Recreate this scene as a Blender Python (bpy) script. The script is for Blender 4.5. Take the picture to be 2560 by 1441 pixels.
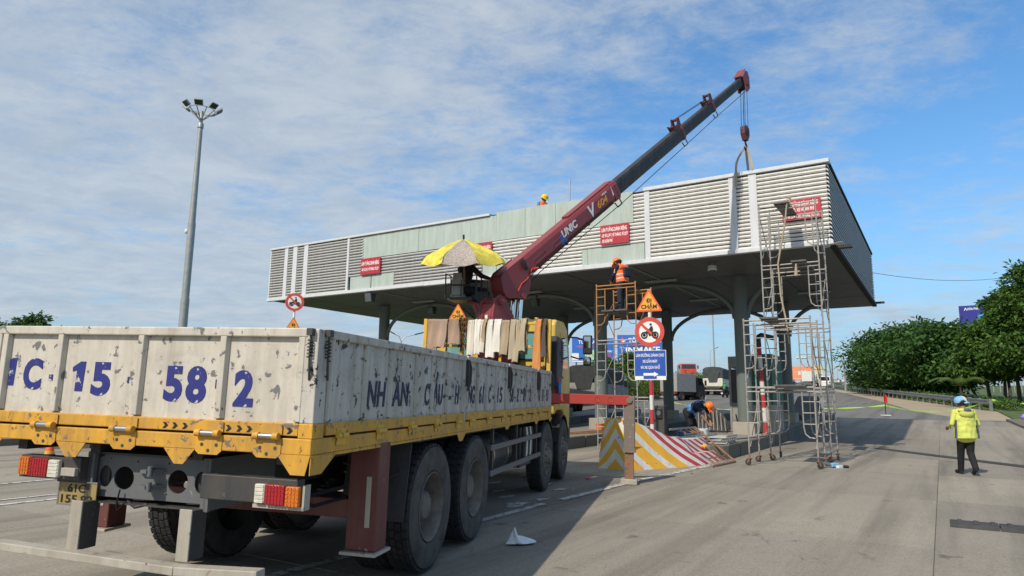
import bpy, bmesh, math, random
import numpy as np
from mathutils import Vector, Matrix, Euler
random.seed(7)
rad = math.radians
for o in list(bpy.data.objects): bpy.data.objects.remove(o)
scene = bpy.context.scene
COL = scene.collection

# ------------------------------------------------------------------ camera
FPX, HC = 1706.7, 1.58
PITCH, ROLL = math.atan(282/1706.7), rad(0.6)
_U = Vector((0, -math.sin(PITCH), math.cos(PITCH)))
_F = Vector((0, math.cos(PITCH), math.sin(PITCH)))
_X = Vector((1, 0, 0))
CR = _X*math.cos(ROLL) + _U*math.sin(ROLL)
CU = -_X*math.sin(ROLL) + _U*math.cos(ROLL)
CAM = Vector((0, 0, HC))
cam_d = bpy.data.cameras.new('camera')
cam = bpy.data.objects.new('camera', cam_d)
COL.objects.link(cam)
cam_d.sensor_width, cam_d.lens = 36.0, 24.0
cam_d.clip_start, cam_d.clip_end = 0.05, 6000
M3 = Matrix((CR, CU, -_F)).transposed()
cam.matrix_world = Matrix.Translation(CAM) @ M3.to_4x4()
scene.camera = cam
scene.render.resolution_x, scene.render.resolution_y = 1024, 576

# ------------------------------------------------------------------ light and sky
SUN_AZ, SUN_EL = 38.0, 43.0        # the way the shadows fall (clockwise from +Y), elevation
world = bpy.data.worlds.new('World'); scene.world = world
world.use_nodes = True
def build_world():
    nt = world.node_tree; N = nt.nodes; L = nt.links
    N.clear()
    out = N.new('ShaderNodeOutputWorld'); bg = N.new('ShaderNodeBackground')
    bg.inputs['Strength'].default_value = 0.135
    L.new(bg.outputs[0], out.inputs[0])
    sky = N.new('ShaderNodeTexSky'); sky.sky_type = 'NISHITA'; sky.sun_disc = False
    sky.sun_elevation = rad(SUN_EL); sky.sun_rotation = rad(SUN_AZ + 180)
    sky.air_density, sky.dust_density, sky.ozone_density = 1.0, 0.8, 3.0
    tc = N.new('ShaderNodeTexCoord'); sep = N.new('ShaderNodeSeparateXYZ')
    L.new(tc.outputs['Generated'], sep.inputs[0])
    def m(op, a, b=None, c=None, clamp=False):
        n = N.new('ShaderNodeMath'); n.operation = op; n.use_clamp = clamp
        for i, v in enumerate((a, b, c)):
            if v is None: continue
            if isinstance(v, (int, float)): n.inputs[i].default_value = v
            else: L.new(v, n.inputs[i])
        return n.outputs[0]
    z = m('ADD', m('MAXIMUM', sep.outputs[2], 0.0), 0.10)      # a flat cloud layer seen in perspective
    comb = N.new('ShaderNodeCombineXYZ')
    L.new(m('DIVIDE', sep.outputs[0], z), comb.inputs[0]); L.new(m('DIVIDE', sep.outputs[1], z), comb.inputs[1])
    def noise(scale, detail, rough, dist, off, rot=0.0, sc=(1, 1, 1)):
        mp = N.new('ShaderNodeMapping'); L.new(comb.outputs[0], mp.inputs[0])
        mp.inputs['Location'].default_value = off; mp.inputs['Rotation'].default_value = (0, 0, rot)
        mp.inputs['Scale'].default_value = sc
        n = N.new('ShaderNodeTexNoise'); L.new(mp.outputs[0], n.inputs['Vector'])
        n.inputs['Scale'].default_value = scale; n.inputs['Detail'].default_value = detail
        n.inputs['Roughness'].default_value = rough; n.inputs['Distortion'].default_value = dist
        return n.outputs[0]
    big = noise(0.38, 3, 0.5, 0.3, (3.1, 1.2, 0), 0.5)
    mid = noise(1.5, 7, 0.62, 0.25, (1.0, 4.0, 2.0), 0.9, (1.0, 1.25, 1.0))
    fine = noise(7.0, 9, 0.7, 0.25, (0.3, 2.0, 5.0), 0.7, (1.0, 1.3, 1.0))
    side = m('MULTIPLY', sep.outputs[0], -0.26)               # the veil is thicker to the left
    v = m('ADD', m('MULTIPLY', big, 0.85), m('MULTIPLY', mid, 0.95))
    v = m('ADD', v, m('MULTIPLY', fine, 0.70)); v = m('ADD', v, side)
    mr = N.new('ShaderNodeMapRange'); mr.interpolation_type = 'SMOOTHSTEP'
    L.new(v, mr.inputs[0])
    for i, q in ((1, 0.90), (2, 1.44), (3, 0.0), (4, 0.88)): mr.inputs[i].default_value = q
    # air near the horizon veils the blue
    hz = m('MULTIPLY', m('POWER', m('SUBTRACT', 1.0, m('MAXIMUM', sep.outputs[2], 0.0)), 6.0), 0.9)
    cov = mr.outputs[0]
    mix = N.new('ShaderNodeMixRGB'); mix.blend_type = 'MIX'
    L.new(cov, mix.inputs[0]); 
    tint = N.new('ShaderNodeMixRGB'); tint.blend_type = 'MULTIPLY'; tint.inputs[0].default_value = 1.0
    L.new(sky.outputs[0], tint.inputs[1]); tint.inputs[2].default_value = (0.74, 1.20, 1.42, 1)
    low = N.new('ShaderNodeMixRGB'); L.new(hz, low.inputs[0]); L.new(tint.outputs[0], low.inputs[1]); low.inputs[2].default_value = (2.55, 3.15, 3.75, 1)
    L.new(low.outputs[0], mix.inputs[1])
    tone = noise(3.2, 8, 0.68, 0.3, (5.0, 1.0, 3.0), 0.6, (1.0, 1.25, 1.0))      # thick and thin parts of the cloud
    tr = N.new('ShaderNodeMapRange'); L.new(tone, tr.inputs[0]); tr.inputs[1].default_value = 0.36; tr.inputs[2].default_value = 0.64
    cl = N.new('ShaderNodeMixRGB'); L.new(tr.outputs[0], cl.inputs[0]); cl.inputs[1].default_value = (3.30, 3.90, 4.60, 1); cl.inputs[2].default_value = (4.30, 4.72, 5.15, 1)
    L.new(cl.outputs[0], mix.inputs[2])
    L.new(mix.outputs[0], bg.inputs['Color'])
build_world()
sun_d = bpy.data.lights.new('sun', 'SUN'); sun = bpy.data.objects.new('sun', sun_d); COL.objects.link(sun)
sun_d.energy, sun_d.angle, sun_d.color = 4.2, rad(0.6), (1.0, 0.91, 0.78)
_sd = Vector((math.sin(rad(SUN_AZ))*math.cos(rad(SUN_EL)), math.cos(rad(SUN_AZ))*math.cos(rad(SUN_EL)), -math.sin(rad(SUN_EL))))
sun.rotation_euler = _sd.to_track_quat('-Z', 'Y').to_euler(); sun.location = (-20, -20, 40)
scene.view_settings.view_transform = 'Standard'; scene.view_settings.look = 'None'
scene.view_settings.exposure = 0.0; scene.view_settings.gamma = 1.0
scene.view_settings.use_curve_mapping = False

# ------------------------------------------------------------------ geometry of the place
E1 = Vector((math.sin(rad(-58)), math.cos(rad(-58)), 0))       # along the canopy front, to the left
E2 = Vector((math.sin(rad(32)), math.cos(rad(32)), 0))         # the way the traffic runs
SD = Vector((math.sin(rad(24)), math.cos(rad(24)), 0))         # the way the road climbs
TF = Vector((math.sin(rad(14)), math.cos(rad(14)), 0)); TLV = Vector((-TF.y, TF.x, 0))
def gzs(s):
    if s < 6: return 0.0
    z = .010*(min(s, 22)-6)
    if s > 22:
        t = min(s, 30)-22; z += .010*t + .028*t*t/16
    if s > 30: z += .038*(min(s, 170)-30)
    return z
def gz(p): return gzs(p[0]*SD.x + p[1]*SD.y)
def W(e1, e2, dz=0.0, z=None):
    p = E1*e1 + E2*e2
    p.z = (gz(p) + dz) if z is None else z
    return p
def ray(u, v): return CR*(u-1280) - CU*(v-720.5) + _F*FPX
def on_plane(u, v, p0, n):
    d = ray(u, v); t = (p0-CAM).dot(n)/d.dot(n); return CAM + d*t
def at_e2(u, v, e2): return on_plane(u, v, E2*e2, E2)
def e1_of(u, v, e2): return at_e2(u, v, e2).dot(E1)
def at_d(u, v, d):                                             # at horizontal distance d
    r = ray(u, v); return CAM + r*(d/math.hypot(r.x, r.y))
def px(p):
    q = Vector(p)-CAM; w = q.dot(_F); return 1280+q.dot(CR)*FPX/w, 720.5-q.dot(CU)*FPX/w

# ------------------------------------------------------------------ materials
MATS = {}
def _nodes(name):
    m = bpy.data.materials.new(name); m.use_nodes = True
    nt = m.node_tree; b = nt.nodes['Principled BSDF']; MATS[name] = m
    return m, nt, b
def _noise(nt, scale, detail=4, rough=.55, vec=None, dist=0):
    n = nt.nodes.new('ShaderNodeTexNoise'); n.inputs['Scale'].default_value = scale
    n.inputs['Detail'].default_value = detail; n.inputs['Roughness'].default_value = rough; n.inputs['Distortion'].default_value = dist
    if vec is not None: nt.links.new(vec, n.inputs['Vector'])
    return n.outputs[0]
def _ramp(nt, src, a, b):
    r = nt.nodes.new('ShaderNodeMapRange'); nt.links.new(src, r.inputs[0])
    r.inputs[1].default_value = a; r.inputs[2].default_value = b
    return r.outputs[0]
def _mix(nt, fac, a, b, kind='MIX'):
    n = nt.nodes.new('ShaderNodeMixRGB'); n.blend_type = kind
    for i, v in enumerate((fac, a, b)):
        if isinstance(v, (int, float)): n.inputs[i].default_value = v
        elif isinstance(v, (tuple, list)): n.inputs[i].default_value = (*v[:3], 1)
        else: nt.links.new(v, n.inputs[i])
    return n.outputs[0]
def _mul(nt, a, b):
    n = nt.nodes.new('ShaderNodeMath'); n.operation = 'MULTIPLY'
    for i, v in enumerate((a, b)):
        if isinstance(v, (int, float)): n.inputs[i].default_value = v
        else: nt.links.new(v, n.inputs[i])
    return n.outputs[0]
def _coord(nt, sc=(1, 1, 1), which='Object'):
    tc = nt.nodes.new('ShaderNodeTexCoord'); mp = nt.nodes.new('ShaderNodeMapping')
    nt.links.new(tc.outputs[which], mp.inputs[0]); mp.inputs['Scale'].default_value = sc
    return mp.outputs[0]
def _bump(nt, b, h, st, dist=.01):
    n = nt.nodes.new('ShaderNodeBump'); n.inputs['Strength'].default_value = st; n.inputs['Distance'].default_value = dist
    nt.links.new(h, n.inputs['Height']); nt.links.new(n.outputs[0], b.inputs['Normal'])
def scl(c, k): return tuple(min(1, x*k) for x in c)
def mat(name, col, rough=.6, metal=0., var=.18, scale=6., bump=0., bscale=60., spec=.4, emit=None, sc=(1, 1, 1)):
    m, nt, b = _nodes(name); v = _coord(nt, sc)
    n = _noise(nt, scale, 6, .6, v)
    c = _mix(nt, _ramp(nt, n, .3, .7), scl(col, 1-var), scl(col, 1+var))
    nt.links.new(c, b.inputs['Base Color'])
    b.inputs['Roughness'].default_value = rough; b.inputs['Metallic'].default_value = metal
    b.inputs['Specular IOR Level'].default_value = spec
    if bump: _bump(nt, b, _noise(nt, bscale, 4, .6, v), bump)
    if emit:
        b.inputs['Emission Color'].default_value = (*emit[0], 1); b.inputs['Emission Strength'].default_value = emit[1]
    return m
def worn(name, col, chip=(.10, .095, .09), amt=.60, scale=9., rust=(.16, .06, .025), ramt=.66, dirt=.35, rough=.5, bump=.25, metal=0, streak=0.):
    """painted steel: chips down to grey, rust spots, streaks of dirt"""
    m, nt, b = _nodes(name); v = _coord(nt)
    vs = _coord(nt, (3, 3, .45))
    d = _ramp(nt, _noise(nt, 2.2, 7, .65, vs), .38, .75)
    base = _mix(nt, _mul(nt, d, dirt), col, scl((.17, .13, .085), 1))
    base = _mix(nt, _mul(nt, _ramp(nt, _noise(nt, 24, 5, .6, v), .45, .8), .35*dirt+.08), base, scl(col, .55))
    if streak:
        sk = _mul(nt, _ramp(nt, _noise(nt, 1.6, 6, .7, _coord(nt, (11, 11, .55)), .2), .56, .74), _ramp(nt, _noise(nt, 1.3, 3, .5, v), .35, .62))
        base = _mix(nt, _mul(nt, sk, streak), base, (.21, .115, .055))
        sm = _mul(nt, _ramp(nt, _noise(nt, 3.2, 6, .7, v, .5), .52, .74), streak*.8); base = _mix(nt, sm, base, scl(col, .48))
    rn = _noise(nt, scale*1.7, 8, .7, _coord(nt, (1, 1, .6)), .3)
    base = _mix(nt, _ramp(nt, rn, ramt, ramt+.035), base, rust)
    cn = _noise(nt, scale, 9, .62, v, .35)
    ms = _ramp(nt, _noise(nt, 2.1, 4, .6, v), .40, .64)
    nb = nt.nodes.new('ShaderNodeMath'); nb.operation = 'MULTIPLY_ADD'; nt.links.new(ms, nb.inputs[0]); nb.inputs[1].default_value = .055; nt.links.new(cn, nb.inputs[2])
    cf = _ramp(nt, nb.outputs[0], amt+.035, amt+.05)
    base = _mix(nt, cf, base, chip)
    nt.links.new(base, b.inputs['Base Color'])
    b.inputs['Roughness'].default_value = rough; b.inputs['Metallic'].default_value = metal; b.inputs['Specular IOR Level'].default_value = .35
    h = _mix(nt, .5, _noise(nt, 5, 4, .5, v), cf)
    _bump(nt, b, h, bump, .012)
    return m
def concrete(name, col, pits=True, stain=(.10, .09, .075), k=1.0):
    m, nt, b = _nodes(name)
    geo = nt.nodes.new('ShaderNodeNewGeometry'); v = geo.outputs['Position']
    big = _noise(nt, .35, 6, .6, v, .4); mid = _noise(nt, 2.2, 8, .65, v); fine = _noise(nt, 55, 5, .7, v)
    c = _mix(nt, _ramp(nt, big, .3, .72), scl(col, .84), scl(col, 1.14))
    c = _mix(nt, _mul(nt, _ramp(nt, mid, .42, .75), .45), c, scl(col, .62))
    c = _mix(nt, _mul(nt, _ramp(nt, fine, .35, .75), .55), c, scl(col, 1.32))
    st = _noise(nt, .9, 7, .7, v, .8)
    c = _mix(nt, _mul(nt, _ramp(nt, st, .60, .74), .65*k), c, stain)
    if pits:
        vo = nt.nodes.new('ShaderNodeTexVoronoi'); vo.inputs['Scale'].default_value = 26; nt.links.new(v, vo.inputs['Vector'])
        p = _ramp(nt, vo.outputs['Distance'], .32, .12)
        p2 = _mul(nt, p, _ramp(nt, _noise(nt, .8, 4, .6, v), .36, .56))
        c = _mix(nt, _mul(nt, p2, .8), c, scl(col, .30))
        vo2 = nt.nodes.new('ShaderNodeTexVoronoi'); vo2.inputs['Scale'].default_value = 70; nt.links.new(v, vo2.inputs['Vector'])
        c = _mix(nt, .45, c, _mix(nt, vo2.outputs['Color'], scl(col, .55), scl(col, 1.4)))
    if pits:        # tyre-worn streaks along the traffic, oil drips, hairline cracks
        def dot(vec):
            n = nt.nodes.new('ShaderNodeVectorMath'); n.operation = 'DOT_PRODUCT'; nt.links.new(v, n.inputs[0]); n.inputs[1].default_value = vec; return n.outputs['Value']
        cx = nt.nodes.new('ShaderNodeCombineXYZ'); nt.links.new(_mul(nt, dot((-.848, .53, 0)), 1.3), cx.inputs[0]); nt.links.new(_mul(nt, dot((.53, .848, 0)), .07), cx.inputs[1])
        c = _mix(nt, _mul(nt, _ramp(nt, _noise(nt, 1.0, 5, .6, cx.outputs[0], .2), .46, .66), .7), c, scl(col, .5))
        c = _mix(nt, _mul(nt, _ramp(nt, _noise(nt, 1.7, 4, .5, v, .6), .66, .72), .6), c, scl(stain, .8))
        vc = nt.nodes.new('ShaderNodeTexVoronoi'); vc.feature = 'DISTANCE_TO_EDGE'; vc.inputs['Scale'].default_value = .22
        wv = nt.nodes.new('ShaderNodeVectorMath'); wv.operation = 'ADD'; nt.links.new(v, wv.inputs[0])
        nn = nt.nodes.new('ShaderNodeTexNoise'); nn.inputs['Scale'].default_value = 1.4; nn.inputs['Detail'].default_value = 6; nt.links.new(v, nn.inputs['Vector']); nt.links.new(nn.outputs['Color'], wv.inputs[1]); nt.links.new(wv.outputs[0], vc.inputs['Vector'])
        ck = _mul(nt, _ramp(nt, vc.outputs['Distance'], .0025, .0008), _ramp(nt, _noise(nt, .5, 2, .5, v), .48, .56))
        c = _mix(nt, _mul(nt, ck, .5), c, scl(col, .3))
    # a second, per-slab tone
    oi = nt.nodes.new('ShaderNodeObjectInfo')
    c = _mix(nt, 1.0, c, _mix(nt, oi.outputs['Random'], (.86, .85, .84), (1.05, 1.04, 1.0)), 'MULTIPLY')
    nt.links.new(c, b.inputs['Base Color']); b.inputs['Roughness'].default_value = .9; b.inputs['Specular IOR Level'].default_value = .22
    _bump(nt, b, _mix(nt, .5, fine, mid), .35, .01)
    return m
def glass(name, col, rough=.08):
    m, nt, b = _nodes(name)
    b.inputs['Base Color'].default_value = (*col, 1); b.inputs['Roughness'].default_value = rough; b.inputs['Specular IOR Level'].default_value = .9
    b.inputs['Coat Weight'].default_value = .6
    return m
def foliage(name, a, b_, c_):
    m, nt, b = _nodes(name)
    geo = nt.nodes.new('ShaderNodeNewGeometry')
    r = geo.outputs['Random Per Island']
    c = _mix(nt, r, a, b_)
    c = _mix(nt, _ramp(nt, _noise(nt, .9, 3, .5, geo.outputs['Position']), .40, .66), c, c_)
    nt.links.new(c, b.inputs['Base Color']); b.inputs['Roughness'].default_value = .55; b.inputs['Specular IOR Level'].default_value = .3
    b.inputs['Transmission Weight'].default_value = 0
    tr = nt.nodes.new('ShaderNodeBsdfTranslucent'); nt.links.new(c, tr.inputs[0])
    mx = nt.nodes.new('ShaderNodeMixShader'); mx.inputs[0].default_value = .28
    out = nt.nodes['Material Output']; nt.links.new(b.outputs[0], mx.inputs[1]); nt.links.new(tr.outputs[0], mx.inputs[2]); nt.links.new(mx.outputs[0], out.inputs[0])
    return m

concrete('slab', (.29, .26, .217)); concrete('asphalt', (.20, .193, .18), True); concrete('island', (.27, .255, .225), False, (.07, .065, .05), 1.3)
concrete('sand', (.36, .30, .22), False); concrete('kerb', (.16, .15, .125), False, (.05, .055, .03), 1.5)
mat('grass', (.075, .11, .035), .9, 0, .4, 3, .6, 40)
worn('bed_white', (.60, .556, .475), (.17, .165, .16), .60, 12, ramt=.66, dirt=.42, streak=.55, bump=.45)
worn('bed_white_side', (.55, .515, .45), (.045, .043, .042), .585, 13, ramt=.63, dirt=.55, streak=.75, bump=.45)
worn('bed_yellow', (.66, .345, .04), (.20, .15, .10), .60, 13.0, ramt=.61, dirt=.62, streak=.6)
worn('cab_yellow', (.66, .46, .10), (.30, .22, .08), .70, 5, ramt=.74, dirt=.25, rough=.35, bump=.06)
worn('rack_yellow', (.70, .42, .05), (.12, .08, .05), .60, 12, ramt=.62, dirt=.35)
worn('crane_red', (.26, .048, .054), (.10, .03, .03), .70, 5, ramt=.73, dirt=.22, rough=.42, bump=.05)
worn('outrigger_maroon', (.13, .035, .035), (.30, .24, .21), .66, 5, ramt=.70, dirt=.4)
worn('outrigger_red', (.50, .055, .04), (.13, .05, .04), .68, 5, ramt=.72, dirt=.2)
worn('outrigger_steel', (.20, .155, .13), (.33, .28, .25), .62, 14, ramt=.64, dirt=.4)
worn('boom_black', (.020, .023, .026), (.06, .055, .05), .68, 5, ramt=.76, dirt=.25, rough=.5, bump=.05)
worn('chassis', (.045, .047, .05), (.09, .085, .08), .64, 9, ramt=.68, dirt=.35)
worn('frame_grey', (.125, .135, .145), (.22, .215, .20), .66, 8, ramt=.72, dirt=.3)
worn('underrun', (.42, .39, .33), (.20, .17, .13), .62, 10, ramt=.66, dirt=.5)
mat('tyre', (.030, .030, .031), .85, 0, .35, 9, .25, 70); mat('tyre_dusty', (.078, .071, .063), .92, 0, .42, 5, .3, 40)
mat('rim', (.17, .15, .125), .7, .2, .3, 10, .1); mat('steel', (.45, .45, .44), .35, .9, .15); mat('dark_steel', (.035, .035, .037), .5, .4, .3)
mat('chrome', (.75, .75, .74), .12, 1., .05)
mat('black', (.012, .012, .013), .5); mat('black_plastic', (.022, .023, .025), .45, 0, .25)
mat('lens_red', (.36, .013, .02), .25, 0, .15, 40, .3, 90, .6); mat('lens_amber', (.58, .15, .015), .25, 0, .15, 40, .3, 90, .6); mat('lens_clear', (.60, .57, .48), .25, 0, .15, 30, .2, 90, .6)
worn('paint_blue', (.022, .030, .19), (.50, .48, .44), .62, 16, (.05, .06, .20), .62, .15, .5, .1); worn('paint_navy', (.022, .022, .075), (.42, .40, .36), .575, 15, (.04, .04, .08), .62, .2, .5, .1)
mat('plate_yellow', (.30, .22, .085), .5, 0, .15, 9); mat('ink', (.015, .015, .016), .6)
glass('glass_aqua', (.16, .36, .34)); glass('glass_dark', (.012, .015, .018)); glass('glass_grey', (.10, .12, .13)); mat('mirror_glass', (.5, .55, .6), .05, 1., .02)
worn('slat_white', (.76, .75, .715), (.30, .29, .27), .74, 6, (.30, .22, .13), .74, .22, .5, .03)
worn('slat_grey', (.50, .50, .49), (.26, .26, .25), .76, 6, (.24, .18, .12), .76, .25, .5, .03)
worn('slat_side', (.56, .57, .58), (.2, .2, .2), .76, 6, (.2, .15, .1), .76, .25, .5, .03)
worn('fascia_trim', (.62, .635, .66), (.35, .33, .30), .76, 5, (.28, .20, .13), .75, .22, .45, .03)
worn('mint', (.42, .50, .455), (.20, .22, .20), .76, 4, (.20, .15, .09), .76, .32, .55, .04)
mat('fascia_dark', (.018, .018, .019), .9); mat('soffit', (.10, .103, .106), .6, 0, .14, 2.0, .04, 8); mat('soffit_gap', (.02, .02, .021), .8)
worn('column_green', (.135, .165, .155), (.09, .10, .095), .72, 4, ramt=.76, dirt=.28, rough=.45, bump=.03)
concrete('pedestal', (.36, .33, .28), False)
mat('sign_red', (.42, .03, .045), .45, 0, .12, 5); mat('sign_white', (.74, .73, .70), .5, 0, .08, 6); mat('sign_yellow', (.78, .36, .03), .5, 0, .06, 6); mat('sign_orange_red', (.70, .11, .045), .45, 0, .1, 6)
mat('sign_blue', (.022, .085, .40), .45, 0, .12, 4); mat('sign_ring', (.55, .07, .055), .45, 0, .16, 8); mat('letter_white', (.80, .80, .79), .5, 0, .05)
worn('scaffold_galv', (.36, .35, .33), (.17, .13, .10), .60, 13, (.22, .09, .035), .60, .35, .55, .1, .25)
worn('scaffold_orange', (.46, .20, .055), (.28, .17, .10), .56, 14, (.20, .08, .03), .60, .3, .6, .1)
worn('rust_pipe', (.25, .13, .075), (.12, .08, .06), .58, 14, (.16, .06, .025), .6, .3)
mat('plank', (.10, .098, .095), .6, .2, .25, 9); mat('rope', (.38, .31, .21), .9, 0, .25, 30)
worn('bar_red', (.45, .04, .05), (.38, .30, .27), .70, 8, ramt=.76, dirt=.3); worn('bar_white', (.66, .63, .58), (.30, .27, .23), .68, 8, ramt=.76, dirt=.35); worn('bar_yellow', (.74, .39, .03), (.25, .2, .13), .70, 8, ramt=.76, dirt=.25); mat('bar_black', (.04, .04, .04), .7)
for i, c in enumerate([(.33, .23, .165), (.38, .27, .20), (.60, .54, .45), (.68, .64, .57), (.36, .28, .18), (.40, .33, .23), (.56, .24, .08), (.10, .085, .07)]):
    mat('web_%d' % i, c, .9, 0, .16, 3, .35, 90, .1, sc=(1, 3, 1))
mat('chain', (.16, .085, .045), .6, .6, .4, 40)
mat('umb_yellow', (.62, .52, .075), .8, 0, .28, 7, .3, 40); mat('umb_grey', (.36, .31, .27), .85, 0, .45, 38, .3, 60)
mat('skin', (.30, .165, .105), .6, 0, .1, 8); mat('hair', (.015, .012, .011), .7)
mat('vest_orange', (.85, .16, .035), .7, 0, .15, 8); mat('reflective', (.62, .62, .60), .4, 0, .05); mat('navy_cloth', (.018, .022, .045), .85, 0, .3, 14, .3, 40)
mat('denim', (.02, .028, .042), .85, 0, .35, 14, .3, 50); mat('helmet_orange', (.85, .19, .02), .3, 0, .05); mat('helmet_yellow', (.80, .52, .02), .3, 0, .05)
mat('hivis', (.56, .60, .13), .75, 0, .12, 9, .25, 30); mat('grey_cloth', (.085, .095, .12), .8, 0, .2, 12); mat('black_cloth', (.012, .012, .014), .85, 0, .3, 14, .3, 40); mat('blue_cloth', (.10, .24, .47), .8, 0, .2, 10)
mat('cap_blue', (.20, .42, .66), .7, 0, .1, 8); mat('cap_cream', (.62, .56, .46), .75, 0, .1); mat('shoe', (.02, .018, .018), .6)
mat('tarp', (.045, .05, .052), .75, 0, .35, 3, .4, 8); mat('tarp_black', (.022, .024, .026), .7, 0, .35, 3, .5, 7)
mat('van_white', (.62, .61, .57), .45, 0, .15, 5); mat('truck_cream', (.60, .57, .48), .5, 0, .2, 5); mat('truck_red', (.52, .055, .035), .35, 0, .12, 4); mat('box_grey', (.30, .295, .28), .6, 0, .15, 4); mat('car_blue', (.10, .15, .22), .3); mat('car_dark', (.03, .033, .04), .3); mat('green_jacket', (.025, .25, .08), .7)
mat('galv', (.38, .39, .39), .45, .7, .15, 4); mat('lamp_grey', (.33, .34, .33), .5, .3, .12, 3); mat('lamp_dark', (.05, .055, .06), .4)
mat('bill_blue', (.035, .14, .50), .5, 0, .08, .2); mat('bill_navy', (.022, .028, .24), .5, 0, .1, .2); mat('bill_orange', (.72, .26, .12), .6, 0, .05, .2); mat('bill_red', (.70, .05, .03), .5); mat('bill_green', (.10, .42, .14), .5); mat('bill_cyan', (.08, .32, .72), .5, 0, .1, .6)
mat('building', (.62, .58, .46), .7, 0, .08, .1); mat('building_yellow', (.66, .50, .18), .7)
foliage('leaf_a', (.026, .075, .016), (.075, .155, .032), (.050, .120, .025)); foliage('leaf_b', (.042, .10, .018), (.125, .21, .036), (.068, .145, .025)); foliage('leaf_c', (.075, .13, .028), (.15, .21, .05), (.10, .17, .035))
mat('bark', (.075, .062, .05), .9, 0, .35, 8, .8, 20)
mat('rubber', (.050, .050, .050), .85, 0, .25, 8, .2, 50); mat('tape', (.50, .85, .06), .5, 0, .06, 8); mat('flag_red', (.75, .02, .02), .7)
mat('plastic_blue', (.03, .12, .36), .35); mat('plastic_white', (.66, .67, .68), .4, 0, .08, 20); mat('plastic_teal', (.05, .40, .45), .5); mat('plastic_orange', (.75, .17, .02), .4); mat('cone_orange', (.80, .12, .03), .5); mat('pink', (.70, .12, .17), .6)
mat('booth_grey', (.24, .235, .215), .6, 0, .25, 4, .1, 12); mat('booth_dark', (.06, .058, .055), .7); mat('sheet_green', (.05, .13, .095), .45, 0, .2, 4); mat('wire', (.03, .03, .03), .6)
mat('cable', (.02, .02, .022), .5, .5); mat('litter', (.55, .53, .50), .8); mat('litter_dark', (.06, .055, .05), .9)
worn('floor_line', (.56, .55, .52), (.20, .19, .175), .53, 9, (.18, .16, .14), .60, .5, .8, .05)
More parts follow.
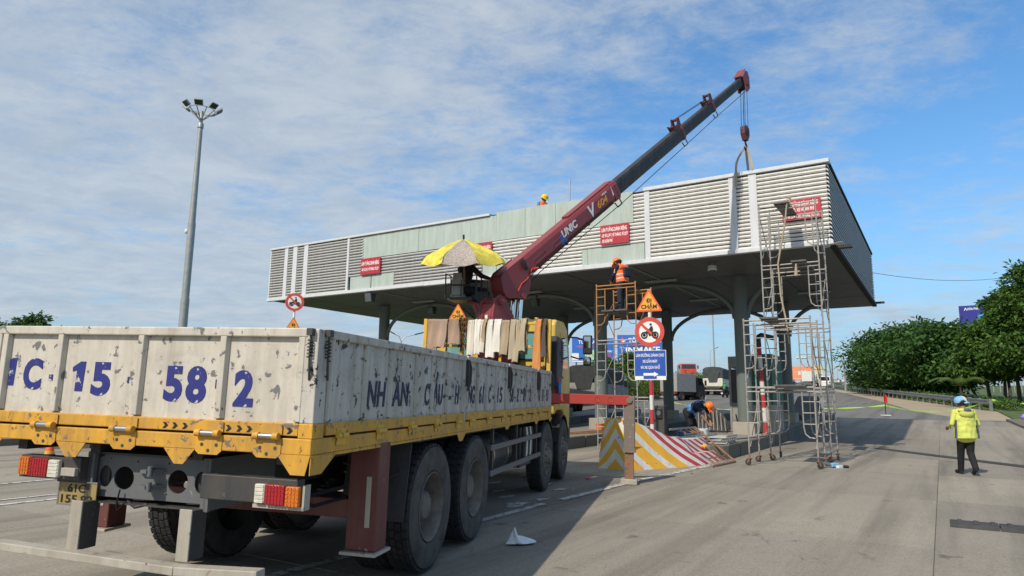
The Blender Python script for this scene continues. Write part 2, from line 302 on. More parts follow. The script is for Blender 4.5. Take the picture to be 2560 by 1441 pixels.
# ------------------------------------------------------------------ mesh helpers
class MB:
    def __init__(s): s.v = []; s.f = []; s.m = []
    def add(s, vs, fs, mi=0):
        o = len(s.v); s.v += [tuple(v) for v in vs]; s.f += [tuple(o+i for i in f) for f in fs]; s.m += [mi]*len(fs); return s
    def hexa(s, c, mi=0):   # c: 8 corners, bottom ring then top ring
        return s.add(c, [(3, 2, 1, 0), (4, 5, 6, 7), (0, 1, 5, 4), (1, 2, 6, 5), (2, 3, 7, 6), (3, 0, 4, 7)], mi)
    def box(s, x0, x1, y0, y1, z0, z1, mi=0):
        return s.hexa([(x0, y0, z0), (x1, y0, z0), (x1, y1, z0), (x0, y1, z0), (x0, y0, z1), (x1, y0, z1), (x1, y1, z1), (x0, y1, z1)], mi)
    def bar(s, p0, p1, w, h, up=(0, 0, 1), mi=0):
        p0, p1 = Vector(p0), Vector(p1); d = (p1-p0).normalized(); up = Vector(up)
        if abs(d.dot(up)) > .98: up = Vector((1, 0, 0))
        r = d.cross(up).normalized(); u = r.cross(d)
        c = []
        for p in (p0, p1): c += [p-r*w/2-u*h/2, p+r*w/2-u*h/2, p+r*w/2+u*h/2, p-r*w/2+u*h/2]
        return s.hexa(c, mi)
    def path(s, pts, r, n=8, mi=0, cap=True, closed=False):
        pts = [Vector(p) for p in pts]; k = len(pts); rr = r if isinstance(r, (list, tuple)) else [r]*k
        vs = []; fs = []; prev = None
        for i, p in enumerate(pts):
            if closed: d = pts[(i+1) % k]-pts[i-1]
            else: d = (pts[min(i+1, k-1)]-pts[max(i-1, 0)])
            d.normalize()
            if prev is None:
                a = Vector((0, 0, 1)) if abs(d.z) < .9 else Vector((1, 0, 0))
                x = d.cross(a).normalized()
            else:
                x = (prev - d*prev.dot(d)).normalized()
            prev = x; y = d.cross(x)
            for j in range(n):
                t = 2*math.pi*j/n; vs.append(p + (x*math.cos(t)+y*math.sin(t))*rr[i])
        for i in range(k if closed else k-1):
            for j in range(n):
                a, b = i*n+j, i*n+(j+1) % n; i2 = ((i+1) % k)*n
                fs.append((a, b, i2+(j+1) % n, i2+j))
        if cap and not closed:
            fs.append(tuple(range(n-1, -1, -1))); fs.append(tuple((k-1)*n+j for j in range(n)))
        return s.add(vs, fs, mi)
    def tube(s, p0, p1, r, n=8, mi=0, r1=None): return s.path([p0, p1], [r, r if r1 is None else r1], n, mi)
    def prism(s, poly, off, mi=0):      # planar polygon of 3-D points, extruded by off
        off = Vector(off); k = len(poly); vs = [Vector(p) for p in poly]; vs += [v+off for v in vs]
        fs = [tuple(range(k-1, -1, -1)), tuple(range(k, 2*k))]+[(i, (i+1) % k, k+(i+1) % k, k+i) for i in range(k)]
        return s.add(vs, fs, mi)
    def lathe(s, prof, c=(0, 0, 0), axis=(0, 0, 1), n=24, mi=0, mfun=None, closed=False, sx=1, sy=1, cap0=True):
        ax = Vector(axis).normalized(); a = Vector((1, 0, 0)) if abs(ax.x) < .9 else Vector((0, 1, 0))
        x = ax.cross(a).normalized(); y = ax.cross(x); c = Vector(c)
        vs = [c + ax*z + (x*math.cos(2*math.pi*j/n)*sx+y*math.sin(2*math.pi*j/n)*sy)*r for r, z in prof for j in range(n)]
        k = len(prof); o = len(s.v); s.v += [tuple(v) for v in vs]
        for i in range(k if closed else k-1):
            i2 = (i+1) % k
            for j in range(n):
                s.f.append((o+i*n+j, o+i*n+(j+1) % n, o+i2*n+(j+1) % n, o+i2*n+j)); s.m.append(mfun(i) if mfun else mi)
        if not closed:
            if cap0 and prof[0][0] > 1e-4: s.f.append(tuple(o+j for j in range(n-1, -1, -1))); s.m.append(mfun(0) if mfun else mi)
            if prof[-1][0] > 1e-4: s.f.append(tuple(o+(k-1)*n+j for j in range(n))); s.m.append(mfun(k-2) if mfun else mi)
        return s
    def ball(s, c, r, n=12, m=8, mi=0):
        r = r if isinstance(r, (tuple, list)) else (r, r, r); c = Vector(c); vs = []; fs = []
        for i in range(m+1):
            t = math.pi*i/m
            for j in range(n):
                q = 2*math.pi*j/n; vs.append((c.x+r[0]*math.sin(t)*math.cos(q), c.y+r[1]*math.sin(t)*math.sin(q), c.z+r[2]*math.cos(t)))
        for i in range(m):
            for j in range(n): fs.append((i*n+j, (i+1)*n+j, (i+1)*n+(j+1) % n, i*n+(j+1) % n))
        return s.add(vs, fs, mi)
    def sheet(s, rows, th=None, mi=0):   # grid of points, optional thickness vector
        k = len(rows); n = len(rows[0]); vs = [Vector(p) for r in rows for p in r]
        fs = [(i*n+j, i*n+j+1, (i+1)*n+j+1, (i+1)*n+j) for i in range(k-1) for j in range(n-1)]
        s.add(vs, fs, mi)
        if th is not None:
            th = Vector(th); s.add([v+th for v in vs], [tuple(reversed(f)) for f in fs], mi)
            b = [(i, 0) for i in range(k)] + [(k-1, j) for j in range(1, n)] + [(i, n-1) for i in range(k-2, -1, -1)] + [(0, j) for j in range(n-2, 0, -1)]
            vs2 = []
            for i, j in b: vs2 += [Vector(rows[i][j]), Vector(rows[i][j])+th]
            q = len(b); s.add(vs2, [(2*i, 2*((i+1) % q), 2*((i+1) % q)+1, 2*i+1) for i in range(q)], mi)
        return s
    def mesh(s, name, mats):
        me = bpy.data.meshes.new(name); me.from_pydata(s.v, [], s.f); 
        for m in (mats if isinstance(mats, (list, tuple)) else [mats]): me.materials.append(MATS[m])
        if max(s.m, default=0) > 0: me.polygons.foreach_set('material_index', s.m)
        me.update(); return me
    def build(s, name, mats, parent=None, smooth=False, bevel=0, loc=None, rot=None, fix=True):
        me = s.mesh(name, mats)
        if fix:
            bm = bmesh.new(); bm.from_mesh(me); bmesh.ops.recalc_face_normals(bm, faces=bm.faces); bm.to_mesh(me); bm.free()
        o = link(name, me, parent)
        if smooth:
            me.polygons.foreach_set('use_smooth', [True]*len(me.polygons)); me.set_sharp_from_angle(angle=rad(40))
        if bevel:
            b = o.modifiers.new('bevel', 'BEVEL'); b.width = bevel; b.segments = 2; b.limit_method = 'ANGLE'; b.angle_limit = rad(35)
        if loc is not None: o.location = loc
        if rot is not None: o.rotation_euler = rot
        return o
def link(name, data, parent=None):
    o = bpy.data.objects.new(name, data); COL.objects.link(o)
    if parent is not None: o.parent = parent
    return o
def tag(o, label=None, cat=None, group=None, kind=None):
    if label: o['label'] = label
    if cat: o['category'] = cat
    if group: o['group'] = group
    if kind: o['kind'] = kind
    return o
def thing(name, label, cat, loc=(0, 0, 0), rotz=0., group=None):
    o = link(name, None); o.location = loc; o.rotation_euler = (0, 0, rotz); o.empty_display_size = .2
    return tag(o, label, cat, group)
def copy_part(o, parent, loc=None, rot=None, scale=None):
    c = o.copy(); COL.objects.link(c); c.parent = parent
    if loc is not None: c.location = loc
    if rot is not None: c.rotation_euler = rot
    if scale is not None: c.scale = scale
    return c
def copy_tree(o, parent=None):
    c = o.copy(); COL.objects.link(c); c.parent = parent
    for ch in o.children: copy_tree(ch, c)
    return c
def frame(o, x, y):     # matrix with axes x, y, x cross y at o
    x = Vector(x).normalized(); y = Vector(y); z = x.cross(y).normalized(); y = z.cross(x)
    m = Matrix((x, y, z)).transposed().to_4x4(); m.translation = Vector(o); return m
def curve_mesh(cu, name):
    o = bpy.data.objects.new('tmp', cu); COL.objects.link(o)
    dg = bpy.context.evaluated_depsgraph_get(); me = bpy.data.meshes.new_from_object(o.evaluated_get(dg)); me.name = name
    bpy.data.objects.remove(o); bpy.data.curves.remove(cu); return me
def text(name, body, h, m, parent, mtx, bold=0.0, shear=0., width=None, align='LEFT', depth=.002, sp=1.0, res=4):
    """flat raised lettering; h is the cap height, width squeezes the line to fit"""
    cu = bpy.data.curves.new('t', 'FONT'); cu.body = body; cu.size = h/.71; cu.extrude = depth; cu.offset = bold*h; cu.shear = shear
    cu.align_x = 'LEFT'; cu.resolution_u = res; cu.space_character = sp; cu.space_line = 1.0
    me = curve_mesh(cu, name)
    if not len(me.vertices): me.from_pydata([(0, 0, 0), (.01, 0, 0), (0, .01, 0)], [], [(0, 1, 2)])
    co = np.empty(len(me.vertices)*3); me.vertices.foreach_get('co', co); co = co.reshape(-1, 3)
    x0, x1 = co[:, 0].min(), co[:, 0].max(); co[:, 0] -= x0; w = x1-x0
    if width and w > 1e-4: co[:, 0] *= width/w; w = width
    if align == 'CENTER': co[:, 0] -= w/2
    co[:, 2] += depth
    me.vertices.foreach_set('co', co.reshape(-1)); me.update(); me.materials.clear(); me.materials.append(MATS[m])
    o = link(name, me, parent); o.matrix_local = mtx; return o
def plate(name, loops, th, m, parent, mtx, bevel=0):
    cu = bpy.data.curves.new('p', 'CURVE'); cu.dimensions = '2D'; cu.fill_mode = 'BOTH'; cu.extrude = th/2
    for lp in loops:
        sp = cu.splines.new('POLY'); sp.points.add(len(lp)-1)
        for i, p in enumerate(lp): sp.points[i].co = (p[0], p[1], 0, 1)
        sp.use_cyclic_u = True
    me = curve_mesh(cu, name); me.materials.clear(); me.materials.append(MATS[m])
    o = link(name, me, parent); o.matrix_local = mtx; return o
def circ(cx, cy, r, n=24, ry=None, a0=0, a1=2*math.pi): return [(cx+r*math.cos(a0+(a1-a0)*i/n), cy+(ry or r)*math.sin(a0+(a1-a0)*i/n)) for i in range(n)]
def struct(o, kind='structure'): o['kind'] = kind; return o

# ------------------------------------------------------------------ ground
def build_ground():
    S = [-300, -60, -20, -6, 0, 3, 6, 10, 14, 18, 22, 24, 26, 28, 30, 34, 38, 45, 60, 80, 110, 140, 170, 260, 500, 1200, 3000]
    T = [-3000, -1000, -400, -200, -100, -60, -40, -25, -12, 0, 12, 25, 40, 60, 100, 200, 400, 1000, 3000]
    tv = Vector((SD.y, -SD.x, 0))
    m = MB(); m.sheet([[SD*s+tv*t+Vector((0, 0, gzs(s)-.014)) for t in T] for s in S])
    g = m.build('road', 'asphalt', fix=False, smooth=False); struct(g)
    for p in g.data.polygons:
        if p.normal.z < 0: p.flip()
    # concrete lane slabs, a piece each
    cols = [(-3.9, .2), (.2, 4.9), (4.9, 9.7), (9.7, 14.4), (14.4, 19.2), (19.2, 24.2)]
    rows = [-7.8, -3.6, .6, 4.8, 9.05, 13.25, 17.45, 21.65, 25.85, 30.0, 34.2, 38.4, 42.4]
    for a0, a1 in cols:
        for b0, b1 in zip(rows, rows[1:]):
            if a0 >= 19 and b1 > 40: continue
            dz = random.uniform(-.004, .004); g_ = .005
            pts = [[W(a0+g_+(a1-a0-2*g_)*i/4, b0+g_+(b1-b0-2*g_)*j/4, dz) for i in range(5)] for j in range(5)]
            m = MB(); m.sheet(pts, (0, 0, -.06)); o = m.build('concrete_slab', 'slab', g)
    return g
ROAD = build_ground()
def strip(name, pl, pr, m, dz, th=.0, kind='structure', parent=None):
    mm = MB(); rows = [[W(a[0], a[1], dz), W((a[0]+b[0])/2, (a[1]+b[1])/2, dz), W(b[0], b[1], dz)] for a, b in zip(pl, pr)]
    mm.sheet(rows, (0, 0, -th) if th else None)
    o = mm.build(name, m, parent)
    if parent is None: struct(o, kind)
    return o
def dens(pl, k=4):
    out = []
    for a, b in zip(pl, pl[1:]):
        for i in range(k): t = i/k; out.append(tuple(a[j]+(b[j]-a[j])*t for j in range(len(a))))
    return out+[pl[-1]]
RAIL = [(-2.6, 54.0), (1.5, 70), (6.0, 88), (13.9, 121.7), (20.5, 146), (30, 176)]
strip('shoulder', dens([(-1.2, 43.5), (1.9, 54), (4.6, 70), (8.4, 88), (15.4, 121.7), (21.6, 146), (30.8, 176)]), dens([(-3.3, 43.5), (-2.9, 54), (1.2, 70), (5.7, 88), (13.6, 121.7), (20.2, 146), (29.7, 176)]), 'sand', -.012, .02)
strip('verge', dens([(-3.9, -6), (-3.9, 20), (-3.5, 33), (-3.1, 43.2), (-2.9, 54), (1.2, 70), (5.7, 88), (13.6, 121.7), (20.2, 146), (29.7, 176)]), dens([(-60, -6), (-60, 20), (-60, 33), (-60, 43.2), (-60, 54), (-60, 70), (-60, 88), (-50, 121.7), (-40, 146), (-30, 176)]), 'grass', .06, .12)
strip('kerb', dens([(-3.55, -6), (-3.5, 20), (-3.1, 33), (-2.65, 43.2)]), dens([(-4.6, -6), (-4.6, 20), (-4.2, 33), (-3.4, 43.2)]), 'kerb', .11, .2)
# painted line beside the truck and the lines of the far carriageway
for a, b, w in [((5.32, 2.0), (5.32, 9.4), .13), ((5.30, 9.9), (5.22, 13.0), .15), ((5.2, 13.1), (4.78, 18.2), .17), ((12.0, 1.0), (11.5, 12), .14), ((12.5, 1.0), (12.0, 12), .10), ((14.6, -3), (14.3, 12), .14)]:
    strip('lane_line', dens([a, b], 6), dens([(a[0]-w, a[1]), (b[0]-w, b[1])], 6), 'floor_line', .0085)
strip('far_kerb', dens([(24.3, -8), (24.3, 60)], 6), dens([(25.0, -8), (25.0, 60)], 6), 'kerb', .2, .3)
strip('far_verge', dens([(25.0, -8), (25.0, 60)], 6), dens([(80, -8), (80, 60)], 6), 'grass', .19, .1)

# ------------------------------------------------------------------ raised islands
def island(e1a, e1b, e2a, e2b, h=.36, nose=1.4):
    """kerbed island: kerb stones are pieces round a concrete top"""
    c = (e1a+e1b)/2; k = (e1b-e1a)/2
    loop = [(c+k*math.cos(t), e2a+nose-nose*math.sin(t)) for t in [math.pi*i/8 for i in range(9)]]
    loop = [(e1b, e2a+nose+(e2b-e2a-2*nose)*(1-i/18)) for i in range(0, 19)][0:18] + loop
    loop += [(e1a, e2a+nose+(e2b-e2a-2*nose)*i/18) for i in range(1, 19)]
    loop += [(c-k*math.cos(t), e2b-nose+nose*math.sin(t)) for t in [math.pi*i/8 for i in range(1, 8)]]
    inn = [((p[0]-c)*(1-.16/k)+c, (p[1]-(e2a+e2b)/2)*(1-.32/(e2b-e2a))+(e2a+e2b)/2) for p in loop]
    m = MB(); top = [W(p[0], p[1], h-.012) for p in inn]; bot = [W(p[0], p[1], -.12) for p in inn]; n = len(top)
    mid = [W(c, p[1], h-.012) for p in inn]
    for i in range(n):
        j = (i+1) % n
        m.add([top[i], top[j], mid[j], mid[i]], [(0, 1, 2, 3)])
    o = m.build('traffic_island', 'island'); struct(o)
    for i in range(n):
        j = (i+1) % n; a, b, ai, bi = loop[i], loop[j], inn[i], inn[j]
        def sh(p, q, t=.02): return (p[0]+(q[0]-p[0])*t, p[1]+(q[1]-p[1])*t)
        a, b = sh(a, b), sh(b, a); ai, bi = sh(ai, bi), sh(bi, ai); hh = h+random.uniform(-.012, .008)
        q = MB(); q.hexa([W(*a, -.12), W(*b, -.12), W(*bi, -.12), W(*ai, -.12), W(*a, hh), W(*b, hh), W(*bi, hh), W(*ai, hh)])
        q.build('kerb_stone', 'kerb', o, bevel=.015)
    return o
ISL = [island(4.85, 7.1, 17.9, 40.5, nose=.7), island(9.75, 12.3, 9.0, 41), island(15.6, 17.9, 10, 41), island(21.2, 23.4, 10, 41)]
# ------------------------------------------------------------------ toll canopy
CE2, S0, S1 = 20.5, 6.01, 8.47              # front plane, soffit and top heights
CR1, CL1, CB2 = 2.26, 26.1, 34.9
COLS = [5.74, 11.1, 16.75, 22.35]; ROWA, ROWB = 24.3, 32.0
def build_canopy():
    root = thing('toll_canopy', 'wide toll plaza canopy with white louvred fascia, mint panels and dark grey underside on columns', 'canopy', W(0, 0, z=0), -rad(32))
    X = lambda e1: -e1                          # local x runs right along the front, y along the traffic
    # carcass behind the louvres
    c = MB(); c.box(X(CL1)+.12, X(CR1)-.12, CE2+.12, CB2-.12, S0+.12, S1-.035); c.build('roof_box', 'fascia_dark', root)
    xs = [X(CL1)+.08+i*(CL1-CR1-.16)/11 for i in range(12)]; ys = [CE2+.06+i*(CB2-CE2-.12)/4 for i in range(5)]
    for i in range(11):
        for j in range(4):
            dz = random.uniform(-.012, .006)
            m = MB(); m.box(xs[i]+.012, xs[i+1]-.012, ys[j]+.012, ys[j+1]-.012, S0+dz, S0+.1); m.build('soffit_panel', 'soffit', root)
    # louvre slats
    prof = [(0, -.046), (-.06, -.042), (-.085, -.014), (-.085, .020), (-.05, .042), (0, .042)]
    rows = 19; pitch = (S1-S0-.17)/rows; zc = lambda r: S1-.11-pitch*(r+.5)
    cache = {}
    def slat(a, b, r, m):
        key = (round(abs(a-b), 3), m)
        if key not in cache:
            q = MB(); q.prism([(0, y, z) for y, z in prof], (abs(a-b), 0, 0)); cache[key] = q.mesh('slat', m)
            bm = bmesh.new(); bm.from_mesh(cache[key]); bmesh.ops.recalc_face_normals(bm, faces=bm.faces); bm.to_mesh(cache[key]); bm.free()
        o = link('slat', cache[key], root); o.location = (X(max(a, b)), CE2+.085+random.uniform(-.006, .003), zc(r)+random.uniform(-.004, .004))
        o.rotation_euler = (random.uniform(-.03, .03), random.uniform(-.0012, .0012), 0)
    e = lambda u, v=600: e1_of(u, v, CE2)
    P = {k: e(k, v) for k, v in [(722, 620), (735, 618), (745, 618), (762, 615), (714, 620), (772, 615), (870, 600), (875, 600), (908, 620), (985, 690), (1110, 627), (1205, 640), (1270, 670), (1340, 590), (1455, 640), (1500, 600), (1583, 520), (1612, 560), (1625, 560), (1825, 550), (1843, 550), (1875, 540), (1895, 540)]}
    for r in range(rows):
        for a, b in [(CL1-.05, P[714]), (P[722], P[735]), (P[745], P[762]), (P[772], P[870])]: slat(a, b, r, 'slat_grey')
        for a, b in [(P[1625], P[1825]), (P[1843], P[1875]), (P[1895], CR1+.06)]: slat(a, b, r, 'slat_white')
        if r < 8:
            slat(P[875], P[908], r, 'slat_grey'); slat(P[1583], P[1612], r, 'slat_white')
        elif r < 14:
            mid = [P[875], P[1110], P[1340], P[1612]]
            for i in range(3): slat(mid[i], mid[i+1], r, 'slat_white' if i else 'slat_grey')
        else:
            slat(P[985], P[1205], r, 'slat_grey'); slat(P[1270], P[1455], r, 'slat_white')
    # slats of the right-hand face
    q = MB(); q.prism([(-y, 0, z) for y, z in ((0, .030), (-.085, -.040), (-.085, .006), (-.05, .042), (0, .042))], (0, CB2-CE2-.1, 0)); me = q.mesh('slat', 'slat_side')
    bm = bmesh.new(); bm.from_mesh(me); bmesh.ops.recalc_face_normals(bm, faces=bm.faces); bm.to_mesh(me); bm.free()
    for r in range(rows):
        o = link('slat', me, root); o.location = (X(CR1)-.085, CE2+.05, zc(r)+random.uniform(-.004, .004))
    # slats of the left-hand face (seen from a step to the side)
    q = MB(); q.box(X(CL1), X(CL1)+.1, CE2+.05, CB2-.05, S0+.1, S1-.1); q.build('side_cladding', 'slat_grey', root)
    q = MB(); q.box(X(CL1)+.1, X(CR1)-.1, CB2-.1, CB2, S0+.1, S1-.1); q.build('rear_cladding', 'slat_grey', root)
    # mint panels
    z1, z0 = zc(0)+.07, zc(8)+pitch*.55
    up = [908, 930, 985, 1047, 1110, 1175, 1240, 1312, 1388, 1470, 1552, 1583]
    for a, b in zip(up, up[1:]):
        m = MB(); t = z1 if a < 1225 else z1+.10+random.uniform(-.03, .02)
        m.box(X(e(a, 560))+.004, X(e(b, 560))-.004, CE2+.02+random.uniform(0, .01), CE2+.06, z0, t); m.build('wall_panel', 'mint', root)
    for a, b in [(875, 928), (928, 985), (1205, 1240), (1240, 1270), (1455, 1468), (1468, 1550), (1550, 1612)]:
        m = MB(); m.box(X(e(a, 690))+.006, X(e(b, 660))-.006, CE2+.02, CE2+.06, S0+.1, zc(14)+pitch*.45); m.build('wall_panel', 'mint', root)
    # vertical trims
    for a, b in [(714, 722), (735, 745), (762, 772), (870, 875), (1612, 1625), (1825, 1843), (1875, 1895)]:
        m = MB(); m.box(X(P[a]), X(P[b]), CE2-.02, CE2+.07, S0+.10, S1-.06); m.build('vertical_trim', 'fascia_trim', root)
    for x in (X(CL1), X(CL1)+.06): pass
    m = MB(); m.box(X(CL1)-.005, X(CL1)+.055, CE2-.01, CE2+.07, S0+.1, S1-.1); m.build('corner_trim', 'fascia_trim', root)
    # caps: left part, right part, the middle is bare
    m = MB(); m.box(X(CL1)-.02, X(e(1225, 545)), CE2-.05, CE2+.22, S1-.085, S1); m.build('top_cap', 'fascia_trim', root, bevel=.01)
    m = MB(); m.box(X(P[1612])-.02, X(CR1)+.04, CE2-.06, CE2+.22, S1-.09, S1+.02); m.build('top_cap', 'fascia_trim', root, bevel=.01)
    m = MB(); m.box(X(CR1)-.18, X(CR1)+.03, CE2+.22, CB2, S1-.09, S1); m.build('top_cap', 'fascia_dark', root)
    for a, b, dz in [(CL1+.02, e(1060, 720), 0), (e(1060, 720)-.004, e(1560, 680), -.012), (e(1560, 680)-.004, CR1-.02, .008)]:
        m = MB(); m.box(X(a), X(b), CE2-.075, CE2+.12, S0-.03+dz, S0+.095); m.build('bottom_trim', 'fascia_trim', root, bevel=.008)
    m = MB(); m.box(X(CR1)-.12, X(CR1)+.05, CE2+.12, CB2, S0-.03, S0+.10); m.build('bottom_trim', 'fascia_dark', root)
    # bent flashing at the near corner
    m = MB(); m.sheet([[(X(CR1)-.25+.1*i, CE2-.08, S0-.04-.015*(i % 2)+.012*i) , (X(CR1)-.25+.1*i, CE2+.3, S0-.05+.014*i)] for i in range(6)], (0, 0, .006)); m.build('bent_flashing', 'fascia_trim', root)
    # drain spouts on the right face
    for y in (CE2+.7, CB2-1.0):
        m = MB(); m.box(X(CR1), X(CR1)+.42, y-.12, y+.12, S0-.02, S0+.05); m.build('spout', 'dark_steel', root)
    # conduits and batten lights under the soffit
    for a in (8.4, 14.0, 19.5):
        m = MB(); m.tube((X(a), CE2+.3, S0-.03), (X(a), CB2-.4, S0-.03), .022, 6); m.build('conduit', 'lamp_grey', root)
    for a in (4.0, 8.4, 14.0, 19.5):
        for y in (CE2+3.2, CE2+8.5):
            m = MB(); m.box(X(a)-.6, X(a)+.6, y-.08, y+.08, S0-.10, S0-.02); m.build('batten_light', 'lamp_grey', root, bevel=.01)
    # columns, bases and curved struts
    for row in (ROWA, ROWB):
        for k, a in enumerate(COLS):
            gp = gz(W(a, row))+.33
            m = MB(); m.lathe([(.25, gp+.42), (.25, 2.6), (.256, 2.6), (.256, 2.63), (.25, 2.63), (.25, 4.6), (.256, 4.6), (.256, 4.63), (.25, 4.63), (.25, S0-.02)], (X(a), row, 0), n=28)
            m.build('column', 'column_green', root, smooth=True)
            m = MB(); m.box(X(a)-.36, X(a)+.36, row-.36, row+.36, gp-.1, gp+.42); m.build('column_base', 'pedestal', root, bevel=.02)
            for d in (-1, 1):
                if (k == 0 and d > 0) is False and (k == 3 and d < 0): continue
                span = 2.55 if not (k == 0 and d > 0) else 1.7
                pts = [(X(a)+d*(.22+span*math.sin(t)), row, S0-.10-1.42*(1-math.sin(math.pi/2*0+t))*1.0) for t in [i*math.pi/2/12 for i in range(13)]]
                pts = [(X(a)+d*(.22+span*(1-math.cos(t))), row, S0-1.5+1.38*math.sin(t)) for t in [i*math.pi/2/12 for i in range(13)]]
                m = MB(); m.path(pts, .085, 10); m.build('curved_strut', 'column_green', root, smooth=True)
    return root
CANOPY = build_canopy()

def wall_sign(label, u0, v0, u1, v1, lines, group='red lane signs on the canopy front', tilt=0):
    a, b = at_e2(u0, v0, CE2), at_e2(u1, v1, CE2)
    w = (b-a).dot(-E1); h = a.z-b.z; c = (a+b)/2
    t = thing('lane_sign', label, 'sign', W(c.dot(E1), CE2-.06, z=c.z), -rad(32), group); t.rotation_euler = (0, tilt, -rad(32))
    m = MB(); m.box(-w/2, w/2, -.02, .01, -h/2, h/2); m.build('panel', 'sign_red', t)
    m = MB()
    for s in (-1, 1): m.box(s*w*.3-.02, s*w*.3+.02, .01, .075, -h*.4, h*.4)
    m.build('bracket', 'dark_steel', t)
    for s, z, hh, ww, al in lines:
        x = -w/2+.05*w if al == 'LEFT' else 0
        text('lettering', s, hh*h, 'letter_white', t, frame((x, -.0215, -h/2+z*h), (1, 0, 0), (0, 0, 1)), .03, 0, ww*w, al)
wall_sign('red sign with two white lines at the left below the first mint panels', 906, 649, 953, 683, [('LÀN ĐƯỜNG DÀNH RIÊNG', .56, .22, .88, 'LEFT'), ('-XE VÉ LƯỢT, VÉ THÁNG, VÉ QÚY', .22, .17, .88, 'LEFT')])
wall_sign('red sign on the canopy front half hidden by the yellow umbrella', 1187, 612, 1232, 641, [('LÀN ĐƯỜNG DÀNH RIÊNG', .56, .22, .88, 'LEFT'), ('-XE VÉ LƯỢT, VÉ THÁNG, VÉ QÚY', .22, .17, .88, 'LEFT')])
wall_sign('red sign with three white lines right of the crane boom', 1503, 567, 1575, 606, [('LÀN ĐƯỜNG DÀNH RIÊNG', .66, .19, .88, 'LEFT'), ('-XE VÉ LƯỢT, VÉ THÁNG, VÉ QÚY', .38, .16, .92, 'LEFT'), ('-XE HOÀN PHÍ', .10, .16, .38, 'LEFT')])
wall_sign('large red sign at the right canopy corner behind the scaffold tower', 1955, 506, 2055, 544, [('LÀN ĐƯỜNG DÀNH RIÊNG', .68, .19, .86, 'CENTER'), ('Ô TÔ, XE HOÀN PHÍ', .40, .17, .66, 'CENTER'), ('XE VÉ LƯỢT, VÉ THÁNG, VÉ QÚY', .10, .17, .92, 'CENTER')], tilt=0)

# things fixed under and on the canopy
def dome_camera():
    p = at_e2(1780, 655, CE2+1.0)
    t = thing('dome_camera', 'white dome security camera hanging under the canopy front', 'camera', (p.x, p.y, S0))
    m = MB(); m.tube((0, 0, 0), (0, 0, -.10), .03); m.build('bracket', 'lamp_grey', t)
    m = MB(); m.lathe([(.02, -.10), (.13, -.12), (.15, -.26), (.14, -.27)], n=18); m.build('housing', 'plastic_white', t, smooth=True)
    m = MB(); m.lathe([(.11, -.27), (.10, -.33), (.06, -.375), (0, -.385)], n=18); m.build('dome', 'glass_dark', t, smooth=True)
dome_camera()
def soffit_light(label, u, v, s=.32):
    d = ray(u, v); k = (S0-CAM.z)/d.z; p = CAM+d*k
    t = thing('soffit_floodlight', label, 'floodlight', (p.x, p.y, S0), -rad(32), 'floodlights under the canopy')
    m = MB(); m.box(-.03, .03, -.03, .03, -.12, 0); m.build('bracket', 'dark_steel', t)
    m = MB(); m.hexa([(-s/2, -.1, -.12-s), (s/2, -.1, -.12-s), (s/2, .1, -.12-s), (-s/2, .1, -.12-s), (-s/2, -.16, -.12), (s/2, -.16, -.12), (s/2, .16, -.12), (-s/2, .16, -.12)]); m.build('housing', 'lamp_dark', t, bevel=.01)
    m = MB(); m.hexa([(-s*.42, -.105, -.12-s*.92), (s*.42, -.105, -.12-s*.92), (s*.42, -.10, -.12-s*.92), (-s*.42, -.10, -.12-s*.92), (-s*.42, -.165, -.14), (s*.42, -.165, -.14), (s*.42, -.15, -.14), (-s*.42, -.15, -.14)]); m.build('glass', 'glass_grey', t)
soffit_light('square grey floodlight under the canopy near its left end', 926, 727, .36)
soffit_light('floodlight under the canopy just left of the crane seat', 1080, 762, .34)
soffit_light('floodlight under the canopy right of the crane column', 1338, 740, .34)
m = MB(); m.tube((0, 0, 0), (0, 0, 1.25), .03); p = at_e2(1424, 505, CE2+.6)
tag(m.build('roof_pipe', 'galv', loc=(p.x, p.y, S1-.25)), 'thin upright steel pipe standing on the canopy roof', 'pipe')
m = MB(); a = W(CR1, CB2-.3, z=7.5); b = at_d(2560, 645, 62); c = b+(b-a)*.6
m.path([a.lerp(c, t)+Vector((0, 0, -1.2*4*t*(1-t))) for t in [i/16 for i in range(17)]], .012, 5)
tag(m.build('overhead_wire', 'wire'), 'thin black wire running off to the right from the canopy', 'wire')
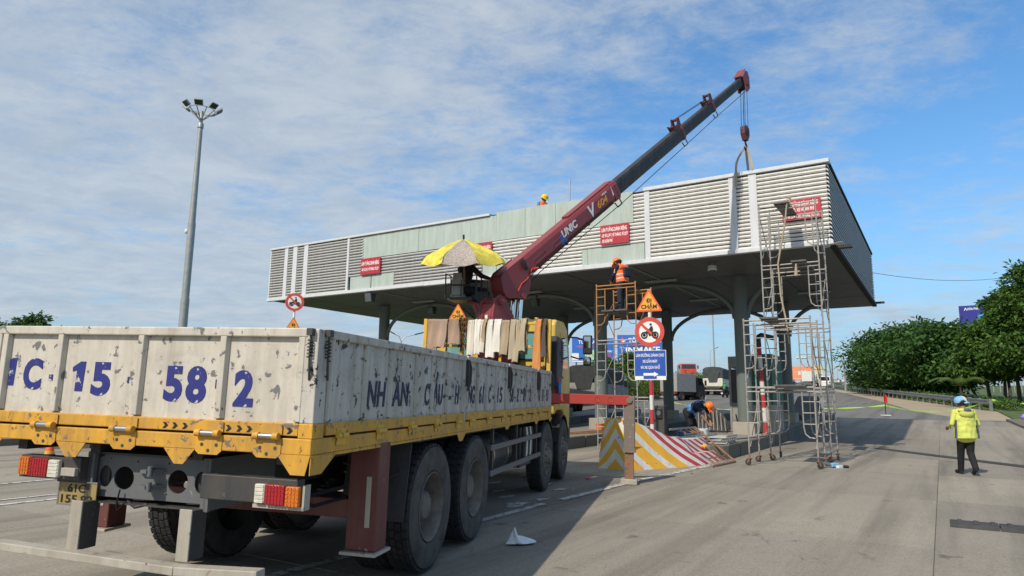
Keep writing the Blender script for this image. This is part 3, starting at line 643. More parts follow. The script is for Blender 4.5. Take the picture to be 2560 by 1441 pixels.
# ------------------------------------------------------------------ crane truck
TR0, TLO = 4.05, 2.323
TO = TF*TR0 + TLV*TLO
TW = 2.70
T = thing('crane_truck', 'dirty white and yellow flatbed truck with raised maroon crane boom', 'crane truck', (TO.x, TO.y, 0), 0)
T.rotation_euler = (.022, -.0087, rad(76))
TM = Matrix.Translation(T.location) @ T.rotation_euler.to_matrix().to_4x4()
TMI = TM.inverted()
def tw(x, y, z): return TM @ Vector((x, y, z))
def truck_bed():
    m = MB(); m.box(.06, 8.1, .06, TW-.06, 1.30, 1.38); m.build('bed_floor', 'chassis', T)
    for y in (.25, .9, 1.75, 2.4):
        m = MB(); m.box(.1, 8.1, y, y+.08, 1.14, 1.30); m.build('bed_bearer', 'chassis', T)
    for i in range(13):
        x = .35+i*.6; m = MB(); m.box(x, x+.06, .07, TW-.07, 1.19, 1.298); m.build('crossbeam', 'chassis', T)
    # sills
    for y0, y1, nm in ((0, .055, 0), (TW-.055, TW, 1)):
        m = MB(); m.box(0.0, 8.15, y0, y1, 1.225, 1.325)
        m.build('side_sill', 'bed_yellow', T, bevel=.006)
    m = MB(); m.box(-.05, .0, 0, TW, 1.225, 1.325); m.build('rear_sill', 'bed_yellow', T, bevel=.006)
    # folded brackets below the sills
    def brk(poly, off, nm='sill_bracket'): m = MB(); m.prism(poly, off); m.build(nm, 'bed_yellow', T)
    for a, b, c, d in ((.0, .03, .13, .24), (.85, .93, 1.0, 1.09), (1.73, 1.80, 1.89, 1.98), (2.46, 2.57, 2.67, 2.70)):
        zt = 1.10 if a < .5 or a > 2.3 else 1.125
        brk([(-.053, a, 1.225), (-.053, b, zt), (-.053, c, zt), (-.053, d, 1.225)], (.008, 0, 0))
    brk([(-.045, -.003, 1.225), (-.045, -.003, 1.10), (.10, -.003, 1.10), (.30, -.003, 1.225)], (0, .006, 0))
    brk([(-.045, -.003, 1.225), (.32, -.003, 1.225), (8.1, -.003, 1.225), (8.1, -.003, 1.205), (.34, -.003, 1.205)], (0, .006, 0), 'sill_lip')
    for x in (2.85, 4.82, 6.72, 7.9):
        brk([(x, -.004, 1.225), (x+.10, -.004, 1.13 if x < 4 else 1.16), (x+.20, -.004, 1.13 if x < 4 else 1.16), (x+.34, -.004, 1.225)], (0, .006, 0))
    # corner posts
    for y in (0, TW-.1):
        m = MB(); m.box(-.045, .095, y, y+.1, 1.42, 2.03); m.build('corner_post', 'bed_white_side' if y == 0 else 'bed_white', T, bevel=.008)
        m = MB(); m.box(-.047, .097, y-.002, y+.102, 1.326, 1.42); m.build('corner_post_foot', 'bed_yellow', T, bevel=.006)
    # tailgate
    tg = MB(); tg.box(-.012, .02, .105, TW-.105, 1.42, 1.985); TG = tg.build('tailgate', 'bed_white', T)
    m = MB(); m.box(-.05, .03, .08, TW-.08, 1.975, 2.035); m.build('top_rail', 'bed_white', TG, bevel=.008)
    for y in (.12, .71, 1.37, 2.06, 2.56):
        m = MB(); m.prism([(-.013, y-.035, 1.43), (-.048, y-.022, 1.43), (-.048, y+.022, 1.43), (-.013, y+.035, 1.43)], (0, 0, .545)); m.build('rib', 'bed_white', TG, bevel=.004)
    m = MB(); m.box(-.045, .02, .105, TW-.105, 1.34, 1.42); m.build('hinge_rail', 'bed_yellow', TG, bevel=.006)
    for y in (.31, .745, 1.42, 2.09):
        m = MB(); m.tube((-.075, y-.09, 1.335), (-.075, y-.05, 1.335), .024, 12); m.tube((-.075, y+.05, 1.335), (-.075, y+.09, 1.335), .024, 12)
        m.box(-.056, -.05, y-.1, y+.1, 1.345, 1.41); m.prism([(-.056, y-.1, 1.32), (-.056, y-.1, 1.222), (-.056, y-.07, 1.197), (-.056, y+.07, 1.197), (-.056, y+.1, 1.222), (-.056, y+.1, 1.32)], (.005, 0, 0))
        m.build('hinge', 'bed_yellow', TG, smooth=True)
        m = MB(); m.tube((-.075, y-.05, 1.335), (-.075, y+.05, 1.335), .018, 12); m.build('hinge_pin', 'steel', TG, smooth=True)
        m = MB()
        for dy, z in ((-.06, 1.26), (.05, 1.26), (0, 1.222)): m.tube((-.0585, y+dy, z), (-.0555, y+dy, z), .012, 8)
        m.build('bolt', 'chassis', TG)
    def rear_text(s, yl, yr, z0, z1, b=.06):
        text('lettering', s, z1-z0, 'paint_blue', TG, frame((-.0125, yl, z0), (0, -1, 0), (0, 0, 1)), b, 0, yl-yr)
    for s, a, b in (('6', 2.595, 2.585-.0), ):
        pass
    def rear_one(yl, yr, z0, z1):
        w, h = yl-yr, z1-z0; q = MB(); q.prism([(-.0125, yl-x*w, z0+z*h) for x, z in ((.32, 0), (.92, 0), (1, 1), (.60, 1), (.0, .80), (.02, .66), (.36, .70))], (-.003, 0, 0)); q.build('lettering', 'paint_blue', TG)
    rear_one(2.565, 2.465, 1.60, 1.80); rear_text('C', 2.39, 2.225, 1.59, 1.795); rear_one(1.955, 1.845, 1.575, 1.785); rear_text('5', 1.78, 1.62, 1.565, 1.78)
    rear_text('5', 1.17, 1.025, 1.545, 1.765); rear_text('8', .995, .835, 1.54, 1.765); rear_text('2', .62, .47, 1.525, 1.745)
    for y, z, w, h in ((2.14, 1.665, .035, .045), (1.47, 1.665, .014, .045), (.755, 1.655, .022, .06)):
        m = MB(); m.box(-.0155, -.0125, y-w/2, y+w/2, z-h/2, z+h/2); m.build('lettering', 'paint_blue', TG)
    # reflective arrow strip on the hinge rail
    for y in (1.10, 1.025, .945, .61, .53, .455, .38, .16):
        m = MB(); s = .022
        m.prism([(-.0475, y+s, 1.365+.027), (-.0475, y, 1.392), (-.0475, y-s, 1.372), (-.0475, y, 1.352), (-.0475, y+s, 1.352), (-.0475, y+.2*s, 1.372)], (.002, 0, 0)); m.build('arrow_mark', 'ink', TG)
    # latches at the rear right corner
    for yx in (((-.06, .05)), ((.05, -.02))):
        x, y = yx; m = MB()
        pts = [(x+.016*math.cos(t), y+.016*math.sin(t), 1.96-.0034*t) for t in [i*.6 for i in range(60)]]
        m.path(pts, .0045, 5); m.tube((x, y, 2.02), (x, y, 1.76), .007, 6); m.box(x-.025, x+.025, y-.02, y+.02, 1.985, 2.03)
        m.path([(x, y, 1.83), (x-.01, y-.01, 1.76), (x+.015, y, 1.70)], .009, 6)
        m.build('latch', 'chassis', T, smooth=True)
    # drop sides: four gates a side
    gates = [(.125, 3.075), (3.145, 4.93), (5.0, 6.84), (6.91, 8.07)]
    letters = [[('NH', .74, 1.07), ('ÂN', 1.20, 1.55), ('C', 1.93, 2.06), ('ẨU', 2.15, 2.42), ('-', 2.60, 2.68), ('H', 2.80, 2.93)],
               [('NG', 3.25, 3.50), ('61', 3.67, 3.87), ('C', 4.08, 4.18), ('-', 4.26, 4.33), ('15', 4.48, 4.74)],
               [('058', 5.03, 5.36), ('2', 5.55, 5.66), ('09', 5.93, 6.13), ('12', 6.27, 6.50)],
               [('36', 6.97, 7.18), ('41', 7.30, 7.50), ('51', 7.70, 7.92)]]
    ribs = [.68, 1.135, 1.70, 2.105, 2.52, 3.58, 3.97, 4.39, 5.45, 5.83, 6.20, 6.60, 7.24, 7.60]
    for k, (a, b) in enumerate(gates):
        for side in (0, 1):
            wm = 'bed_white_side' if side == 0 else 'bed_white'
            Y = (lambda y: y) if side == 0 else (lambda y: TW-y)
            def bx(mm, x0, x1, y0, y1, z0, z1):
                p, q = sorted((Y(y0), Y(y1))); mm.box(x0, x1, p, q, z0, z1)
            m = MB(); bx(m, a, b, .018, .05, 1.42, 1.985); G = m.build('side_gate', wm, T)
            m = MB(); bx(m, a, b, -.012, .06, 1.975, 2.035); m.build('top_rail', wm, G, bevel=.008)
            m = MB(); bx(m, a, b, -.008, .05, 1.34, 1.42); m.build('hinge_rail', 'bed_yellow', G, bevel=.006)
            for x in [a+.03, b-.03]+[r for r in ribs if a < r < b]:
                m = MB(); p, q = Y(-.006), Y(.017)
                m.prism([(x-.03, q, 1.43), (x-.018, p, 1.43), (x+.018, p, 1.43), (x+.03, q, 1.43)], (0, 0, .545)); m.build('rib', wm, G, bevel=.003)
            n = max(2, int((b-a)/.55))
            for i in range(n):
                x = a+.2+(b-a-.4)*i/(n-1); m = MB(); m.tube((x-.07, Y(-.02), 1.333), (x+.07, Y(-.02), 1.333), .017, 10); p, q = sorted((Y(-.012), Y(-.006))); m.box(x-.06, x+.06, p, q, 1.27, 1.38)
                m.build('hinge', 'rack_yellow', G, smooth=True)
            if side == 0:
                for s, x0, x1 in letters[k]:
                    z0, z1 = 1.520, 1.715
                    if s == '-': z0, z1 = 1.52, 1.715
                    text('lettering', s, z1-z0, 'paint_navy', G, frame((x0, .0165, z0), (1, 0, 0), (0, 0, 1)), .03, .12, x1-x0)
    for x in (3.11, 4.965, 6.875, 8.11):
        for y in (0, TW-.07):
            m = MB(); m.box(x-.032, x+.032, y, y+.07, 1.325, 2.02); m.build('stake_post', 'bed_white_side', T, bevel=.006)
        m = MB(); m.box(x-.02, x+.02, -.035, 0, 1.70, 1.99); m.path([(x, -.03, 1.98), (x+.05, -.04, 1.90), (x+.03, -.04, 1.74), (x-.03, -.035, 1.66)], .014, 6); m.build('stake_latch', 'chassis', T, smooth=True)
    m = MB(); m.box(8.08, 8.15, .07, TW-.07, 1.38, 2.02); m.build('front_bulkhead', 'bed_white', T)
def truck_rear():
    # chassis rails and rear cross member with its lightening holes
    for y in (.92, 1.72):
        m = MB(); m.box(.18, 10.6, y, y+.075, .84, 1.13); m.build('chassis_rail', 'chassis', T, bevel=.006)
    outer = [(-.46, -.145), (.46, -.145), (.46, .125), (.40, .15), (-.40, .15), (-.46, .12)]
    holes = [circ(-.395, -.005, .055, 20, .075), circ(-.235, -.01, .085, 24, .08), circ(.215, -.01, .082, 24, .08), circ(.405, -.005, .055, 20, .075),
             circ(-.13, .11, .008, 8), circ(.13, .11, .008, 8), circ(.13, -.1, .008, 8), circ(-.36, .12, .006, 8)]
    c = plate('rear_cross_member', [outer, *holes], .012, 'frame_grey', T, frame((.16, 1.335, .985), (0, -1, 0), (0, 0, 1)))
    for y0, y1 in ((.845, .865), (1.805, 1.825)):
        m = MB(); m.box(.10, .9, y0, y1, .80, 1.15); m.box(.10, .13, y0-.02, y1+.02, .80, 1.15); m.build('frame_end', 'frame_grey', T)
    m = MB(); m.box(.12, .30, .86, 1.81, 1.135, 1.15); m.box(.12, .30, .86, 1.81, .80, .812); m.build('frame_flange', 'chassis', T)
    m = MB()
    for z in (1.035, .93): m.prism([(.155, 1.31+.05, z), (.03, 1.31+.02, z), (.03, 1.31-.03, z), (.155, 1.31-.09, z)], (0, 0, .022)); m.tube((.055, 1.27, z-.02), (.055, 1.27, z+.045), .018, 10)
    m.build('tow_jaw', 'frame_grey', T, smooth=True)
    m = MB(); m.path([(.3, 1.10, .95), (.2, 1.08, .96), (.16, 1.05, .955)], .02, 8); m.build('drain_pipe', 'underrun', T, smooth=True)
    m = MB(); m.path([(.12, 1.56, .90), (.11, 1.57, .80), (.10, 1.55, .765), (.11, 1.52, .80), (.14, 1.50, .83)], .006, 5); m.path([(.14, 1.50, .82), (.12, 1.42, .79), (.14, 1.34, .81)], .012, 6); m.build('loose_cable', 'cable', T)
    # lamp arms, lamps
    m = MB(); m.box(.03, .12, .12, .84, .90, 1.06); m.build('lamp_arm', 'chassis', T, bevel=.006)
    m = MB(); m.box(.03, .12, 1.83, 2.36, .955, 1.11); m.build('lamp_arm', 'chassis', T, bevel=.006)
    def lamp(y0, y1, mt, z0, z1):
        m = MB(); m.box(-.005, .03, y0, y1, z0, z1); L = m.build('tail_lamp', mt, T, bevel=.008)
        m = MB(); n = max(2, int((y1-y0)/.022)); k = 5
        for i in range(n):
            for j in range(k):
                if mt == 'lens_clear' and i: continue
                yy = y0+(i+.5)*(y1-y0)/n; zz = z0+(j+.5)*(z1-z0)/k
                if mt == 'lens_clear': m.box(-.009, -.004, y0+.008, y1-.008, zz-.009, zz+.007)
                else: m.box(-.009, -.004, yy-.008, yy+.008, zz-.009, zz+.009)
        m.build('lens_rib', mt, L)
    lamp(.335, .41, 'lens_clear', .905, 1.025); lamp(.19, .33, 'lens_red', .90, 1.025); lamp(.085, .185, 'lens_amber', .895, 1.02)
    lamp(2.245, 2.335, 'lens_amber', .975, 1.10); lamp(2.085, 2.24, 'lens_red', .97, 1.095); lamp(1.985, 2.08, 'lens_clear', .97, 1.09)
    m = MB(); m.box(.02, .04, .06, .43, .872, .895); m.box(.02, .09, .06, .075, .872, 1.03); m.build('lamp_bracket', 'underrun', T)
    m = MB(); m.box(.0, .10, 1.845, 1.965, .985, 1.04); m.build('number_plate_lamp', 'underrun', T, bevel=.004)
    m = MB(); m.box(.10, .108, 1.74, 2.065, .775, .935); PL = m.build('number_plate', 'plate_yellow', T)
    m = MB(); m.box(.096, .101, 1.735, 2.07, .93, .94); m.box(.096, .101, 1.735, 2.07, .77, .78); m.box(.096, .101, 2.06, 2.07, .78, .93); m.build('plate_frame', 'steel', PL)
    text('lettering', '61C', .055, 'ink', PL, frame((.0995, 1.985, .865), (0, -1, 0), (0, 0, 1)), .01, 0, .15)
    text('lettering', '155.82', .055, 'ink', PL, frame((.0995, 2.035, .79), (0, -1, 0), (0, 0, 1)), .01, 0, .27)
    m = MB(); m.box(.09, .12, 1.83, 2.08, .93, .97); m.build('plate_bracket', 'chassis', T)
    # underrun bar on two legs, bent at the middle
    for y in (.86, 1.74):
        m = MB(); m.box(.0, .15, y-.0, y+.085, .50, .82); L = m.build('underrun_leg', 'chassis', T, bevel=.004)
        m = MB(); m.box(-.012, .0, y-.005, y+.09, .50, .83); m.build('leg_face', 'underrun', L, bevel=.004)
    m = MB()
    for a, b in (((-.02, 2.42, .495), (-.06, .88, .465)), ((-.06, .88, .465), (-.04, .29, .485))): m.bar(a, b, .10, .055)
    m.build('underrun_bar', 'underrun', T, bevel=.006)
    # rear outrigger
    m = MB(); m.box(1.00, 1.16, .0, TW, .655, .80); m.build('outrigger_beam', 'outrigger_maroon', T, bevel=.008)
    for y, s in ((0.0, 1), (TW-.24, -1)):
        m = MB(); m.box(.985, 1.19, y-.005, y+.245, .42, 1.24); O = m.build('outrigger_leg', 'outrigger_maroon', T, bevel=.012)
        m = MB(); m.box(.94, 1.23, y-.03, y+.27, .395, .42); m.build('foot_plate', 'underrun', O, bevel=.006)
        m = MB(); m.box(.979, .9855, y+.05, y+.09, .60, .98); m.build('reflector', 'underrun', O)
    # left outrigger slung lower behind the bar
    # rear mudguards
    for y0, y1 in ((.03, .62), (TW-.62, TW-.03)):
        m = MB(); m.sheet([[(1.72-.13*t, y0, 1.24-.70*t), (1.72-.13*t, y1, 1.24-.70*t)] for t in (0, .3, .6, .85, 1)], (.015, 0, 0)); m.build('mud_flap', 'rubber', T)
        m = MB(); m.path([(1.62, y0+.05, .95), (1.60, y0+.15, .90), (1.58, y0+.3, .98), (1.6, y1, 1.0)], .012, 6); m.build('flap_rod', 'chassis', T)
    m = MB(); m.path([(.25, .60, .95), (.6, .4, .86), (.95, .25, .90)], .018, 6); m.path([(.2, .3, .95), (.6, .32, .80), (.95, .25, .82)], .014, 6); m.build('air_hose', 'cable', T)
    m = MB(); m.lathe([(.11, 0), (.125, .02), (.125, .5), (.11, .52)], (1.3, .9, .95), (0, 1, 0), 18); m.build('air_tank', 'chassis', T, smooth=True)
    m = MB(); m.path([(1.16+.03*math.sin(i), .03, .72+.16*math.cos(i)*1.0) for i in [j*.5 for j in range(14)]], .010, 6); m.build('coiled_hose', 'underrun', T)
def wheel_meshes():
    R, w = .565, .285
    tp = [(.315, -.10), (.33, -.125), (.40, -.138), (.50, -.138), (.545, -.125), (.560, -.105), (.565, -.05), (.565, .05), (.560, .105), (.545, .125), (.50, .138), (.40, .138), (.33, .125), (.315, .10)]
    t = MB(); t.lathe(tp, (0, 0, 0), (0, 1, 0), 48, mfun=lambda i: 0 if 4 <= i <= 8 else 1, closed=True)
    for k in range(44):           # tread blocks
        a = 2*math.pi*k/44
        for z0, z1, da in ((-.112, -.065, 0), (-.055, -.005, .03), (.005, .055, 0), (.065, .112, .03)):
            vs = []
            for rr in (.556, .578):
                for aa, zz in ((a+da, z0), (a+da+.105, z0), (a+da+.105, z1), (a+da, z1)): vs.append((rr*math.cos(aa), zz, rr*math.sin(aa)))
            t.hexa(vs, 0)
    for k in range(60):
        a = 2*math.pi*k/60
        for s in (-1, 1):
            vs = []
            for rr, yy in ((.50, .139), (.555, .122)):
                pass
    tyre = t.mesh('tyre', ['tyre', 'tyre_dusty'])
    d = MB(); d.lathe([(.318, -.125), (.31, -.13), (.29, -.10), (.28, .02), (.27, .055), (.17, .06), (.15, .0), (.13, -.06), (.11, -.075), (0, -.075)], (0, 0, 0), (0, 1, 0), 40, cap0=False)
    for k in range(10):
        a = 2*math.pi*k/10; d.tube((.21*math.cos(a), .065, .21*math.sin(a)), (.21*math.cos(a), .015, .21*math.sin(a)), .017, 6)
    rear = d.mesh('rim', 'rim')
    d = MB(); d.lathe([(.318, -.125), (.31, -.13), (.285, -.10), (.275, -.06), (.255, -.095), (.21, -.125), (.16, -.13), (.13, -.15), (.10, -.20), (0, -.205)], (0, 0, 0), (0, 1, 0), 40, cap0=False)
    for k in range(10):
        a = 2*math.pi*k/10; d.tube((.19*math.cos(a), -.12, .19*math.sin(a)), (.19*math.cos(a), -.165, .19*math.sin(a)), .018, 6)
        a += math.pi/10; d.ball((.235*math.cos(a), -.108, .235*math.sin(a)), (.022, .012, .022), 8, 6)
    front = d.mesh('rim', 'rim')
    for me in (tyre, rear, front):
        bm = bmesh.new(); bm.from_mesh(me); bmesh.ops.recalc_face_normals(bm, faces=bm.faces); bm.to_mesh(me); bm.free()
        me.polygons.foreach_set('use_smooth', [True]*len(me.polygons)); me.set_sharp_from_angle(angle=rad(35))
    return tyre, rear, front
TYRE, RIM_R, RIM_F = wheel_meshes()
def wheels(parent, xs, tw_, R=.565, first=True):
    for x, dual in xs:
        for side in (0, 1):
            for k in range(2 if dual else 1):
                y = .145+k*.33; y = y if side == 0 else tw_-y
                w = link('wheel', TYRE, parent); w['label'] = 'double rear wheel' if dual else 'front wheel with exposed nuts'
                w.location = (x, y, R-.022*y+.01); w.rotation_euler = (0, random.uniform(0, 6), 0 if side == 0 else math.pi)
                if k == 0: r = link('rim', RIM_R if dual else RIM_F, w)
def truck_under():
    wheels(T, [(2.26, True), (3.66, True), (7.92, False), (9.62, False)], TW)
    for x in (2.26, 3.66, 7.92, 9.62):
        m = MB(); m.tube((x, .2, .565), (x, TW-.2, .565), .085, 12); m.ball((x, TW/2, .565), (.22, .22, .24), 14, 10); m.build('axle', 'chassis', T, smooth=True)
        m = MB()
        for y in (.88, 1.78):
            for i in range(4): m.bar((x-.55+.08*i, y, .74+.02*i), (x+.55-.08*i, y, .74+.02*i), .08, .018)
        m.build('leaf_spring', 'chassis', T)
    for y in (.02, TW-.06):       # side guards
        for z0 in (.62, .93):
            m = MB(); m.box(4.30, 7.40, y, y+.035, z0, z0+.065); m.build('side_guard_rail', 'frame_grey', T)
        for x in (4.5, 5.8, 7.2):
            m = MB(); m.box(x, x+.05, y+.04, y+.075, .58, 1.225); m.build('guard_hanger', 'chassis', T)
    m = MB(); m.lathe([(.22, 0), (.27, .02), (.27, 1.28), (.22, 1.3)], (4.75, .45, .80), (1, 0, 0), 24); TK = m.build('fuel_tank', 'chassis', T, smooth=True)
    for x in (5.0, 5.75):
        m = MB(); m.lathe([(.275, 0), (.28, .0), (.28, .05), (.275, .05)], (x, .45, .80), (1, 0, 0), 24); m.build('tank_strap', 'steel', TK)
    m = MB(); m.box(6.30, 7.05, .12, .75, .52, 1.12); B = m.build('tool_box', 'chassis', T, bevel=.015)
    for i in range(5):
        m = MB(); x = 6.42+.13*i; m.path([(x, .10, 1.12), (x+.01, .085, 1.0), (x-.005, .085, .75), (x, .10, .60)], .03, 6); m.build('hanging_strap', 'web_3' if i % 2 else 'web_7', B)
    m = MB(); m.box(5.2, 6.9, 1.95, 2.5, .55, 1.10); m.build('battery_box', 'chassis', T, bevel=.02)
    m = MB(); m.tube((4.2, 1.35, .72), (9.0, 1.35, .80), .06, 10); m.build('drive_shaft', 'chassis', T, smooth=True)
def truck_cab():
    # cab over engine, yellow
    prof = [(8.98, 1.25), (8.98, 3.00), (9.12, 3.08), (9.95, 3.12), (10.30, 3.02), (10.62, 2.62), (10.82, 1.95), (10.84, 1.0), (10.25, 1.0), (10.15, 1.22), (9.95, 1.32), (9.3, 1.32), (9.1, 1.25)]
    m = MB(); m.prism([(x, .10, z) for x, z in prof], (0, TW-.2, 0)); C = m.build('cab', 'cab_yellow', T, bevel=.04)
    for i in range(9):
        y = .5+i*.2; m = MB(); m.box(9.15, 9.9, y, y+.07, 3.07, 3.125); m.build('roof_corrugation', 'cab_yellow', C, bevel=.012)
    m = MB(); m.prism([(9.5, .088, 1.38), (9.5, .088, 2.85), (10.12, .088, 2.85), (10.42, .088, 2.35), (10.5, .088, 1.38)], (0, .02, 0)); D = m.build('door', 'cab_yellow', C, bevel=.008)
    m = MB(); m.prism([(9.56, .078, 2.15), (9.56, .078, 2.78), (10.07, .078, 2.78), (10.36, .078, 2.32), (10.36, .078, 2.15)], (0, .012, 0)); m.build('window', 'glass_dark', D)
    m = MB(); m.box(9.6, 9.72, .06, .088, 1.95, 1.99); m.build('handle', 'black_plastic', D)
    m = MB(); m.prism([(9.5, TW-.088, 1.38), (9.5, TW-.088, 2.85), (10.12, TW-.088, 2.85), (10.42, TW-.088, 2.35), (10.5, TW-.088, 1.38)], (0, -.02, 0)); D2 = m.build('door', 'cab_yellow', C)
    m = MB(); m.prism([(9.56, TW-.078, 2.15), (9.56, TW-.078, 2.78), (10.07, TW-.078, 2.78), (10.36, TW-.078, 2.32), (10.36, TW-.078, 2.15)], (0, -.012, 0)); m.build('window', 'glass_dark', D2)
    m = MB(); m.hexa([(10.66, .3, 2.02), (10.84, .3, 2.02), (10.84, TW-.3, 2.02), (10.66, TW-.3, 2.02), (10.36, .35, 2.9), (10.42, .35, 2.92), (10.42, TW-.35, 2.92), (10.36, TW-.35, 2.9)]); m.build('windscreen', 'glass_dark', C)
    for y0, y1 in ((.36, .80), (1.85, 2.30)):
        m = MB(); m.box(8.962, 8.98, y0, y1, 2.30, 2.80); Wd = m.build('rear_window', 'glass_aqua', C)
        m = MB(); m.box(8.95, 8.965, y0-.03, y1+.03, 2.80, 2.83); m.box(8.95, 8.965, y0-.03, y1+.03, 2.27, 2.30); m.box(8.95, 8.965, y0-.03, y0, 2.30, 2.80); m.box(8.95, 8.965, y1, y1+.03, 2.30, 2.80); m.build('window_frame', 'black_plastic', Wd)
    # air intake stack behind the cab, with ribs
    m = MB(); m.prism([(8.55, -.02, 1.75), (8.55, -.02, 2.62), (8.62, -.02, 2.72), (9.18, -.02, 2.68), (9.22, -.02, 2.2), (9.05, -.02, 1.75)], (0, .24, 0)); A = m.build('air_intake', 'black_plastic', C, bevel=.03)
    for i in range(9):
        m = MB(); m.box(8.98, 9.2, -.032, -.018, 2.25+.045*i, 2.27+.045*i); m.build('rib', 'black_plastic', A)
    m = MB(); m.lathe([(.0, -.026), (.05, -.026), (.05, -.018)], (8.85, 0, 2.4), (0, 1, 0), 16); m.build('vent', 'black', A)
    m = MB(); m.tube((8.75, .05, 1.45), (8.75, .05, 1.95), .10, 14); S = m.build('exhaust_wrap', 'outrigger_red', C, smooth=True)
    m = MB(); m.path([(8.65, -.04, 1.85), (8.62, -.05, 1.7), (8.7, -.06, 1.55)], .04, 8); m.build('hose', 'plastic_blue', S, smooth=True)
    # mirrors
    for s in (0, 1):
        Y = (lambda y: y) if s == 0 else (lambda y: TW-y)
        m = MB(); m.path([(10.62, Y(.10), 2.86), (10.74, Y(-.05), 2.86), (10.78, Y(-.26), 2.78)], .018, 6); m.path([(10.74, Y(.08), 2.45), (10.78, Y(-.1), 2.40), (10.78, Y(-.25), 2.45)], .018, 6); mm = m.build('mirror_arm', 'black_plastic', C, smooth=True)
        m = MB(); p, q = sorted((Y(-.18), Y(-.38))); m.box(10.72, 10.84, p, q, 2.50, 2.92); m.build('mirror', 'black_plastic', mm, bevel=.03)
        m = MB(); m.box(10.714, 10.72, p+.03, q-.03, 2.64, 2.88); m.build('mirror_glass', 'mirror_glass', mm)
        m = MB(); m.box(10.72, 10.82, p+.01, q-.01, 2.25, 2.45); m.build('mirror', 'black_plastic', mm, bevel=.04)
        m = MB(); m.ball((10.712, (p+q)/2, 2.35), (.015, .07, .07), 12, 8); m.build('mirror_glass', 'mirror_glass', mm)
    for x in (7.92, 9.62):
        for y0, y1 in ((.02, .36), (TW-.36, TW-.02)):
            m = MB(); m.sheet([[(x+.64*math.cos(t), y0, .565+.66*math.sin(t)), (x+.64*math.cos(t), y1, .565+.66*math.sin(t))] for t in [math.pi*(.08+.84*i/12) for i in range(13)]], (0, 0, .015)); m.build('mudguard', 'black_plastic', T, smooth=True)
    m = MB(); m.box(10.55, 10.95, .12, TW-.12, .45, 1.02); m.build('bumper', 'cab_yellow', C, bevel=.04)
    m = MB(); m.box(10.2, 10.5, .03, .35, .50, .95); m.build('step', 'black_plastic', C, bevel=.02)
truck_bed(); truck_rear(); truck_under(); truck_cab()

def rack():
    for y in (.03, 2.42):
        m = MB(); m.box(8.12, 8.19, y, y+.07, 2.02, 2.98); m.build('rack_post', 'rack_yellow', T, bevel=.006)
    for y in (.95, 1.70):
        m = MB(); m.box(8.13, 8.18, y, y+.05, 2.02, 2.90); m.build('rack_post', 'rack_yellow', T, bevel=.006)
    for z in (2.88, 2.45):
        m = MB(); m.box(8.13, 8.185, .03, 2.49, z, z+.05); m.build('rack_rail', 'rack_yellow', T, bevel=.006)
rack()
def px_y(u): return 2.44-(u-1060)/306*2.38
def sling(label, u0, u1, m, drop, seed, fan=0., thick=.05):
    """webbing sling folded over the rack rail: front fall seen from the truck bed, back fall behind"""
    random.seed(seed); a, b = sorted((px_y(u0), px_y(u1))); top = 2.945+random.uniform(-.005, .03); drop *= random.uniform(.8, 1.12)
    t = thing('webbing_sling', label, 'sling', tw(8.157, (a+b)/2, top), 0, 'webbing slings hung over the rack behind the cab')
    t.rotation_euler = T.rotation_euler; c = (a+b)/2
    n = 9; rows = []
    ph = random.uniform(0, 6); sk = random.uniform(-.05, .05)
    for i in range(22):
        s = i/21*2-1                          # -1 front end, +1 back end
        if abs(s) < .12: x, z = .065*s/.12, .02*(1-(s/.12)**2)
        else: x = math.copysign(.07+.05*(abs(s)-.12)+.012*math.sin(6*s+ph), s); z = -(abs(s)-.12)/.88*(drop if s < 0 else drop*.8)
        f = max(0, -s); w = (b-a)/2*(.95+fan*.8*f)
        rows.append([(-abs(x)*1.0 if s < 0 else x, w*(2*j/(n-1)-1)+sk*f+.012*math.sin(4*s+ph+j), z+.006*math.sin(3*j+ph)-.02*abs(2*j/(n-1)-1)*f) for j in range(n)])
    # pleats
    for r in rows:
        for j in range(n): p = r[j]; r[j] = (p[0]+.004*math.sin(j*1.1+ph), p[1], p[2])
    q = MB(); q.sheet(rows, (-.012, 0, .004)); q.build('strap', m, t, smooth=True)
    q = MB(); q.sheet([[(p[0]-.016, p[1]*.96+.004, p[2]+.004) for p in r] for r in rows[:9]], (-.01, 0, 0)); q.build('outer_fold', m, t, smooth=True)
SL = [('brown webbing sling at the left end of the rack', 1066, 1092, 'web_0', .60, 0.15), ('reddish brown webbing sling second from the left of the rack', 1090, 1118, 'web_1', .58, .12), ('brown webbing sling just left of the rusty chain', 1120, 1146, 'web_0', .56, .2),
      ('cream webbing sling just right of the rusty chain', 1170, 1184, 'web_2', .62, .35), ('narrow white webbing sling in the middle left of the rack', 1184, 1198, 'web_3', .64, .3), ('thin cream sling beside a brown strip', 1198, 1210, 'web_2', .62, .2), ('short dirty brown strip between cream slings', 1208, 1217, 'web_4', .45, .1),
      ('wide white webbing sling at the middle of the rack', 1217, 1232, 'web_3', .72, .4), ('long white webbing sling with a torn lower edge', 1232, 1250, 'web_3', .70, .3), ('dark brown webbing sling right of the white slings', 1252, 1272, 'web_4', .66, .1), ('tan webbing sling with a buckle', 1272, 1286, 'web_5', .80, .45), ('tan webbing sling right of the buckle sling', 1285, 1298, 'web_5', .78, .3), ('pale tan sling beside the cab rear window', 1297, 1311, 'web_5', .70, .25),
      ('orange webbing sling beside the right rack post', 1334, 1350, 'web_6', .82, .2), ('black and orange sling at the right rack post', 1351, 1361, 'web_7', .80, .15)]
for i, (l, a, b, mm, d, fn) in enumerate(SL): sling(l, a, b, mm, d, 40+i, fn)
random.seed(11)
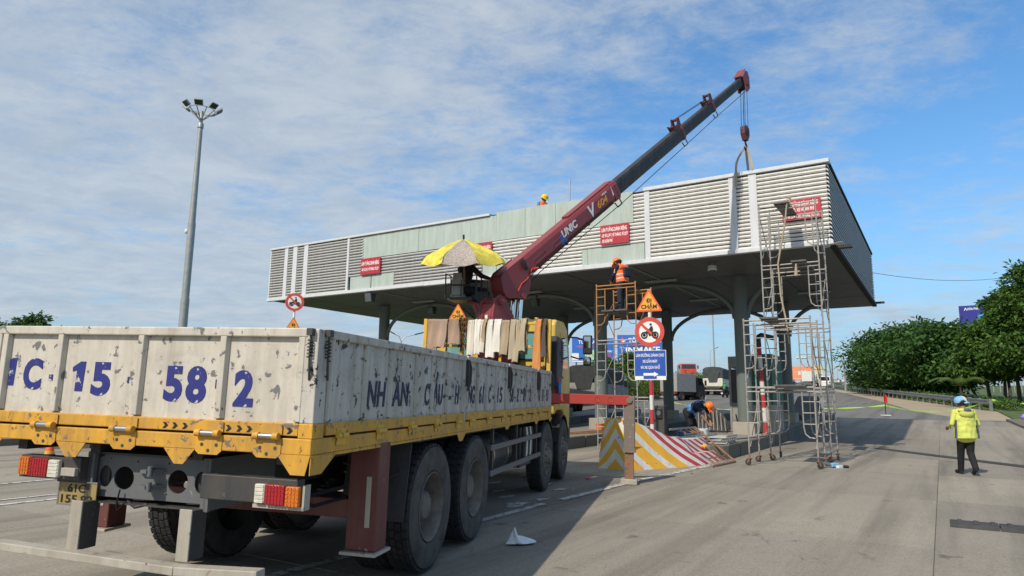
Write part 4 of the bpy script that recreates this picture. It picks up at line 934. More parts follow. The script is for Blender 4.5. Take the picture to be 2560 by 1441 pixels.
def chain():
    y = px_y(1156); t = thing('hoist_chain', 'rusty chain hanging over the rack between brown and cream slings', 'chain', tw(8.157, y, 2.94)); t.rotation_euler = T.rotation_euler
    q = MB()
    for strand, (oy, L) in enumerate(((-.06, .62), (-.02, .7), (.03, .66), (.07, .58))):
        n = int(L/.045)
        for i in range(n):
            z = -.045*i+.03; x = -.06-.015*math.sin(i*.7+strand); c = Vector((x, oy+.008*math.sin(i+strand), z)); f = i % 2
            ring = [c+(Vector((0, .018*math.cos(a), .032*math.sin(a))) if f else Vector((.018*math.cos(a), 0, .032*math.sin(a)))) for a in [2*math.pi*k/8 for k in range(8)]]
            q.path(ring, .007, 5, closed=True)
    q.path([(-.06, -.06, .02), (0, -.02, .05), (.06, .03, .02), (.07, .04, -.3)], .025, 6)
    q.build('chain_link', 'chain', t, smooth=True)
chain()
# ------------------------------------------------------------------ crane on the truck
def to_truck(p): return TMI @ Vector(p)
def crane():
    tipw = at_e2(1858, 200, CE2-.05)
    Tp = to_truck(tipw); H = Vector((8.30, 1.42, 3.34))
    ax = (Tp-H).normalized(); Ltot = (Tp-H).length
    hz = Vector((ax.x, ax.y, 0)).normalized(); rt = Vector((hz.y, -hz.x, 0)); up = rt.cross(ax).normalized()
    def B(s, r, u): return H+ax*s+rt*r+up*u
    def param(u, v):    # distance along the boom whose picture is nearest a pixel
        best = min((abs(px(TM @ B(s*.02, 0, 0))[0]-u), s*.02) for s in range(int(Ltot/.02)+30)); return best[1]
    # turning column
    cc = Vector((8.58, 1.15, 0))
    m = MB(); m.lathe([(.42, 1.15), (.42, 1.75), (.34, 1.80), (.34, 2.25), (.30, 2.3)], (cc.x, cc.y, 0), n=24); CB = m.build('crane_base', 'crane_red', T, smooth=True)
    m = MB(); m.box(8.2, 8.95, .35, 2.35, 1.13, 1.45); m.build('base_frame', 'outrigger_maroon', CB, bevel=.02)
    def oriented(poly, w, off=0):   # polygon in (along hz, z) about the column axis, width w
        return [cc+hz*a+rt*(-w/2+off)+Vector((0, 0, z)) for a, z in poly]
    pl = [(-.30, 2.2), (-.34, 3.05), (-.30, 3.36), (-.16, 3.47), (.0, 3.38), (.20, 3.10), (.30, 2.75), (.30, 2.2)]
    COLM = None
    for off in (-.19, .19):
        m = MB(); m.prism(oriented(pl, .06, off), rt*.06); o = m.build('crane_column_cheek', 'crane_red', T, bevel=.012)
    m = MB(); m.prism(oriented([(-.30, 2.2), (-.34, 3.05), (-.30, 3.3), (-.05, 3.25), (.2, 2.9), (.26, 2.2)], .30), rt*.30); COLM = m.build('crane_column', 'crane_red', T, bevel=.015)
    pv = cc+hz*(-.16)+Vector((0, 0, 3.34))
    m = MB(); m.tube(pv-rt*.29, pv+rt*.29, .07, 16); m.tube(pv-rt*.31, pv+rt*.31, .035, 12); q = cc+hz*.16+Vector((0, 0, 2.85)); m.tube(q-rt*.27, q+rt*.27, .055, 14); m.build('pivot_pin', 'crane_red', COLM, smooth=True)
    for k in (.04, .12):
        m = MB(); m.prism([cc+hz*(-.325-.02)+rt*(-.15+k*.7)+Vector((0, 0, 2.35)), cc+hz*(-.345)+rt*(-.12+k*.7)+Vector((0, 0, 2.35)), cc+hz*(-.365)+rt*(-.12+k*.7)+Vector((0, 0, 3.1)), cc+hz*(-.365)+rt*(-.15+k*.7)+Vector((0, 0, 3.1))], hz*-.012); m.build('rib', 'crane_red', COLM)
    m = MB(); a = cc+hz*-.352+rt*.02+Vector((0, 0, 2.98)); m.prism([a, a+rt*.07, a+rt*.07+Vector((0, 0, .09)), a+Vector((0, 0, .09))], hz*-.008); m.build('data_plate', 'sign_white', COLM)
    # boom sections: hexagonal boxes
    def hexsec(w, h): return [(-w*.36, -h/2), (w*.36, -h/2), (w/2, -h*.28), (w/2, h*.30), (w*.40, h/2), (-w*.40, h/2), (-w/2, h*.30), (-w/2, -h*.28)]
    def section(nm, s0, s1, w, h, mt, drop=0):
        m = MB(); m.prism([B(s0, r, u+drop) for r, u in hexsec(w, h)], ax*(s1-s0)); return m.build(nm, mt, T, bevel=.012)
    s1 = param(1532, 478); s2 = param(1700, 335); s3 = param(1778, 262); s4 = Ltot
    b1 = section('boom_base_section', .62, s1, .31, .42, 'crane_red')
    b2 = section('boom_second_section', s1-.3, s2, .255, .35, 'boom_black')
    b3 = section('boom_third_section', s2-.3, s3, .215, .295, 'boom_black')
    b4 = section('boom_tip_section', s3-.3, s4, .175, .245, 'boom_black')
    # heel plates of the base section
    for off in (-.172, .142):
        m = MB(); m.prism([B(s, off, u*.88) for s, u in ((.46, -.08), (.56, .20), (.7, .26), (1.3, .25), (1.36, .0), (1.22, -.34), (1.02, -.54), (.82, -.56), (.68, -.40), (.52, -.32), (.46, -.22))], rt*.03); m.build('heel_plate', 'crane_red', b1, bevel=.006)
    m = MB(); m.prism([B(s, -.14, u*.86) for s, u in ((.47, -.08), (.57, .19), (.7, .25), (.7, -.38), (.53, -.30), (.47, -.21))], rt*.28); m.build('heel_block', 'crane_red', b1, bevel=.01)
    # collars
    def collar(par, s, w, h, L=.16, mt='crane_red'):
        m = MB(); m.prism([B(s-L, r, u) for r, u in hexsec(w, h)], ax*L); return m.build('collar', mt, par, bevel=.012)
    collar(b1, s1+.02, .345, .455, .24); collar(b2, s2+.03, .285, .38, .12, 'outrigger_maroon'); collar(b3, s3+.03, .245, .32, .12, 'outrigger_maroon')
    m = MB(); m.box(0, 1, 0, 1, 0, 1); m = MB()
    m.prism([B(s1*.62, -.10, .21), B(s1*.62, .10, .21), B(s1*.62, .10, .255), B(s1*.62, -.10, .255)], ax*(s1*.37)); m.build('top_cover', 'crane_red', b1, bevel=.012)
    # raised oval pressings on the near side
    for s in (1.75, 2.45):
        c_ = [B(s+(.16*(1 if math.cos(t) > 0 else -1)+.06*math.cos(t)), .156, -.035+.05*math.sin(t)) for t in [2*math.pi*i/20 for i in range(20)]]
        m = MB(); m.path(c_, .007, 6, closed=True); m.build('pressing', 'crane_red', b1, smooth=True)
    # brackets for the winch rope above the collars, rope guides below
    for par, s, h in ((b2, s2, .175), (b3, s3, .147)):
        m = MB()
        for r in (-.10, .08):
            m.prism([B(s-.30, r, h), B(s+.02, r, h), B(s+.04, r, h+.22), B(s-.06, r, h+.26), B(s-.12, r, h+.12), B(s-.22, r, h+.10), B(s-.34, r, h+.16)], rt*.025)
        m.tube(B(s-.0, -.10, h+.2), B(s-.0, .105, h+.2), .04, 10); m.tube(B(s-.28, -.10, h+.1), B(s-.28, .105, h+.1), .03, 10); m.build('rope_bracket', 'outrigger_maroon', par)
    for par, s, h in ((b1, s1, -.225), (b2, s2, -.188), (b3, s3, -.158)):
        m = MB(); m.path([B(s-.05, .12, h), B(s-.03, .12, h-.14), B(s-.22, .12, h-.14), B(s-.27, .12, h-.01)], .016, 6); m.build('rope_guide', 'outrigger_maroon', par, smooth=True)
    m = MB()
    for r in (-.05, .05): m.tube(B(s2-.05, r, .175+.22), B(s3-.25, r, .147+.14), .008, 5)
    m.build('extension_rope', 'cable', b2)
    m = MB(); m.path([B(.9, .14, -.34), B(1.6, .13, -.29), B(s1, .12, -.355), B(s2, .12, -.32), B(s3, .12, -.29), B(s4-.1, .05, -.32)], .009, 6); m.build('winch_rope', 'cable', b1)
    # winch and valve bits round the heel
    m = MB(); m.tube(B(.64, -.12, -.20), B(.64, .13, -.20), .11, 16); m.build('winch_drum', 'dark_steel', b1, smooth=True)
    m = MB(); m.path([B(.75, .18, -.28), B(.95, .185, -.20), B(1.15, .185, -.20), B(1.4, .18, -.10)], .014, 6); m.path([B(1.4, .2, -.12), B(1.5, .22, -.16)], .03, 8); m.build('grab_handle', 'outrigger_red', b1, smooth=True)
    m = MB(); m.path([B(1.25, .19, .16), B(1.2, .23, .08), B(1.2, .23, -.02)], .04, 8); m.build('hanging_glove', 'black_cloth', b1, smooth=True)
    # lift cylinder
    c1 = B(.86, 0, -.43); c0 = Vector((c1.x, c1.y, 2.20))-hz*.10
    for r in (-.10, .10):
        m = MB(); m.tube(c0+rt*r, c0.lerp(c1, .42)+rt*r, .075, 16); o = m.build('lift_cylinder', 'crane_red' if 0 else 'dark_steel', T, smooth=True)
        m = MB(); m.tube(c0.lerp(c1, .40)+rt*r, c1+rt*r, .052, 14); m.build('piston_rod', 'chrome', o, smooth=True)
    m = MB(); m.tube(c1-rt*.2, c1+rt*.2, .06, 14); m.build('cylinder_pin', 'crane_red', b1, smooth=True)
    # boom head
    hd = MB()
    for r in (-.14, .11):
        hd.prism([B(s4-.22, r, .15), B(s4+.06, r, .24), B(s4+.16, r, .17), B(s4+.13, r, -.02), B(s4+.02, r, -.22)+Vector((0, 0, -.10)), B(s4-.12, r, -.20)+Vector((0, 0, -.18)), B(s4-.28, r, -.20)+Vector((0, 0, -.10)), B(s4-.26, r, -.14)], rt*.03)
    HD = hd.build('boom_head', 'crane_red', b4, bevel=.006)
    m = MB(); a = B(s4-.08, 0, -.10)+Vector((0, 0, -.08)); m.tube(a-rt*.11, a+rt*.11, .13, 18); m.tube(a-rt*.17, a+rt*.17, .035, 10); m.build('sheave', 'dark_steel', HD, smooth=True)
    m = MB(); m.box(0, 0.01, 0, .01, 0, .01)
    m = MB(); m.prism([B(s4-.30, -.13, .18), B(s4-.30, .13, .18), B(s4+.10, .13, .27), B(s4+.10, -.13, .27)], up*.02); m.build('head_cover', 'crane_red', HD)
    # hoses, clamps and collar bolts
    for k, (r, u) in enumerate(((.165, -.165), (.168, -.195))):
        m = MB(); m.path([B(.9, r, u-.05), B(1.4, r, u+.0), B(2.2, r, u), B(3.0, r, u+.004), B(s1-.35, r, u)], .011, 6); m.build('hydraulic_hose', 'cable', b1, smooth=True)
    for s_ in (1.6, 2.6, 3.5):
        m = MB(); m.prism([B(s_, .153, -.215), B(s_, .185, -.215), B(s_, .185, -.145), B(s_, .153, -.145)], ax*.04); m.build('hose_clamp', 'dark_steel', b1)
    m = MB()
    for u_ in (-.12, -.04, .04, .12): m.tube(B(s1-.10, .17, u_), B(s1-.10, .185, u_), .014, 6)
    m.build('collar_bolts', 'dark_steel', b1)
    # lettering on the near face (seen with the tip to the right: x along the boom, y up)
    F = lambda s, u: frame(B(s, .1565, u), ax, up)
    text('lettering', 'UNIC', .155, 'letter_white', b1, F(s1*.525, -.05), .05, .12, .58)
    text('lettering', 'V', .27, 'letter_white', b1, F(s1*.745, -.12), .03, .25, .27)
    text('lettering', '604', .155, 'sign_yellow', b1, F(s1*.815, -.07), .02, .2, .42)
    m = MB(); m.prism([B(s1*.50, .156, -.16), B(s1*.545, .156, -.16), B(s1*.535, .156, .0), B(s1*.515, .156, .06), B(s1*.50, .156, -.02)], rt*.003); m.build('sticker', 'plastic_blue', b1)
    m = MB(); m.prism([B(s1*.945, .156, -.06), B(s1*.97, .156, -.02), B(s1*.975, .156, .15), B(s1*.955, .156, .17)], rt*.003); m.build('sticker', 'letter_white', b1)
    text('lettering', 'V604', .05, 'letter_white', b1, F(s1*.87, .11), .0, .1, .2)
    # hook block: two falls of rope
    lift = at_e2(1867, 437, CE2-.02)
    hb = Vector((tipw.x, tipw.y, 0)).lerp(Vector((lift.x, lift.y, 0)), .8)
    zblk = at_e2(1869, 332, CE2).z
    hk = to_truck((hb.x, hb.y, zblk))
    Z = TMI.to_3x3() @ Vector((0, 0, 1))
    m = MB(); m.prism([hk+rt*-.07+hz*a+Z*b for a, b in ((-.16, .16), (.0, .24), (.16, .16), (.17, -.06), (.07, -.26), (-.07, -.26), (-.17, -.06))], rt*.14); HB = m.build('hook_block', 'outrigger_maroon', T, bevel=.02)
    m = MB(); m.tube(hk-rt*.085, hk+rt*.085, .10, 18); m.build('sheave', 'dark_steel', HB, smooth=True)
    m = MB(); hp = hk-Z*.26; m.path([hp, hp-Z*.08, hp-Z*.13+hz*.05, hp-Z*.20+hz*.055, hp-Z*.26, hp-Z*.25-hz*.06, hp-Z*.19-hz*.08], [.03, .028, .03, .032, .034, .028, .012], 8); m.build('hook', 'dark_steel', HB, smooth=True)
    m = MB()
    for dx, dy in ((-.11, -.05), (-.06, .05), (.06, -.05), (.11, .05), (-.09, .02)): m.tube(B(s4-.08, dy, -.12)+hz*dx*.9+Z*-.1, hk+hz*dx+rt*dy+Z*.14, .008, 5)
    m.build('hoist_rope', 'cable', HB)
    # front outrigger, swung out
    o0, o1 = Vector((8.62, .15, 1.56)), Vector((9.25, -1.30, 1.56))
    m = MB(); m.bar(o0, o1, .17, .185); OB = m.build('outrigger_beam', 'outrigger_red', T, bevel=.012)
    d = (o1-o0).normalized(); nrm = Vector((d.y, -d.x, 0))
    for s in (.58, .74): 
        c_ = o0.lerp(o1, s)-Vector((0, 0, 0)); n = nrm if nrm.x < 0 else -nrm
        m = MB(); m.path([c_+n*.087+d*.055*math.cos(t)+Vector((0, 0, .055*math.sin(t))) for t in [2*math.pi*i/16 for i in range(16)]], .006, 5, closed=True); m.build('pressing', 'outrigger_red', OB)
    gzl = (TMI @ Vector((*(TM @ o1).xy, gz(TM @ o1)))).z
    m = MB(); m.box(o1.x-.09, o1.x+.09, o1.y-.10, o1.y+.10, .62, 1.64); OL = m.build('outrigger_leg', 'outrigger_steel', T, bevel=.008)
    m = MB(); m.tube(o1+Vector((-.1, 0, 0)), o1+Vector((-.12, 0, 0)), .055, 14); m.build('pin', 'outrigger_steel', OL)
    m = MB(); m.box(o1.x-.105, o1.x+.105, o1.y-.115, o1.y+.115, .60, .68); m.build('leg_band', 'outrigger_steel', OL)
    m = MB(); m.box(o1.x-.07, o1.x+.07, o1.y-.08, o1.y+.08, gzl+.10, .62); m.build('inner_leg', 'rust_pipe', OL)
    m = MB(); m.box(o1.x-.14, o1.x+.14, o1.y-.15, o1.y+.15, gzl+.005, gzl+.10); m.build('foot_pad', 'underrun', OL, bevel=.008)
    m = MB(); m.bar((8.62, TW-.1, 1.56), (8.62, TW+.05, 1.56), .17, .185); m.build('outrigger_beam', 'outrigger_red', T)
    # operator platform: seat and guard rails
    sc = Vector((8.42, 1.88, 3.44))
    m = MB(); m.box(8.25, 8.75, 1.60, 2.10, 3.36, 3.40); P = m.build('operator_platform', 'dark_steel', T)
    m = MB(); m.bar((8.5, 1.2, 3.15), (8.5, 1.75, 3.36), .08, .08); m.path([(8.55, 1.3, 2.75), (8.5, 1.42, 2.9), (8.45, 1.62, 3.30)], .04, 8); m.build('platform_arm', 'crane_red', P)
    m = MB(); m.sheet([[(8.27+.02*math.sin(3*j)-.04*(i/6), 1.79+.23*j/5 + (.03*(1-2*j/5) if i > 4 else 0), 3.46+.42*i/6) for j in range(6)] for i in range(7)], (.05, 0, 0)); m.build('seat_back', 'booth_grey', P, smooth=True)
    m = MB(); m.box(8.30, 8.62, 1.78, 2.06, 3.41, 3.48); m.build('seat', 'booth_grey', P, bevel=.02)
    m = MB()
    for y in (1.50, 2.12): m.path([(8.22, y, 3.38), (8.20, y, 3.86), (8.5, y, 3.86), (8.55, y, 3.40)], .014, 6)
    m.path([(8.20, 1.50, 3.64), (8.20, 2.12, 3.64)], .014, 6); m.path([(8.20, 1.50, 3.42), (8.19, 1.50, 3.72), (8.19, 1.80, 3.72), (8.20, 1.8, 3.42)], .012, 6)
    m.build('guard_rail', 'dark_steel', P, smooth=True)
    m = MB()
    for i in range(6): m.tube((8.62, 1.40+.05*i, 3.55), (8.60, 1.40+.05*i, 3.78), .008, 5)
    m.box(8.52, 8.72, 1.36, 1.70, 3.30, 3.56); m.build('control_levers', 'black_plastic', P)
    # slings from the hook to the fascia section
    for k, (dx, sag) in enumerate(((-.30, .10), (.06, 0), (.18, -.04))):
        a = TM @ (hk-Z*.45); e1v = lift.dot(E1)
        b = W(e1v-dx, CE2-.07, z=S1+.03); b2_ = W(e1v-dx+.02, CE2-.085, z=S1-.42)
        pts = [a.lerp(b, t)+Vector((0, 0, 0))-E1*(-sag*math.sin(math.pi*t)) for t in (0, .2, .4, .6, .8, 1)] + ([b2_] if k == 0 else [])
        m = MB(); w = .035
        rows = [[p+E1*w, p-E1*w] for p in pts]; m.sheet(rows, E2*-.012)
        tag(m.build('lifting_sling', 'web_5' if k != 1 else 'web_7'), ['tan lifting sling curving from the hook over the fascia top', 'dark middle lifting sling hanging straight from the crane hook', 'tan lifting sling at the right below the crane hook'][k], 'sling', 'slings below the crane hook')
crane()
def umbrella():
    t = thing('umbrella', 'yellow and grey beach umbrella shading the crane seat', 'umbrella', tw(8.42, 1.80, 3.40)); t.rotation_euler = (0.03, -.20, T.rotation_euler.z)
    m = MB(); m.tube((0, 0, -.02), (0, 0, 1.18), .017, 8); m.tube((0, 0, .1), (0, 0, .55), .024, 8, 0); m.build('pole', 'rust_pipe', t, smooth=True)
    R, n = .86, 8
    for k in range(n):
        a0 = 2*math.pi*(k-.5+.25)/n+math.pi; a1 = a0+2*math.pi/n; rows = []
        for i in range(8):
            s = i/7; row = []
            for j in range(7):
                q = j/6; a = a0+(a1-a0)*q; sagz = -.05*s*4*q*(1-q); r = R*s*(1-.10*4*q*(1-q)*s)
                z = 1.15-.37*s**1.25+sagz-.0*(s > .9)+.008*math.sin(9*q+5*s+k)
                if i == 7: z -= .09; r *= .985
                row.append((r*math.cos(a), r*math.sin(a), z))
            rows.append(row)
        m = MB(); m.sheet(rows, (0, 0, -.004)); m.build('canopy_panel', 'umb_grey' if k % 3 == 0 or k == 4 else 'umb_yellow', t, smooth=True)
    m = MB(); m.tube((0, 0, 1.15), (0, 0, 1.24), .02, 8); m.build('ferrule', 'black_plastic', t)
    for k in range(n):
        a = 2*math.pi*(k-.5+.25)/n+math.pi; m = MB(); m.path([(R*s*math.cos(a), R*s*math.sin(a), 1.135-.37*s**1.25) for s in (0, .3, .6, .85, 1.02)], .006, 5); m.build('rib', 'steel', t)
umbrella()
# ------------------------------------------------------------------ people
def capsule(mb, a, b, ra, rb, n=12):
    a, b = Vector(a), Vector(b); L = (b-a).length
    if L < 1e-5: mb.ball(a, ra, n, 8); return
    pts, rs = [], []; d = (b-a)/L
    for t in (-1, -.87, -.5, 0): pts.append(a+d*ra*t); rs.append(max(.001, ra*math.sqrt(max(0, 1-t*t))))
    for t in (0, .5, .87, 1): pts.append(b+d*rb*t); rs.append(max(.001, rb*math.sqrt(max(0, 1-t*t))))
    mb.path(pts, rs, n)
def person(name, label, loc, rotz, J, M, group=None, voxel=.009, fingers=True, head_tilt=(0, .1), scale=1.0, extra=None):
    """one continuous body: tapered limbs fused by a voxel remesh, coloured by the nearest limb.
    J: joints in metres, facing +y.  M: materials for skin, top, sleeve, trousers, shoes."""
    t = thing(name, label, 'person', loc, rotz, group); t.scale = (scale,)*3
    prim = []      # (a, b, ra, rb, material)
    V = Vector
    P = {k: V(v) for k, v in J.items()}
    pel, ch, nk, hd = P['pelvis'], P['chest'], P['neck'], P['head']
    f = V(J.get('face', (0, 1, 0))).normalized()
    prim += [(pel-V((.07, 0, 0)), pel+V((.07, 0, 0)), .125, .125, M['trousers']), (pel+(ch-pel)*.25, ch, .125, .155, M['top'])]
    shl, shr = P['sh_l'], P['sh_r']
    prim += [(shl*.75+shr*.25+V((0, 0, -.02)), shl*.25+shr*.75+V((0, 0, -.02)), .11, .11, M['top']), (ch, nk-(nk-ch)*.25, .14, .085, M['top']), (nk-(nk-ch)*.1, hd-(hd-nk)*.3, .055, .055, M['skin'])]
    upv = (hd-nk).normalized()
    prim += [(hd+upv*.03-f*.015, hd+upv*.03-f*.015, .098, .098, M['skin']), (hd-upv*.05+f*.03, hd-upv*.085+f*.045, .062, .045, M['skin']), (hd+f*.095-upv*.005, hd+f*.112-upv*.03, .012, .016, M['skin']),
             (hd+f*.085-upv*.065, hd+f*.085-upv*.065, .020, .020, M['skin'])]
    sd = f.cross(upv).normalized()
    for s in (-1, 1): prim += [(hd+sd*s*.098+upv*.01, hd+sd*s*.098-upv*.025, .018, .014, M['skin']), (hd+sd*s*.035+f*.085+upv*.012, hd+sd*s*.035+f*.085+upv*.012, .014, .014, M['skin'])]
    hands = []
    for s in 'lr':
        sh, el, wr = P['sh_'+s], P['el_'+s], P['wr_'+s]
        prim += [(sh, el, .068, .05, M['sleeve']), (el, wr, .05, .036, M.get('forearm', M['sleeve']))]
        d = (wr-el).normalized(); side = V(J.get('palm_'+s, (0, 0, -1))); side = (side-d*side.dot(d)).normalized(); ac = d.cross(side).normalized()
        k = wr+d*.085; prim += [(wr, k, .030, .036, M['skin'])]
        if fingers:
            for i, (o, L) in enumerate(((-.030, .062), (-.010, .075), (.010, .072), (.030, .055))):
                b = k+ac*o+d*.01; q = b+d*L*.55+side*.012; e = q+d*L*.25+side*L*.5
                prim += [(b, q, .0105, .0095, M['skin']), (q, e, .0095, .0085, M['skin'])]
            sg = -1 if s == 'l' else 1
            b = wr+d*.03+ac*(-.028); q = b+d*.035-ac*.028+side*.015; e = q+d*.03-ac*.004+side*.02
            prim += [(b, q, .014, .012, M['skin']), (q, e, .012, .010, M['skin'])]
        hp, kn, an, to = P['hip_'+s], P['kn_'+s], P['an_'+s], P['toe_'+s]
        prim += [(hp, kn, .102, .078, M['trousers']), (kn, an, .078, .062, M['trousers']), (an-V((0, 0, .01)), to, .052, .040, M['shoes']), (an, an+V((0, 0, -.04))+(an-to)*.12, .05, .045, M['shoes'])]
    for e in (extra or []): prim.append(tuple(V(x) if isinstance(x, tuple) else x for x in e))
    mb = MB()
    for a, b, ra, rb, _ in prim: capsule(mb, a, b, ra, rb)
    names = []
    for p in prim:
        if p[4] not in names: names.append(p[4])
    me = mb.mesh('body', names); o = bpy.data.objects.new('tmpbody', me); COL.objects.link(o)
    r = o.modifiers.new('r', 'REMESH'); r.mode = 'VOXEL'; r.voxel_size = voxel; r.use_smooth_shade = True
    s = o.modifiers.new('s', 'SMOOTH'); s.factor = .5; s.iterations = 3
    dg = bpy.context.evaluated_depsgraph_get(); m2 = bpy.data.meshes.new_from_object(o.evaluated_get(dg)); bpy.data.objects.remove(o)
    n = len(m2.polygons); c = np.empty(n*3); m2.polygons.foreach_get('center', c); c = c.reshape(-1, 3)
    best = np.full(n, 1e9); idx = np.zeros(n, int)
    for a, b, ra, rb, mt in prim:
        a, b = np.array(a), np.array(b); ab = b-a; L2 = max(ab@ab, 1e-9); tt = np.clip(((c-a)@ab)/L2, 0, 1)
        d = np.linalg.norm(c-(a+tt[:, None]*ab), axis=1)-(ra+(rb-ra)*tt); w = d < best
        best[w] = d[w]; idx[w] = names.index(mt)
    m2.materials.clear()
    for q in names: m2.materials.append(MATS[q])
    m2.polygons.foreach_set('material_index', idx.astype(np.int32)); m2.polygons.foreach_set('use_smooth', [True]*n); m2.update(); m2.name = 'body'
    link('body', m2, t)
    # eyes, brows and mouth
    q = MB()
    for s_ in (-1, 1): q.ball(hd+sd*s_*.034+f*.093+upv*.012, .0085, 8, 6); q.bar(hd+sd*s_*.018+f*.098+upv*.032, hd+sd*s_*.05+f*.088+upv*.032, .008, .006)
    q.bar(hd-sd*.022+f*.104-upv*.062, hd+sd*.022+f*.104-upv*.062, .006, .006); q.build('face_features', 'hair', t)
    q = MB(); a = hd+upv*.035-f*.02
    q.ball((0, 0, 0), (.108, .112, .095), 14, 10); h = q.build('hair', 'hair', t, smooth=True); h.matrix_local = frame(a, sd, f)
    t['_'] = 0; del t['_']
    return t, dict(hd=hd, up=upv, f=f, sd=sd)
def helmet(t, g, m):
    q = MB(); q.lathe([(.135, .0), (.137, .012), (.130, .03), (.125, .07), (.105, .115), (.065, .145), (0, .155)], (0, 0, 0), (0, 0, 1), 22, sx=1.0, sy=1.12)
    q.sheet([[(.135*math.cos(a)*k, .15*math.sin(a)*k+ (.05*(k-1)/.18 if k > 1 else 0), .008-.012*(k > 1)) for k in (.95, 1.18)] for a in [math.pi*(.12+.76*i/12) for i in range(13)]], (0, 0, .008))
    for x in (-.03, 0, .03): q.path([(x, -.10, .095), (x, -.03, .145), (x, .05, .143), (x, .11, .09)], .008, 6)
    o = q.build('helmet', m, t, smooth=True); o.matrix_local = frame(g['hd']+g['up']*.035, g['sd'], g['f']); return o
def shell(name, t, rings, m, th=.012):
    q = MB(); q.sheet(rings); o = q.build(name, m, t, smooth=True)
    if th > .01:
        sb = o.modifiers.new('d', 'SUBSURF'); sb.levels = sb.render_levels = 2
        tx = bpy.data.textures.get('folds') or bpy.data.textures.new('folds', 'CLOUDS'); tx.noise_scale = .09; tx.noise_depth = 2
        d = o.modifiers.new('f', 'DISPLACE'); d.texture = tx; d.strength = .05; d.mid_level = .45; d.texture_coords = 'LOCAL'
    s = o.modifiers.new('s', 'SOLIDIFY'); s.thickness = th; s.offset = 1; return o
def torso_rings(pel, ch, rx0, ry0, rx1, ry1, t0=.0, t1=1.0, n=18, k=7, gap=0):
    pel, ch = Vector(pel), Vector(ch); d = (ch-pel).normalized(); x = Vector((1, 0, 0)); x = (x-d*x.dot(d)).normalized(); y = d.cross(x)
    if y.y < 0 and abs(y.y) > .3: pass
    rows = []
    for i in range(k):
        s = t0+(t1-t0)*i/(k-1); c = pel.lerp(ch, s); rx = rx0+(rx1-rx0)*i/(k-1); ry = ry0+(ry1-ry0)*i/(k-1)
        rows.append([c+x*rx*math.cos(a)+y*ry*math.sin(a) for a in [2*math.pi*j/n for j in range(n+1)]])
    return rows
STAND = dict(pelvis=(0, 0, .93), chest=(0, .0, 1.27), neck=(0, .0, 1.45), head=(0, .02, 1.58), sh_l=(-.19, 0, 1.38), sh_r=(.19, 0, 1.38), el_l=(-.25, .0, 1.12), el_r=(.25, 0, 1.12), wr_l=(-.25, .1, .9), wr_r=(.25, .1, .9),
             hip_l=(-.09, 0, .90), hip_r=(.09, 0, .90), kn_l=(-.10, .03, .50), kn_r=(.10, .03, .50), an_l=(-.10, 0, .08), an_r=(.10, 0, .08), toe_l=(-.12, .16, .04), toe_r=(.12, .16, .04))
def J(**k): d = dict(STAND); d.update(k); return d
def ground_at(u, v, dz=0):
    r = ray(u, v)/FPX; t = 0
    for i in range(40000):
        t += .02*(1+t*.01); p = CAM+r*t
        if p.z <= gz(p)+dz: return p
    return p
def facing(vx, vy): return math.atan2(-vx, vy)      # rotz that turns +y to (vx, vy)

# pedestrian in a yellow jacket, walking away
p = ground_at(2424, 1188)
t, g = person('person', 'person in a yellow hooded jacket and blue cap walking away on the right', p, facing(.15, 1), J(
    el_l=(-.27, -.01, 1.12), wr_l=(-.25, .20, 1.06), el_r=(.29, .02, 1.12), wr_r=(.24, .22, 1.02), kn_l=(-.07, .14, .52), an_l=(-.06, .24, .08), toe_l=(-.08, .40, .045), kn_r=(.08, .04, .49), an_r=(.05, -.20, .16), toe_r=(.06, -.06, .045), head=(-.02, .03, 1.58)),
    dict(skin='skin', top='hivis', sleeve='hivis', trousers='black_cloth', shoes='shoe'), scale=.955, extra=[((0, 0, 1.0), (0, 0, 1.25), .155, .17, 'hivis'), ((-.06, .0, .86), (.06, .0, .86), .155, .155, 'hivis')])
shell('jacket', t, torso_rings((0, 0, .80), (0, 0, 1.42), .225, .17, .20, .135, 0, .93), 'hivis')
for s in (-1, 1):
    q = MB(); q.sheet([[(s*(.205+.02*(1-i/6)), -.10+.07*j, .81+.40*i/6) for j in (0, 1)] for i in range(7)], (s*.02, 0, 0)); q.build('side_panel', 'grey_cloth', t, smooth=True)
q = MB(); q.ball((0, -.135, 1.36), (.155, .075, .10), 16, 10); q.ball((0, -.11, 1.42), (.17, .10, .055), 16, 8); q.build('hood', 'hivis', t, smooth=True)
q = MB(); q.ball((0, -.13, 1.425), (.115, .095, .05), 14, 8); q.build('hood_lining', 'grey_cloth', t, smooth=True)
q = MB(); q.lathe([(.118, -.01), (.122, .02), (.115, .07), (.085, .115), (.04, .135), (0, .138)], (0, 0, 0), (0, 0, 1), 20, sy=1.1, mfun=lambda i: 0)
o = q.build('cap', ['cap_blue', 'cap_cream'], t, smooth=True); o.matrix_local = frame(g['hd']+g['up']*.03, g['sd'], g['f'])
for pl in o.data.polygons: pl.material_index = 1 if pl.center.x > .03 else 0
q = MB(); q.sheet([[(.115*math.cos(a)*k, -.125*math.sin(a)*k, -.005-.03*(k-1)*3) for k in (.95, 1.35)] for a in [math.pi*(.1+.8*i/10) for i in range(11)]], (0, 0, .008)); b = q.build('cap_brim', 'cap_blue', t, smooth=True); b.matrix_local = frame(g['hd']+g['up']*.03, g['sd'], g['f']) @ Matrix.Rotation(rad(75), 4, 'Z')

